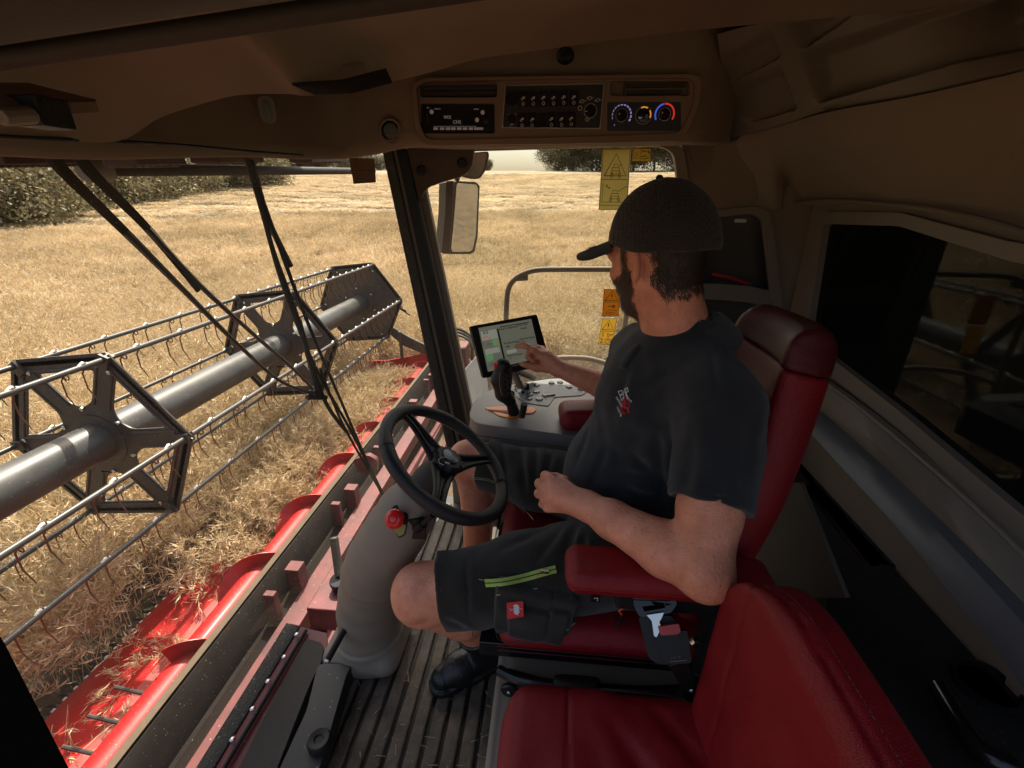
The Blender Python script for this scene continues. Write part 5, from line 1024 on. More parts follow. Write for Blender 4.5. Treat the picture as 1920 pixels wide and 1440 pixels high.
Pr = PL(at(890, 310, Y=-1.1), nrm((-.7, .85, -.05))); m = MB(); Pr.poly(m, [(884, 286), (914, 284), (916, 292), (908, 322), (898, 335), (886, 336), (864, 331), (868, 326), (880, 318), (884, 300)], .012, 0, 0, r=.008); m.build('mirror_shell', M_mh, m2, bev=.003)
m = MB(); Pr.poly(m, [(886, 288), (911, 287), (912, 293), (905, 320), (896, 332), (886, 333), (870, 330), (882, 320), (886, 304)], .003, 0, .007, r=.006); m.build('mirror_glass', mat('hazy_mirror', (.62, .52, .40), .25, metal=.9, var=.1), m2)
hr = thing('access_handrail', 'dusty brown tube handrail bent outside the side window', 'handrail', tuple(at(950, 600, Y=-1.15)))
M_rail = mat('dusty_rail_brown', (.19, .14, .11), .7, dust=.8, ds=90, dcol=(.4, .33, .25))
m = MB(); m.tube(spline(pline([(946, 760), (948, 640), (950, 570), (954, 540), (966, 523), (985, 512), (1010, 506), (1060, 505), (1160, 505)], Y=-1.15), 40), .0125, 14); m.tube(spline(pline([(1182, 500), (1176, 580), (1166, 640), (1153, 676), (1140, 683)], Y=-1.15), 14), .0125, 12)
m.tube(spline(pline([(950, 690), (1000, 676), (1050, 671), (1100, 672), (1140, 682)], Y=-1.15), 20), .0125, 14); m.tube([at(970, 521, Y=-1.15), at(990, 521, Y=-1.15)], [.016, .012], 10); m.build('rail_tube', M_rail, hr, smooth=60)
wb = thing('guard_panel', 'pale grey bolted side panel beside the monitor outside the cab', 'panel', tuple(at(885, 740, X=1.2)))
m = MB(); P = [at(905, 655, X=1.15), at(872, 692, X=1.25), at(876, 760, X=1.2), at(920, 760, X=1.1)]; m.slab(np.array([[P[0], P[1]], [P[3], P[2]]]), (0, -.02, 0))
for q in ((.3, .5), (.5, .7), (.7, .6), (.75, .3)): m.lathe([(.012, 0), (.012, .008)], P[0] * (1 - q[0]) * (1 - q[1]) + P[1] * (1 - q[0]) * q[1] + P[3] * q[0] * (1 - q[1]) + P[2] * q[0] * q[1], (-.2, 1, .2), 6, 1)
m.build('sheet', [mat('pale_panel', (.55, .53, .5), .5, var=.1, dust=.3), M_steel], wb)

def film(m_):
    t = m_.node_tree; b = t.nodes['Principled BSDF']; src = b.inputs['Base Color'].links[0].from_socket; tl = t.nodes.new('ShaderNodeBsdfTranslucent'); t.links.new(src, tl.inputs[0]); mx = t.nodes.new('ShaderNodeMixShader'); mx.inputs[0].default_value = .62
    t.links.new(b.outputs[0], mx.inputs[1]); t.links.new(tl.outputs[0], mx.inputs[2]); t.links.new(mx.outputs[0], t.nodes['Material Output'].inputs[0]); return m_
# warning labels on the side window
FILMED = set()
def warn(label, quad, panels, matc, cat='label'):
    t = thing('warning_label', label, cat, tuple(at(*quad[3], Y=-.838))); m = MB(); Pw = PL(at(*quad[0], Y=-.839), (0, 1, 0)); Pw.poly(m, quad, .0012, 0, 0, r=.002)
    q = [V(*p) for p in quad]
    def S(u_, v_): return tuple((q[0] * (1 - u_) + q[1] * u_) * (1 - v_) + (q[3] * (1 - u_) + q[2] * u_) * v_)
    def ln(pts, r=.0008, off=.0012): m.tube([Pw.at(*S(*p), off) for p in pts], r, 4, 1)
    ln([(.03, .01), (.97, .01), (.97, .99), (.03, .99), (.03, .01)])
    for kind, v0, v1 in panels:
        vv = lambda t_: v0 + (v1 - v0) * t_
        ln([(.03, v1), (.97, v1)])
        if kind in ('tri', 'trim'):
            ln([(.12, vv(.88)), (.5, vv(.16)), (.88, vv(.88)), (.12, vv(.88))], .0013)
            if kind == 'tri': ln([(.5, vv(.38)), (.5, vv(.62))], .0022); ln([(.5, vv(.73)), (.5, vv(.77))], .002)
        if kind in ('trim', 'mach'):
            b = .62 if kind == 'trim' else .55; o_ = .0 if kind == 'trim' else .02
            for y_ in (b, b + .1, b + .2): ln([(.38 + o_, vv(y_)), (.64 + o_, vv(y_))])
            ln([(.38 + o_, vv(b)), (.38 + o_, vv(b + .24)), (.34 + o_, vv(b + .3))]); ln([(.64 + o_, vv(b)), (.64 + o_, vv(b + .24)), (.7 + o_, vv(b + .3))]); ln([(.44 + o_, vv(b - .12)), (.58 + o_, vv(b - .12)), (.58 + o_, vv(b)), (.44 + o_, vv(b)), (.44 + o_, vv(b - .12))])
            for u_ in (.38, .66): ln([(u_ + o_ + .04 * math.cos(a), vv(b + .24) + .05 * (v1 - v0) * 2 * math.sin(a)) for a in np.linspace(0, 6.3, 9)])
            ln([(.62 + o_, vv(b - .08)), (.92, vv(b - .28)), (.96, vv(b - .24))] if kind == 'mach' else [(.6, vv(b - .05)), (.72, vv(b - .12))])
            if kind == 'mach': ln([(.1, vv(.15)), (.1, vv(.88)), (.9, vv(.88))]); ln([(.2, vv(.22)), (.34, vv(.36))], .0012); ln([(.2, vv(.22)), (.27, vv(.22))]); ln([(.34, vv(.36)), (.34, vv(.28))])
        if kind == 'key': ln([(.3, vv(.3)), (.62, vv(.3))], .0012); ln([(.66 + .08 * math.cos(a), vv(.3) + .03 * math.sin(a)) for a in np.linspace(.6, 5.6, 9)], .002); ln([(.2, vv(.8)), (.4, vv(.55)), (.85, vv(.6)), (.7, vv(.85)), (.2, vv(.8))]); ln([(.35, vv(.72)), (.7, vv(.72))])
        if kind == 'horn':
            Pw.text(m, '1', *S(.14, vv(.42)), 9, 1); Pw.text(m, '2', *S(.10, vv(.9)), 9, 1); ln([(.55, vv(.12)), (.55, vv(.42)), (.92, vv(.22)), (.6, vv(.22))], .0016); ln([(.62 + .2 * math.cos(a), vv(.74) + .09 * math.sin(a)) for a in np.linspace(0, 6.3, 12)], .0011); ln([(.55, vv(.74)), (.66, vv(.68)), (.72, vv(.76))], .0012); ln([(.5, vv(.6)), (.75, vv(.6))])
        if kind == 'small': ln([(.1, vv(.75)), (.25, vv(.3)), (.4, vv(.75)), (.1, vv(.75))]); ln([(.25, vv(.45)), (.25, vv(.6))]); ln([(.5, vv(.65)), (.72, vv(.55)), (.9, vv(.75)), (.55, vv(.8))], .0014); ln([(.55, vv(.25)), (.8, vv(.22))], .001); ln([(.86, vv(.2)), (.92, vv(.4))], .0016); ln([(.47, vv(.05)), (.47, vv(.95))])
    m.build('sticker', [film(matc) if matc.name not in FILMED else matc, M_black2], t, smooth=0); FILMED.add(matc.name); return t
warn('tall yellow two-panel warning label at the top of the side window', [(1130, 279), (1183, 279), (1176, 394), (1122, 394)], (('trim', .0, .5), ('mach', .5, .92)), mat('pale_yellow_label', (.88, .80, .42), .5, var=.04, emis=0))
warn('small yellow warning sticker in the upper corner of the side window', [(1187, 278), (1220, 278), (1220, 303), (1185, 303)], (('small', .0, 1.),), M_yellow)
warn('amber warning label with key and booklet signs near the chin', [(1132, 542), (1165, 542), (1160, 593), (1129, 593)], (('tri', 0, .48), ('key', .48, 1.)), M_amber)
warn('yellow warning label numbered 1 and 2 below the amber one', [(1129, 597), (1157, 597), (1149, 646), (1121, 645)], (('tri', 0, .5), ('horn', .5, 1.)), mat('gold_label', (.78, .58, .18), .5, var=.05))

# ================================================================ driver's seat
ds_ = thing('driver_seat', 'red leather driver seat with maroon headrest that the man sits in', 'seat', (-.12, -.02, .33))
def f_cush(P):
    P = P + V(1, 0, 0) * (.075 * np.clip((P[:, 1] - .06) / .12, 0, 1))[:, None]
    d = s_box(P, (-.115, -.02, .452), (.245, .25, .05), .045)
    d = smin(d, s_cone(P, (-.30, .215, .47), (.14, .215, .465), .036, .034), .02); d = smin(d, s_cone(P, (-.30, -.25, .47), (.14, -.25, .465), .036, .034), .02)
    return d + .003 * np.exp(-((P[:, 2] - .445) / .004) ** 2)
cu = sdf_mesh(f_cush, (-.42, -.34, .36), (.24, .3, .56), .006, 'seat_cushion', M_leather, ds_)
m = MB()
for z in (.452, .44): m.tube([(x, .2505 - .002, z) for x in np.linspace(-.3, .1, 12)], .0012, 5)
m.build('cushion_seam', M_leatherd, cu)
bu = nrm(V(-.22, 0, 1)); FB = Fr((-.365, -.02, .48), V(1, 0, .22), (0, 1, 0), bu)      # backrest frame: front, side, up
def f_back(P):
    q = FB(P); u = q[:, 2]; wd = .225 - .095 * np.clip((u - .32) / .34, 0, 1) ** 1.4 - .03 * np.clip((.15 - u) / .2, 0, 1)
    q2 = q.copy(); q2[:, 1] = q[:, 1] * .235 / wd; q2[:, 0] = q[:, 0] + .05 * (q2[:, 1] / .235) ** 2 * -1 + .02
    d = s_box(q2, (0, 0, .32), (.05, .235, .37), .05)
    d = d + .0025 * np.exp(-((u - (.60 + .35 * q[:, 1] ** 2)) / .005) ** 2)
    return d * .85
def cutb(P): q = FB(P); return q[:, 2] - (.60 + .35 * q[:, 1] ** 2)
bk_ = sdf_mesh(lambda P: smax(f_back(P), cutb(P) + .0005, .003), (-.72, -.3, .42), (-.22, .27, 1.28), .0075, 'backrest', M_leather, ds_)
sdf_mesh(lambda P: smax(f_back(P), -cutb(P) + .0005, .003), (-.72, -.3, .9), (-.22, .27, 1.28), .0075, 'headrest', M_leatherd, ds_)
def f_arm(P): return s_box(P, (-.235, .275, .722), (.195, .052, .026), .026) + .003 * np.exp(-((P[:, 2] - .716) / .003) ** 2) + .01 * np.clip((-.3 - P[:, 0]) / .15, 0, 1) ** 2
ar = sdf_mesh(f_arm, (-.46, .2, .68), (-.02, .35, .77), .0045, 'armrest', M_leather, ds_)
m = MB(); stitch(m, [(x, .3275, .7225) for x in np.linspace(-.40, -.05, 20)], 0, r=.0008, gap=.006, ln=.004); m.build('armrest_stitching', mat('red_thread_line', (.42, .03, .035), .7), ar)
m = MB(); m.box((-.28, .265, .668), (.14, .03, .026)); m.box((-.36, .25, .56), (.035, .02, .12)); m.build('armrest_bracket', M_black, ds_, bev=.008)
m = MB()
for x in (-.10, -.205, -.225): m.box((x, .297, .672), (.009, .003, .008), mi=0); m.tube([(x - .004, .3005, .668), (x - .004, .3005, .676), (x + .003, .3005, .674)], .0007, 4, 1)
m.build('seat_switches', [M_blackgloss, M_white], ds_)
m = MB(); m.box((-.10, -.02, .375), (.25, .22, .022)); m.tube(spline([(.10, .24, .362), (.02, .262, .362), (-.2, .262, .362), (-.34, .25, .368)], 16), .012, 10); m.tube(spline([(.08, .23, .335), (-.1, .258, .332), (-.3, .25, .34)], 12), .014, 10)
for x in (.07, -.13): m.lathe([(.02, 0), (.02, .01), (.014, .012)], (x, .262, .338), UY, 16, 0); m.lathe([(.006, 0), (.006, .014)], (x, .264, .338), UY, 6, 1)
m.build('seat_pan', [M_blackgloss, M_steel], ds_, bev=.004)
m = MB(); m.add([], []); P = [(-.03, .272, .395), (-.06, .276, .392), (-.11, .277, .394), (-.13, .27, .40)]; m.tube(spline(P, 10), [.008, .011, .015, .017, .018, .018, .017, .015, .012, .006], 12, flat=.8)
c = V(-.105, .2935, .396); m.tube([c + V(.012, 0, -.004), c + V(.002, 0, -.006), c + V(-.002, 0, .006)], .0016, 4, 1); m.tube([c + V(-.008, 0, .004), c + V(-.012, 0, .007)], .0016, 4, 1); m.build('adjust_lever', [M_black, M_white], ds_, smooth=60)
for i, (x, z) in enumerate(((-.36, .52), (-.37, .46), (-.31, .55))): MB().lathe([(.012, 0), (.012, .006), (.008, .012)], (x, .272, z), UY, 6).build('pivot_bolt', M_steel, ds_)
m = MB(); m.box((-.42, .25, .50), (.07, .012, .13)); m.build('recliner_plate', M_black, ds_, bev=.01)
sb = thing('seat_base', 'taupe plastic base box under both red seats', 'seat base', (-.2, .3, 0))
def f_base(P): return np.minimum(s_box(P, (-.27, .28, .15), (.37, .50, .165), .03), s_box(P, (-.27, .28, .29), (.378, .508, .02), .012))
sdf_mesh(f_base, (-.7, -.26, -.02), (.14, .82, .36), .011, 'base_box', M_beige, sb)
m = MB(); m.box((-.15, .32, .321), (.2, .05, .008)); m.tube([(.02, .36, .322), (-.34, .345, .322)], .004, 6); m.build('base_cover', mat('base_cover_taupe', (.13, .11, .095), .6, dust=.4, ds=120), sb, bev=.003)
# seat belt buckle between the seats
bb = thing('belt_buckle', 'black seat belt buckle with steel tongue and red release between the seats', 'buckle', tuple(at(1300, 1310, Y=.33)))
bn = nrm(V(.15, .75, .55)); Pb = PL(at(1240, 1185, Y=.335), bn)
m = MB(); Pb.poly(m, [(1196, 1152), (1258, 1150), (1290, 1205), (1296, 1238), (1232, 1240), (1215, 1228)], .034, 0, -.017, r=.008); Pb.poly(m, [(1226, 1188), (1288, 1180), (1296, 1240), (1246, 1244)], .012, 0, .004, r=.006); m.build('buckle_body', M_black, bb, bev=.005, seg=3)
m = MB(); Pb.poly(m, [(1186, 1122), (1262, 1118), (1270, 1130), (1258, 1148), (1200, 1156), (1190, 1140)], .014, 0, 0, r=.006, holes=[[(1204, 1136), (1248, 1130), (1246, 1138), (1208, 1145)]]); m.tube([Pb.at(1186, 1118, .012), Pb.at(1256, 1120, .012)], .007, 10); m.build('belt_latch', M_blackgloss, bb, bev=.002)
m = MB(); Pb.poly(m, [(1212, 1153), (1245, 1148), (1240, 1160), (1236, 1166), (1240, 1176), (1231, 1195), (1226, 1192), (1222, 1164)], .003, 0, .012, r=.002); m.build('belt_tongue', M_steel, bb, bev=.0005)
m = MB(); Pb.poly(m, [(1233, 1174), (1272, 1168), (1276, 1183), (1270, 1188), (1238, 1190)], .012, 0, .012, r=.003); m.build('release_button', mat('release_red', (.45, .05, .045), .4), bb, bev=.002)
m = MB(); Pb.text(m, '5 3 0 1 4', 1258, 1236, 4, 0, dx=(1, -.12), off=.012); Pb.poly(m, [(1256, 1240), (1288, 1237), (1288, 1238.2), (1256, 1241.2)], .0006, 0, .012); m.build('buckle_lettering', M_grey, bb)
m = MB(); a, b = Pb.at(1268, 1238, -.01), at(1296, 1290, Y=.325); m.beam(a, b, .034, .012, up=bn); m.build('buckle_strap', M_black, bb, bev=.003)
Ph = PL(at(1310, 1310, Y=.33), nrm(V(.2, .9, .35))); m = MB(); Ph.poly(m, [(1274, 1290), (1286, 1272), (1322, 1270), (1345, 1282), (1352, 1335), (1322, 1345), (1290, 1320)], .012, 0, 0, r=.015)
for x, y, r in ((1297, 1292, .0095), (1318, 1326, .0115)): m.lathe([(r * 1.5, 0), (r * 1.5, .003)], Ph.at(x, y, .006), Ph.n, 20, 1); m.lathe([(r, .003), (r, .011), (r * .6, .013)], Ph.at(x, y, .006), Ph.n, 6, 1)
m.build('hinge_bracket', [M_blackgloss, M_steel], bb, bev=.003)

# ================================================================ instructor seat in the foreground
ps = thing('passenger_seat', 'red leather passenger seat in the foreground with stitched backrest', 'seat', (-.13, .6, .33))
def f_pc(P):
    q = P.copy(); yy = np.clip((P[:, 1] - .35) / .3, 0, 1)
    d = s_box(P, (-.128, .64, .455), (.20, .30, .05), .048)
    r = np.hypot(P[:, 0] - (-.128), 0)
    k = s_box(P[:, :2] @ np.eye(2, 3), (-.128, .64, 0), (.20, .30, 1), .09)
    d = smax(d, k, .01)
    d = d + .0035 * np.exp(-((P[:, 0] - (-.055 + .03 * (P[:, 1] - .35))) / .0035) ** 2) * (P[:, 2] > .47)
    d = d + crease(P, (-.12, .40, .505), (-.26, .62, .505), .018, .008) + crease(P, (-.09, .46, .505), (-.20, .74, .505), .022, .007) + crease(P, (-.2, .37, .505), (-.30, .5, .505), .015, .006)
    return d + .002 * vnoise(P, 18)
pcu = sdf_mesh(f_pc, (-.36, .3, .38), (.1, .98, .54), .0065, 'seat_cushion', M_leather, ps)
def edge_path(f, cx, cy, hx, hy, r, z, n=60, a0=0, a1=360):
    P = [(cx + a, cy + b, z) for a, b in rrect(-hx, -hy, hx, hy, r, 8)]; return P
m = MB(); P = edge_path(None, -.128, .64, .188, .288, .08, .494); P = [np.array(p) for p in P]; stitch(m, P[8:30], 0, r=.0008); m.tube([p + V(0, 0, -.012) for p in P], .0016, 5, 0); m.build('cushion_stitching', M_leatherd, pcu)
pu = nrm(V(-.03, 0, 1)); FQ = Fr((-.322, .64, .48), V(1, 0, .03), (0, 1, 0), pu)
def f_pb(P):
    q = FQ(P); k = s_box(q[:, 1:] @ np.eye(2, 3), (0, .15, 0), (.29, .275, 1), .20)
    d = smax(s_box(q, (0, 0, .15), (.040, .29, .275), .034), k, .012)
    d = d + .004 * np.exp(-((q[:, 1] + .20 + .06 * (q[:, 2] - .3)) / .0035) ** 2) * (q[:, 0] > .01)
    for xx in (.016,): d = d + .004 * np.exp(-((q[:, 0] - xx) / .004) ** 2) * (k > -.03)
    return d + .0022 * vnoise(P, 15) + crease(P, (-.28, .42, .55), (-.28, .55, .80), .02, .006) + crease(P, (-.28, .60, .50), (-.28, .78, .70), .02, .006)
pbk = sdf_mesh(f_pb, (-.5, .3, .38), (-.24, .98, 1.06), .007, 'backrest', M_leather, ps)
m = MB(); P = [FQ.w((.036, a, b + .15)) for a, b in rrect(-.268, -.25, .268, .253, .18, 8)]; stitch(m, P, 0, r=.0009); m.build('seam_stitching', M_leatherd, pbk); m = MB(); P2 = [FQ.w((.004, a, b + .15)) for a, b in rrect(-.290, -.26, .290, .275, .20, 8)]; stitch(m, P2, 0, r=.0009); m.build('backrest_stitching', M_leatherd, pbk)
m = MB(); m.box((-.15, .64, .385), (.17, .25, .03)); m.tube([(-.33, .36, .40), (-.36, .36, .52)], .012, 8); m.build('seat_pan', M_black, ps, bev=.01)

# ================================================================ the driver
pe = thing('person', 'man in dark polo shirt, black work shorts and cap pointing at the screen', 'person', (-.15, -.02, .5))
def skin_mat():
    m = mat('skin', (.70, .27, .155), .42, var=.16, vs=16, col2=(.78, .33, .22), bump=.35, bs=220, spec=.35, dust=.5, ds=75, dcol=(.42, .14, .08)); b = m.node_tree.nodes['Principled BSDF']
    b.inputs['Subsurface Weight'].default_value = .12; b.inputs['Subsurface Radius'].default_value = (1, .35, .2); b.inputs['Subsurface Scale'].default_value = .008
    return m
def cloth_mat(name, c, c2, bs=900):
    m = mat(name, c, .9, var=.18, vs=5, col2=c2, bump=.35, bs=bs, spec=.2, sheen=.2, dust=.05, ds=180, dcol=(.25, .24, .22)); return m
M_skin = skin_mat(); M_shirt = cloth_mat('dark_pique_cotton', (.010, .0125, .017), (.018, .021, .027)); M_short = cloth_mat('black_canvas', (.016, .013, .011), (.024, .020, .017), 600)
M_hair = mat('dark_brown_hair', (.030, .019, .013), .6, var=.6, vs=160, bump=.6, bs=300)
Lsh, Lel, Lwr = V(-.315, .165, 1.02), at(1318, 1068, Y=.335), at(1100, 948, Y=.165)
Rsh, Rel, Rwr = V(-.235, -.215, 1.0), V(-.245, -.40, .80), at(1046, 690, Y=-.452)
Lkn, Lan = at(800, 1112, Y=.145), V(.175, -.015, .13); Lhip = V(-.20, .085, .575)
Rkn, Ran = at(883, 862, Y=-.28), V(.235, -.21, .12); Rhip = V(-.20, -.14, .575)
hc = V(-.212, -.035, 1.268); hf = nrm(V(math.cos(math.radians(47)), -math.sin(math.radians(47)), -.20)); hl = nrm(np.cross((0, 0, 1), hf)); hu = np.cross(hf, hl); FH = Fr(hc, hf, hl, hu)
def hp(*q): return FH.w(q)
# --- right hand pointing, left hand resting as a loose fist
tip = Pm.at(969, 650, .010)
rK = [at(1001, 657, Y=-.470), at(1009, 654, Y=-.490), at(1016, 655, Y=-.508), at(1023, 661, Y=-.522)]
r_f = [[rK[0], at(985, 648, Y=-.485), at(976, 648, Y=-.50), tip],
       [rK[1], at(994, 655, Y=-.515), at(990, 670, Y=-.500), at(1000, 677, Y=-.480)],
       [rK[2], at(1003, 660, Y=-.530), at(999, 675, Y=-.512), at(1008, 681, Y=-.490)],
       [rK[3], at(1013, 668, Y=-.538), at(1008, 681, Y=-.520), at(1016, 685, Y=-.500)],
       [at(1026, 690, Y=-.448), at(1006, 690, Y=-.452), at(992, 686, Y=-.462), at(980, 683, Y=-.475)]]
lK = [at(1034, 901, Y=.115), at(1024, 917, Y=.122), at(1022, 934, Y=.128), at(1027, 951, Y=.132)]
l_f = [[lK[0], lK[0] + V(.014, -.032, -.010), lK[0] + V(-.010, -.046, -.020), lK[0] + V(-.032, -.036, -.018)],
       [lK[1], lK[1] + V(.016, -.034, -.010), lK[1] + V(-.010, -.050, -.020), lK[1] + V(-.034, -.040, -.018)],
       [lK[2], lK[2] + V(.015, -.032, -.012), lK[2] + V(-.010, -.048, -.022), lK[2] + V(-.034, -.038, -.018)],
       [lK[3], lK[3] + V(.012, -.026, -.012), lK[3] + V(-.008, -.040, -.022), lK[3] + V(-.028, -.034, -.018)],
       [at(1072, 922, Y=.12), at(1055, 905, Y=.095), at(1043, 900, Y=.075), at(1032, 905, Y=.062)]]
def f_hand(P, W, K, F, back):
    d = None
    for i in range(4):                       # palm: metacarpals blended into one body
        s_ = W * .8 + K[i] * .2 + (K[i] - W) * .08; e = s_cone(P, s_, K[i], .0165, .0122 - .0008 * (i == 3)); d = e if d is None else smin(d, e, .012)
    fr = [.0098, .0100, .0094, .0083]
    for i in range(4):
        f = F[i]; e = smin(s_cone(P, f[0], f[1], fr[i] + .0012, fr[i]), s_cone(P, f[1], f[2], fr[i], fr[i] * .92), .003); e = smin(e, s_cone(P, f[2], f[3], fr[i] * .92, fr[i] * .78), .003)
        e = smin(e, s_ell(P, f[1], (fr[i] * 1.12,) * 3), .004); d = smin(d, e, .0035)
    t = F[4]; e = smin(s_cone(P, t[0], t[1], .0165, .0125), s_cone(P, t[1], t[2], .0125, .0108), .004); e = smin(e, s_cone(P, t[2], t[3], .0108, .0088), .003); d = smin(d, e, .008)
    for k in K: d = smin(d, np.linalg.norm(P - k - back * .004, axis=1) - .0105, .005)
    for i in range(3): d = d + crease(P, K[i] * .5 + K[i + 1] * .5 + back * .010, (K[i] * .5 + K[i + 1] * .5) * .6 + W * .4 + back * .012, .004, .0015)
    return d
def nails(name, F, side):
    m = MB()
    for f, up in zip(F, side): d_ = nrm(f[3] - f[2]); u = nrm(up - d_ * np.dot(up, d_)); w_ = np.cross(d_, u); c = f[3] + u * .0068; m.grid(np.array([[c + d_ * a * .0065 + w_ * b * .0048 - u * (b * b * .0018) for b in (-1, -.5, 0, .5, 1)] for a in (-1, 0, 1.)]))
    return m
backR = nrm(V(.1, .75, .65)); backL = nrm(CAM - lK[1])
def f_arms(P):
    Lm = Lwr * .55 + Lel * .45; d = s_chain(P, [Lsh, Lsh * .35 + Lel * .65, Lel], [.060, .052, .046], .02)
    e = s_chain(P, [Lel, Lel * .72 + Lwr * .28, Lwr * .75 + Lel * .25, Lwr], [.045, .049, .037, .0285], .015); d = smin(d, e, .018)
    d = smin(d, s_ell(P, Lel + V(-.012, .006, -.018), (.028, .028, .03)), .03)
    pl = nrm(Lwr - Lel); d = smin(d, s_cone(P, Lwr, Lwr * .3 + lK[1] * .7, .030, .027), .015)
    h = f_hand(P, Lwr, lK, l_f, backL); d = smin(d, h, .012)
    r = s_chain(P, [Rsh, Rel], [.055, .046]); r = smin(r, s_chain(P, [Rel, Rel * .7 + Rwr * .3, Rwr], [.046, .046, .0275], .012), .02); r = smin(r, s_cone(P, Rwr, Rwr * .45 + rK[1] * .55, .028, .024), .012)
    r = smin(r, f_hand(P, Rwr, rK, r_f, backR), .012)
    d = np.minimum(d, r); d = d - .0022 * crease(P, Lwr + backL * .02, Lel + backL * .03, .008, 1.) 
    return d
def f_legs(P):
    th = nrm(Lkn - Lhip)
    d = s_chain(P, [Lhip, Lkn * .8 + Lhip * .2, Lkn], [.095, .079, .072], .02)
    d = smin(d, s_ell(P, Lkn + V(.028, .0, .006), (.055, .056, .062)), .03)
    d = smin(d, s_chain(P, [Lkn + V(.02, 0, -.03), Lkn * .62 + Lan * .38 + V(-.03, .0, 0), Lan], [.056, .060, .042], .02), .03)
    d = d + crease(P, Lkn + V(-.03, .075, -.01), Lkn + V(.05, .05, -.05), .014, .004) + crease(P, Lkn + V(-.05, .07, -.055), Lkn + V(-.0, .03, -.09), .012, .005)
    e = s_chain(P, [Rhip, Rkn * .8 + Rhip * .2, Rkn], [.09, .070, .062], .02); e = smin(e, s_ell(P, Rkn + V(.02, .0, .0), (.050, .052, .055)), .03)
    e = smin(e, s_chain(P, [Rkn + V(.005, 0, -.03), Rkn * .65 + Ran * .35 + V(-.02, 0, 0), Ran], [.050, .054, .038], .02), .03)
    return np.minimum(d, e)
def f_headneck(P):
    q = FH(P); nb_, nt_ = V(-.285, -.03, 1.06), hp(-.028, 0, -.055)
    d = s_ell(q, (-.004, 0, .028), (.098, .079, .098)); d = smin(d, s_ell(q, (.022, 0, -.035), (.072, .062, .078)), .03)
    d = smin(d, s_ell(q, (.058, 0, -.093), (.030, .030, .022)), .025)                      # chin
    for sg in (1, -1): d = smin(d, s_cone(q, (-.012, sg * .058, -.045), (.048, sg * .032, -.088), .016, .016), .022)   # jaw
    for sg in (1, -1): d = smin(d, s_ell(q, (.066, sg * .042, -.022), (.022, .020, .016)), .02)  # cheekbones
    d = smin(d, s_cone(q, (.088, .035, .018), (.088, -.035, .018), .012, .012), .018)      # brow
    for sg in (1, -1): d = smax(d, -(np.linalg.norm(q - V(.101, sg * .030, .0), axis=1) - .016), .008)
    for sg in (1, -1): d = smin(d, np.linalg.norm(q - V(.079, sg * .030, .001), axis=1) - .0125, .003)
    d = smin(d, s_cone(q, (.092, 0, .012), (.112, 0, -.022), .007, .010), .010); d = smin(d, s_ell(q, (.100, 0, -.028), (.014, .016, .008)), .008)  # nose
    d = smin(d, s_cone(q, (.083, .018, -.056), (.083, -.018, -.056), .008, .008), .014) + crease(q, (.095, .024, -.056), (.095, -.024, -.056), .003, .003)
    n_ = s_chain(P, [nb_, nb_ * .5 + nt_ * .5 + V(.004, 0, 0), nt_], [.084, .064, .058], .02); d = smin(d, n_, .03)
    d = smin(d, s_cone(P, (-.30, .10, 1.055), (-.27, -.14, 1.05), .05, .05), .05)
    for sg in (1, -1):                       # ears
        qe = q - V(-.004, sg * .081, -.006); qe[:, 1] *= sg; c_, s__ = math.cos(.6), math.sin(.6); x_ = qe[:, 0] * c_ - qe[:, 1] * s__; y_ = qe[:, 0] * s__ + qe[:, 1] * c_; z_ = qe[:, 2] + x_ * .25
        rr_ = np.sqrt((x_ / .0185) ** 2 + (z_ / .0325) ** 2); ea = s_ell(np.stack([x_, y_, z_], 1), (0, 0, 0), (.021, .0095, .037)); cup = s_ell(np.stack([x_, y_, z_], 1), (.002, .009, .003), (.0125, .0085, .023))
        ea = smax(ea, -cup, .004); d = smin(d, ea, .004)
    return d
def f_body(P): return smin(f_arms(P), f_headneck(P), .01) if False else np.minimum(np.minimum(f_arms(P), f_headneck(P)), np.minimum(f_legs(P), smin(s_ell(P, (-.27, -.03, .93), (.11, .165, .17)), s_ell(P, (-.22, -.03, .70), (.13, .16, .17)), .05)))
body = sdf_mesh(f_body, (-.46, -.62, .05), (.42, .44, 1.40), .005, 'body', M_skin, pe)
# --- polo shirt
def cutp(d, P, p0, n, k=.004): return smax(d, (P - V(*p0)) @ nrm(n), k)
sl_c = Lsh * .38 + Lel * .62; sl_n = nrm(nrm(Lel - Lsh) + V(.08, 0, 0)); rs_c = Rsh * .45 + Rel * .55; rs_n = nrm(Rel - Rsh)
FOLDS = []
RAWF = []
def pxf(a, b, Y1, Y2, w_, amp): RAWF.append((a, b, w_, amp))
pxf((1240, 760), (1170, 870), .10, .06, .016, .007); pxf((1232, 800), (1245, 990), .14, .15, .012, .012); pxf((1225, 860), (1120, 960), .13, .10, .018, .008); pxf((1245, 900), (1085, 880), .14, .06, .016, .006)
pxf((1330, 640), (1345, 740), .17, .2, .005, .003); pxf((1345, 742), (1245, 800), .22, .18, .006, .004); pxf((1180, 690), (1150, 780), .02, .0, .012, .004); pxf((1100, 905), (1240, 940), .10, .15, .014, .007); pxf((1085, 930), (1200, 985), .11, .15, .012, .006)
pxf((1380, 800), (1330, 960), .28, .30, .018, .006); pxf((1300, 790), (1290, 980), .25, .30, .014, .005); pxf((1410, 760), (1400, 920), .25, .28, .016, .005); pxf((1250, 840), (1160, 800), .13, .06, .02, .005)
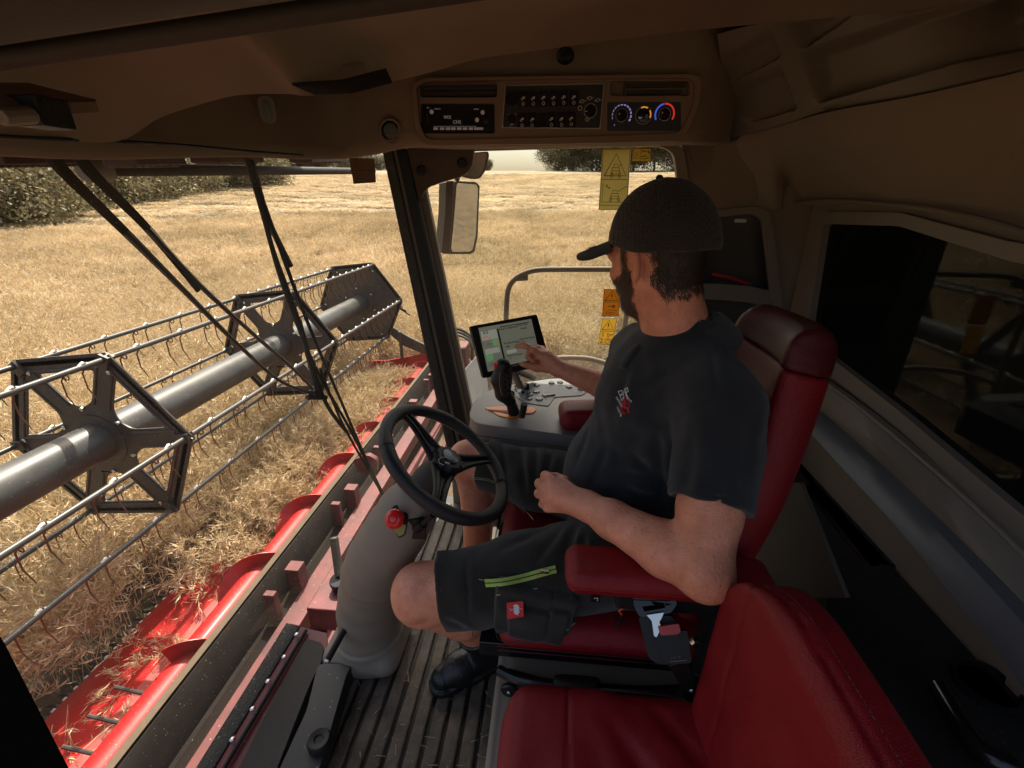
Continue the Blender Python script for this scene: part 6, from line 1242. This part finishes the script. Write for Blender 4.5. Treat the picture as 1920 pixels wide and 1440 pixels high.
def f_shirt(P):
    d = s_ell(P, (-.262, -.03, .945), (.152, .188, .185)); d = smin(d, s_ell(P, (-.205, -.03, .735), (.165, .185, .165)), .07); d = smin(d, s_ell(P, (-.235, -.03, .62), (.165, .20, .10)), .05)
    d = smin(d, s_cone(P, (-.305, .12, 1.035), (-.24, -.17, 1.02), .075, .075), .05)
    d = smin(d, s_cone(P, (-.295, -.03, 1.08), (-.28, -.03, 1.12), .095, .078), .04)
    s1 = s_cone(P, Lsh, Lel, .082, .066); s2 = s_cone(P, Rsh, Rel, .080, .066)
    s1 = cutp(s1, P, sl_c, sl_n); s1 = smax(s1, -smax(s_cone(P, Lsh, Lel, .068, .052), -((P - sl_c) @ sl_n) - .012, .003), .002); s1 = s1 - .0025 * (np.abs((P - sl_c) @ sl_n + .018) < .0015)
    s2 = cutp(s2, P, rs_c, rs_n)
    d = smin(d, s1, .028); d = smin(d, s2, .03)
    for f in FOLDS: d = d + creaseN(P, f[0], f[1], f[2])
    d = d + .0034 * vnoise(P * V(1, 1, .6), 12) + .0016 * vnoise(P * V(1.3, .8, 1), 30)
    nk = s_cone(P, (-.300, -.03, 1.02), (-.262, -.045, 1.20), .080, .078); d = smax(d, -nk, .006)
    d = smax(d, .565 - P[:, 2] + .1 * (P[:, 0] + .2), .01)
    return d * .9
for a, b, w_, am in list(RAWF): RAWF.append(((a[0] + 14, a[1] - 12), (b[0] + 14, b[1] - 12), w_, -am * .6))
RAWF += [((1105, 800), (1075, 880), .012, .005), ((1140, 830), (1100, 930), .012, .005), ((1260, 700), (1200, 730), .01, .003), ((1290, 860), (1280, 960), .01, .004), ((1350, 860), (1360, 990), .012, .005), ((1150, 900), (1240, 960), .010, .005), ((1180, 850), (1235, 900), .010, .006)]
FOLDS[:] = lay(f_shirt, RAWF)
shirt = sdf_mesh(f_shirt, (-.5, -.52, .5), (.03, .46, 1.2), .005, 'polo_shirt', M_shirt, pe)
M_collar = cloth_mat('rib_knit_collar', (.026, .030, .036), (.038, .042, .050), 500); cc0 = V(-.283, -.033, 1.093); cn = nrm(V(.40, -.06, 1)); cu1 = nrm(V(1, 0, -.40)); cv1 = np.cross(cn, cu1); rows = []  # collar made paler than the shirt; shading contrast put into its colour
for r, h in ((.078, -.01), (.080, .028), (.0835, .035), (.089, .031), (.101, .008), (.114, -.026), (.111, -.029), (.097, -.014)):
    row = []
    for a in np.linspace(math.radians(14), math.radians(346), 60):
        fr_ = math.cos(a) ** 2 * (math.cos(a) > 0); row.append(cc0 + cu1 * (r * 1.06 + .012 * fr_ * (h < .01)) * math.cos(a) + cv1 * r * math.sin(a) + cn * (h - .03 * fr_ * (h < .03) + .003 * math.sin(5 * a)))
    rows.append(row)
MB().tube(np.array(rows[5])[1:-1], .0014, 6).build('collar_edge', M_collar, shirt, smooth=60); MB().grid(np.array(rows)).build('collar', M_collar, shirt, smooth=60)
m = MB(); pk = [on_sdf(f_shirt, x, y, off=.002) for x, y in ((1196, 648), (1180, 665), (1166, 690))]; m.tube(spline(pk, 8), .011, 8, flat=.35); m.build('placket', M_shirt, shirt)
# chest embroidery pressed onto the cloth
def conform(m, bvh, n, off=.0012, lift=.06):
    for k in range(len(m.v)):
        A = m.v[k]
        for i in range(len(A)):
            h = bvh.ray_cast(Vector(A[i] + n * lift), Vector(-n), .2)
            if h[0] is not None: A[i] = np.array(h[0]) + n * off + n * 0
    return m
sb_ = bvh_of(shirt); pL = on_sdf(f_shirt, 1163, 752); nL = nrm(nrm_sdf(f_shirt, pL) + .8 * nrm(CAM - pL)); PLg = PL(pL + nL * .01, nL)
def stroke(m, pts, w_, mi):
    Q = [PLg.at(x, y) for x, y in pts]
    for a, b in zip(Q[:-1], Q[1:]):
        d_ = nrm(b - a); s_ = np.cross(PLg.n, d_) * w_ / 2; k = max(2, int(np.linalg.norm(b - a) / .003)); m.grid(np.array([[a + (b - a) * t - s_, a + (b - a) * t + s_] for t in np.linspace(-.03, 1.03, k + 1)]), mi)
m = MB()
PLg.text(m, 'HARVEST', 1148, 745, 4.6, 0, dx=(.57, .82), bold=.00025); PLg.text(m, 'TEAM', 1156, 763, 5.2, 1, dx=(.52, .85), bold=.00025); PLg.text(m, 'CASE IH', 1149, 763, 4.0, 0, dx=(.52, .85), bold=.0003)
for P in ([(1154, 733), (1161, 731), (1163, 737), (1157, 741), (1154, 733)], [(1158, 741), (1166, 738), (1168, 745), (1162, 751), (1158, 741)], [(1165, 735), (1169, 727), (1171, 731), (1166, 737)], [(1171, 729), (1174, 726), (1177, 733), (1173, 736), (1171, 729)], [(1172, 735), (1176, 745), (1179, 750), (1182, 752), (1181, 754)], [(1170, 735), (1174, 742), (1175, 748)], [(1171, 742), (1174, 740)], [(1165, 745), (1168, 748)]): stroke(m, P, .0013, 0)
for P in ([(1170, 744), (1174, 749), (1178, 755), (1177, 763), (1175, 766)], [(1168, 746), (1171, 755), (1174, 758)], [(1163, 755), (1167, 750), (1170, 752), (1167, 758), (1163, 755)], [(1164, 758), (1170, 757), (1169, 764), (1165, 762)], [(1169, 760), (1175, 766), (1175, 774)], [(1172, 764), (1174, 773)], [(1167, 764), (1171, 766)]): stroke(m, P, .0014, 1)
stroke(m, [(1157, 780), (1159, 778)], .003, 0)
conform(m, sb_, nL); m.build('chest_embroidery', [mat('white_thread', (.75, .76, .82), .8, var=.05), mat('red_thread', (.7, .02, .03), .8, var=.05)], shirt, smooth=0)
# --- work shorts
thn = nrm(Lkn - Lhip); hemc = Lkn - thn * .045; rtn = nrm(Rkn - Rhip); rhem = Rkn - rtn * .055; SF = []
RAWS = []
def sf(a, b, Y1, Y2, w_, amp): RAWS.append((a, b, w_, amp))
for a, b, y1, y2, w_, am in (((1060, 985), (1000, 1060), .10, .16, .012, .009), ((1080, 990), (1050, 1080), .12, .20, .012, .010), ((1045, 980), (930, 1035), .08, .12, .012, .006), ((1095, 1000), (1090, 1075), .13, .2, .010, .008), ((872, 1028), (880, 1190), .2, .22, .004, .004), ((1035, 985), (960, 1020), .06, .1, .010, .006),
        ((975, 830), (985, 930), -.2, -.16, .010, .007), ((1005, 835), (1000, 935), -.18, -.14, .012, .008), ((940, 830), (950, 900), -.22, -.18, .010, .004), ((1035, 850), (1020, 900), -.15, -.12, .012, .007), ((830, 1160), (900, 1195), .2, .2, .01, .006)): sf(a, b, y1, y2, w_, am)
def f_shorts(P):
    d = s_ell(P, (-.225, -.03, .59), (.17, .205, .115))
    l = s_chain(P, [Lhip + V(0, .01, .02), Lkn * .5 + Lhip * .5, Lkn], [.115, .102, .092], .03); l = cutp(l, P, hemc, thn); l = smax(l, -smax(s_chain(P, [Lhip, Lkn], [.088, .081]), -((P - hemc) @ thn) - .012, .003), .002)
    r = s_chain(P, [Rhip + V(0, -.01, .02), Rkn * .5 + Rhip * .5, Rkn], [.110, .092, .080], .03); r = cutp(r, P, rhem, rtn); r = smax(r, -smax(s_chain(P, [Rhip, Rkn], [.08, .069]), -((P - rhem) @ rtn) - .012, .003), .002)
    d = smin(smin(d, l, .04), r, .04)
    for f in SF: d = d + creaseN(P, f[0], f[1], f[2])
    d = d + .0032 * vnoise(P, 14) + .0012 * vnoise(P, 30)
    return d * .9
for a, b, w_, am in list(RAWS): RAWS.append(((a[0] + 12, a[1] - 6), (b[0] + 12, b[1] - 6), w_, -am * .6))
SF[:] = lay(f_shorts, RAWS)
shorts = sdf_mesh(f_shorts, (-.42, -.42, .4), (.30, .32, .80), .005, 'work_shorts', M_short, pe)
# cargo pocket hanging on the left thigh
pkc = at(1000, 1150, Y=.225); pn = nrm(V(.0, 1, .12)); FPk = Fr(pkc, nrm(V(-1, 0, -.03)), nrm(V(-.03, -.12, 1)), pn)
def f_pocket(P):
    q = FPk(P); x = q[:, 0]; z = q[:, 1]; q2 = q.copy(); q2[:, 0] = x - .12 * (z + .02) * (x > 0); q2[:, 1] = z + .10 * x
    d = s_box(q2, (0, -.005, -.012), (.088, .066, .022), .014)
    d = smin(d, s_box(q2, (-.012, -.022, .012), (.042, .042, .008), .005), .004); d = smin(d, s_box(q2, (.050, -.016, .010), (.022, .046, .010), .007), .004)
    d = d + .003 * np.exp(-((q2[:, 0] - .033) / .003) ** 2) + .0022 * vnoise(P, 24) + .002 * np.exp(-((q2[:, 1] + .060) / .003) ** 2)
    return d * .9
pock = sdf_mesh(f_pocket, pkc - V(.14, .07, .12), pkc + V(.14, .07, .12), .004, 'cargo_pocket', M_short, shorts)
fz = lambda P: np.minimum(f_shorts(P), f_pocket(P))
def on_cl(x, y, off=.002): return on_sdf(fz, x, y, off=off)
zp = [(908, 1086), (940, 1084), (980, 1076), (1015, 1066), (1041, 1060)]; zq = [(911, 1101), (942, 1099), (982, 1091), (1018, 1081), (1044, 1074)]
G = np.array([spline([on_cl(*q, .003) for q in L], 20) for L in (zp, [((a[0] + b[0]) / 2, (a[1] + b[1]) / 2) for a, b in zip(zp, zq)], zq)]); G[1] += nrm(CAM - G[1, 10]) * .002
m = MB(); m.slab(G, -nrm(CAM - G[1, 10]) * .002, 0); m.tube(G[1] + nrm(CAM - G[1, 10]) * .001, .0011, 6, 1); c = G[1][15] + nrm(CAM - G[1, 10]) * .003; m.box(c, (.009, .002, .004), mi=2)
m.tube([c + V(.006, 0, -.004), c + V(.016, .003, -.012), c + V(.020, .003, -.016)], [.001, .003, .0015], 6, 3); m.build('lime_zipper', [mat('lime_tape', (.36, .50, .10), .7, var=.15, vs=60), M_black, M_steel, mat('brass_pull', (.45, .35, .08), .5)], shorts)
pp_ = on_cl(966, 1144, .001); PZ = PL(pp_ + nrm_sdf(fz, pp_) * .002, nrm(nrm_sdf(fz, pp_) + .5 * nrm(CAM - pp_))); m = MB(); PZ.poly(m, [(950, 1130), (981, 1127), (982, 1157), (951, 1161)], .0022, 0, 0, r=.002)
bd = lambda *Q: [tuple(q) for q in Q]
PZ.poly(m, [(966, 1133), (971, 1134), (974, 1138), (972, 1141), (977, 1142), (972, 1144), (975, 1148), (971, 1151), (972, 1154), (967, 1152), (963, 1150), (965, 1147), (961, 1146), (965, 1144), (961, 1141), (965, 1140), (962, 1136)], .0008, 1, .0018)
for P in ([(954, 1141), (961, 1143)], [(955, 1146), (961, 1144)], [(972, 1143), (978, 1141), (979, 1144)], [(956, 1152), (957, 1152.6)]): m.tube([PZ.at(x, y, .0022) for x, y in P], .0005, 4, 1)
m.build('red_badge', [mat('badge_red', (.72, .03, .03), .6, var=.05), M_white], shorts, bev=.0003)
m = MB()
for P in ([(912, 1110), (925, 1112), (960, 1106), (1000, 1100)], [(933, 1120), (932, 1195), (975, 1205), (1010, 1200)], [(1012, 1100), (1010, 1195)], [(876, 1030), (884, 1110), (886, 1192)], [(1050, 1072), (1070, 1120), (1080, 1165)]): m.tube(spline([on_cl(x, y, .0008) for x, y in P], 16), .0008, 4, 0)
for a, b in (((906, 1088), (898, 1086)), ((930, 1116), (938, 1115)), ((1000, 1104), (1008, 1103)), ((1075, 1100), (1083, 1096)), ((1062, 1182), (1078, 1168))): m.tube([on_cl(*a, .001), on_cl(*b, .001)], .0009, 5, 1)
for P in ([(882, 895), (930, 905), (985, 960)], [(884, 898), (930, 908), (984, 964)], [(950, 935), (985, 958), (1000, 975)]): m.tube(spline([on_cl(x, y, .001) for x, y in P], 14), .0007, 4, 1)
m.build('seam_stitching', [mat('black_thread', (.045, .04, .036), .9), mat('lime_thread', (.42, .45, .25), .8)], shorts)
m = MB(); a = on_cl(1165, 1130, .004); m.tube([a, a + V(-.004, .004, -.012), a + V(.004, .004, -.02), a + V(-.003, .004, -.03)], .0024, 6, 0); m.tube([a + V(-.003, .004, -.03), a + V(.0, .006, -.045)], .0012, 5, 1); m.tube([a + V(.0, .006, -.043), a + V(.003, .006, -.062)], [.003, .005], 8, 1); m.build('cord_puller', [mat('cord_orange', (.85, .13, .02), .6), M_black], shorts)
# --- boots
def f_boot(P, an, toe, heel, kn):
    tz, hz = V(*toe), V(*heel); mid = tz * .55 + heel * .45; q = P.copy()
    d = s_chain(P, [heel + V(0, 0, .045), heel * .6 + tz * .4 + V(0, 0, .062), tz * .75 + heel * .25 + V(0, 0, .042), tz + V(0, 0, .034)], [.042, .043, .046, .036], .02)
    d = smin(d, s_cone(P, heel + (tz - heel) * .22 + V(0, 0, .06), an, .048, .060), .03); d = smax(d, .006 - P[:, 2], .006)
    sole = smax(s_chain(P * V(1, 1, 0), [heel * V(1, 1, 0), mid * V(1, 1, 0), tz * V(1, 1, 0)], [.042, .044, .044], .01), np.abs(P[:, 2] - .011) - .011, .004)
    d = smin(d, sole, .003); d = smax(d, (P - an) @ nrm(kn - an) - .0, .004); d = d + 0
    x = (P - heel) @ nrm(tz - heel) / np.linalg.norm(tz - heel); d = d + .0012 * np.exp(-((x - .62) / .02) ** 2) * (P[:, 2] > .04) + .0008 * vnoise(P, 40)
    return d * .9
M_boot = mat('black_boot_leather', (.010, .010, .012), .38, var=.3, bump=.25, bs=150, dust=.25, ds=90)
tL, hL = at(832, 1284, Z=.0), at(950, 1228, Z=.0); aL = Lan * .70 + Lkn * .30 + V(-.012, 0, 0)
sdf_mesh(lambda P: f_boot(P, aL, tL, hL, Lkn), (-.02, -.16, -.005), (.36, .16, .32), .0045, 'boot', M_boot, pe)
tR, hR = V(.30, -.22, 0), V(.14, -.22, 0); aR = V(.215, -.21, .20)
sdf_mesh(lambda P: f_boot(P, aR, tR, hR, Rkn), (.05, -.32, -.005), (.38, -.12, .27), .006, 'boot', M_boot, pe)
# --- hair, beard, eyes
def hairline(q):
    f, l, u = q[:, 0], np.abs(q[:, 1]), q[:, 2]
    back_ = np.minimum(np.minimum(-(f + .018) + .4 * np.clip(u, -.1, .0), u + .078 + .25 * (f + .06)), .10 - u)
    burn = np.minimum(np.minimum(.040 - f - .1 * u, f - .022), np.minimum(u + .035, l - .045)); ear = np.hypot(f + .004, u + .004) - .032; return np.maximum(np.minimum(back_, np.where(u > .034, 1., ear)), burn) + .004 * vnoise(q, 90)
def beardline(q):
    f, l, u = q[:, 0], np.abs(q[:, 1]), q[:, 2]
    side = np.minimum(np.minimum(f - .008 + .25 * (u + .03), -.018 - u - .35 * np.clip(f - .03, 0, 1)), u + .125 + .1 * f); return np.minimum(side, .5) + .0035 * vnoise(q, 110)
def f_hair(P): q = FH(P); return smax(f_headneck(P) - .0014, .009 - hairline(q), .003)
def f_beard(P): q = FH(P); return smax(f_headneck(P) - .0014, .0065 - beardline(q) * .7, .003)
hlo, hhi = hc - .17, hc + .15
hair = sdf_mesh(f_hair, hlo, hhi, .0035, 'hair', M_hair, pe); beard = sdf_mesh(f_beard, hlo, hhi, .0035, 'beard', mat('beard_stubble', (.07, .038, .026), .8, var=.7, vs=260, bump=.8, bs=500), pe)
def strands(line, n, name, mt, ln, base, parent, wd=.00045, outv=.35):
    me = body.data; off = np.array(wloc(body)); P = np.array([v.co for v in me.vertices]) + off; P = P[np.linalg.norm(P - hc, axis=1) < .17]; P = P[line(FH(P)) > -.008]
    p = P[rng.integers(0, len(P), n)] + rng.normal(0, .0028, (n, 3))
    for _ in range(3):
        d0 = f_headneck(p); nn = np.stack([(f_headneck(p + np.eye(3)[i] * .001) - d0) / .001 for i in range(3)], 1); nn /= np.linalg.norm(nn, axis=1)[:, None] + 1e-6; p = p - nn * d0[:, None]
    keep = line(FH(p)) > rng.normal(-.001, .0022, n); p, nn = p[keep], nn[keep]; n = len(p)
    q = FH(p); dn = base(q); dn = dn - nn * np.sum(dn * nn, 1)[:, None]; dn /= np.linalg.norm(dn, axis=1)[:, None] + 1e-6; dn = dn + rng.normal(0, .22, (n, 3)) + nn * outv; L_ = ln * rng.uniform(.5, 1.25, (n, 1)); p = p - nn * .001
    s_ = np.cross(dn, nn); s_ /= np.linalg.norm(s_, axis=1)[:, None] + 1e-6; mid = p + dn * L_ * .55; e = mid + (dn - nn * .35) * L_ * .45
    vs = np.stack([p - s_ * wd, p + s_ * wd, mid + s_ * wd * .8, mid - s_ * wd * .8, e], 1).reshape(-1, 3); i = np.arange(n)[:, None] * 5
    me2 = bpy.data.meshes.new(name); me2.from_pydata(vs.tolist(), [], (i + np.array([0, 1, 2, 3])).tolist() + (i + np.array([3, 2, 4])).tolist()); me2.materials.append(mt); return link(name, me2, parent)
wv = lambda f, l, u: FH.R.T @ V(f, l, u)
strands(hairline, 24000, 'hair_strands', mat('hair_strand', (.06, .04, .028), .5, var=.5, vs=300), .0115, lambda q: np.stack([-.45 + 0 * q[:, 0], 0 * q[:, 0], -1 + 0 * q[:, 0]], 1) @ FH.R, hair)
strands(beardline, 20000, 'beard_strands', mat('beard_strand', (.09, .05, .03), .45, var=.5, vs=300), .010, lambda q: np.stack([.35 + 0 * q[:, 0], 0 * q[:, 0], -1 + 0 * q[:, 0]], 1) @ FH.R, beard, wd=.0003, outv=.6)
for sg in (1, -1): m = MB(); m.lathe([(.0001, .0118), (.004, .0113), (.0041, .0112), (.009, .0078), (.0118, 0), (.009, -.008)], hp(.0795, sg * .030, .001), hf, 20); m.build('eye', mat('eye_white', (.7, .66, .6), .15), pe)
m = MB()
for sg in (1, -1):
    for i in range(60): t = i / 59; p = hp(.094 - .012 * abs(t - .4), sg * (.012 + .040 * t), .020 + .006 * math.sin(t * 2.6)) ; m.tube([p, p + wv(.003, sg * .007, .001)], [.0006, .0002], 3)
m.build('eyebrows', M_hair, pe)
def limb_hair(fn, segs, n, name, parent, ln=.010):
    p = np.concatenate([V(*a) + (V(*b) - V(*a)) * rng.uniform(0, 1, (k_, 1)) + rng.normal(0, 1, (k_, 3)) * .09 for a, b in segs for k_ in [n // len(segs)]])
    for _ in range(6):
        d0 = fn(p); nn = np.stack([(fn(p + np.eye(3)[i] * .001) - d0) / .001 for i in range(3)], 1); nn /= np.linalg.norm(nn, axis=1)[:, None] + 1e-6; p = p - nn * d0[:, None]
    ok = (np.abs(fn(p)) < .001) & (f_shorts(p) > .002) & (f_shirt(p) > .002); p, nn = p[ok], nn[ok]; n = len(p); dn = rng.normal(0, .5, (n, 3)) + V(.5, 0, -.8); dn = dn - nn * np.sum(dn * nn, 1)[:, None] * .85; dn /= np.linalg.norm(dn, axis=1)[:, None]
    s_ = np.cross(dn, nn); s_ /= np.linalg.norm(s_, axis=1)[:, None] + 1e-6; L_ = ln * rng.uniform(.5, 1.2, (n, 1)); vs = np.stack([p - s_ * .00011, p + s_ * .00011, p + dn * L_], 1).reshape(-1, 3)
    me = bpy.data.meshes.new(name); me.from_pydata(vs.tolist(), [], np.arange(3 * n).reshape(-1, 3).tolist()); me.materials.append(bpy.data.materials.get('limb_hair_brown') or mat('limb_hair_brown', (.16, .08, .045), .5)); return link(name, me, parent)
limb_hair(f_arms, [(Lwr, Lel), (Rwr, Rel)], 2600, 'arm_hair', body); limb_hair(f_legs, [(Lkn, Lan), (Lkn, Lkn * .7 + Lhip * .3), (Rkn, Ran)], 3600, 'leg_hair', body)
# --- cap
def mesh_cloth():
    m = mat('perforated_black_cap', (.016, .014, .013), .85, var=.2, vs=8, spec=.2, sheen=.2); t = m.node_tree; b = t.nodes['Principled BSDF']; N = t.nodes.new; L = t.links.new
    tc = N('ShaderNodeTexCoord'); vo = N('ShaderNodeTexVoronoi'); vo.inputs['Scale'].default_value = 150; vo.inputs['Randomness'].default_value = .1; L(tc.outputs['Object'], vo.inputs['Vector']); r = N('ShaderNodeValToRGB'); r.color_ramp.elements[0].position = .18; r.color_ramp.elements[1].position = .34; L(vo.outputs['Distance'], r.inputs[0])
    bp = N('ShaderNodeBump'); mc = N('ShaderNodeMix'); mc.data_type = 'RGBA'; L(r.outputs[0], mc.inputs['Factor']); mc.inputs['A'].default_value = (.003, .003, .003, 1); mc.inputs['B'].default_value = (.028, .025, .023, 1); L(mc.outputs['Result'], b.inputs['Base Color']); bp.inputs['Strength'].default_value = 1.; bp.inputs['Distance'].default_value = .004; L(r.outputs[0], bp.inputs['Height']); L(bp.outputs[0], b.inputs['Normal']); return m
def f_cap(P):
    q = FH(P); d = s_ell(q, (-.012, 0, .030), (.115, .097, .121)); th = np.arctan2(q[:, 1], q[:, 0] + .01)
    for k in range(3): d = d + .0016 * np.exp(-((np.sin(th - k * math.pi / 3) * np.hypot(q[:, 0] + .01, q[:, 1])) / .0022) ** 2)
    rim = q[:, 2] - (.030 + .20 * q[:, 0] - .10 * np.abs(q[:, 1]) + .06 * np.clip(q[:, 0], 0, 1)); d = d - .0012 * (np.abs(rim - .012) < .010); d = smax(d, -rim, .004)
    d = smin(d, np.linalg.norm(q - V(-.012, 0, .1515), axis=1) - .0075, .002)
    return d + .0012 * vnoise(P, 20)
cap = sdf_mesh(f_cap, hc - .16, hc + .2, .004, 'cap', mesh_cloth(), pe)
def brim_u(f, l): return .056 - .16 * (f - .09) - 5.2 * l * l
m = MB(); rows = []
for t in np.linspace(0, 1, 10):
    row = []
    for a in np.linspace(-1, 1, 25):
        l = .082 * math.sin(a * math.pi / 2); f0 = .110 * math.sqrt(max(0, 1 - (l / .099) ** 2)) - .014; f1 = .088 + .112 * (max(0, 1 - abs(l / .083) ** 2.6)) ** .5; f1 = max(f1, f0 + .004); f = f0 + (f1 - f0) * t; row.append(hp(f, l, brim_u(f, l)))
    rows.append(row)
rows = np.array(rows); m.slab(rows, hu * -.004); m.build('brim', mat('brim_cloth', (.030, .023, .020), .85, var=.2, bump=.3, bs=900), cap, bev=.0015)
sp_ = hp(.155, .030, brim_u(.155, .030) + .0012); m = MB(); sn = nrm(hu + hl * .2 + hf * .1); m.lathe([(.0145, 0), (.0142, .0006)], sp_, sn, 28, 0); m.lathe([(.0125, 0), (.0123, .0009)], sp_, sn, 28, 1); m.box(sp_ + sn * .0011, (.007, .006, .0003), Fr((0, 0, 0), hf, hl, sn).R, 2); m.build('brim_sticker', [M_steel, M_black, mat('sticker_red', (.5, .03, .03), .5)], cap)
# --- things in the cubby
kn_ = thing('pocket_tool', 'red folding tool with blue carabiner lying on the cubby shelf', 'tool', tuple(at(1390, 530, Y=-.86)))
m = MB(); a, b = at(1335, 514, Y=-.855), at(1404, 532, Y=-.855); m.tube(spline([a, a * .5 + b * .5 + V(0, 0, .004), b], 8), [.007, .009, .0095, .0095, .0095, .009, .008, .006], 10, flat=.7); m.build('handle', mat('tool_red', (.55, .02, .03), .4), kn_, smooth=60)
m = MB(); c = at(1412, 532, Y=-.85); m.tube([c + V(-.014 * math.cos(t), .002, .006 * math.sin(t)) for t in np.linspace(0, 6.28, 16)], .0018, 6); m.build('carabiner', mat('blue_metal', (.03, .2, .4), .3, metal=.8), kn_)

# ================================================================ bake the bevels, so that nothing is left to evaluate
bpy.context.view_layer.update(); dg_ = bpy.context.evaluated_depsgraph_get(); baked = []
for o in list(SC.objects):
    if o.type == 'MESH' and any(md.type == 'BEVEL' for md in o.modifiers):
        me = bpy.data.meshes.new_from_object(o.evaluated_get(dg_)); baked.append((o, me))
for o, me in baked:
    a = np.empty(len(o.data.vertices) * 3); o.data.vertices.foreach_get('co', a); a = a.reshape(-1, 3); b = np.empty(len(me.vertices) * 3); me.vertices.foreach_get('co', b); b = b.reshape(-1, 3)
    ok_ = np.isfinite(b).all() and (b.min(0) > a.min(0) - .004).all() and (b.max(0) < a.max(0) + .004).all()
    o.modifiers.clear()
    if ok_: me.name = o.data.name; o.data = me
    else: print('bevel dropped', o.name)
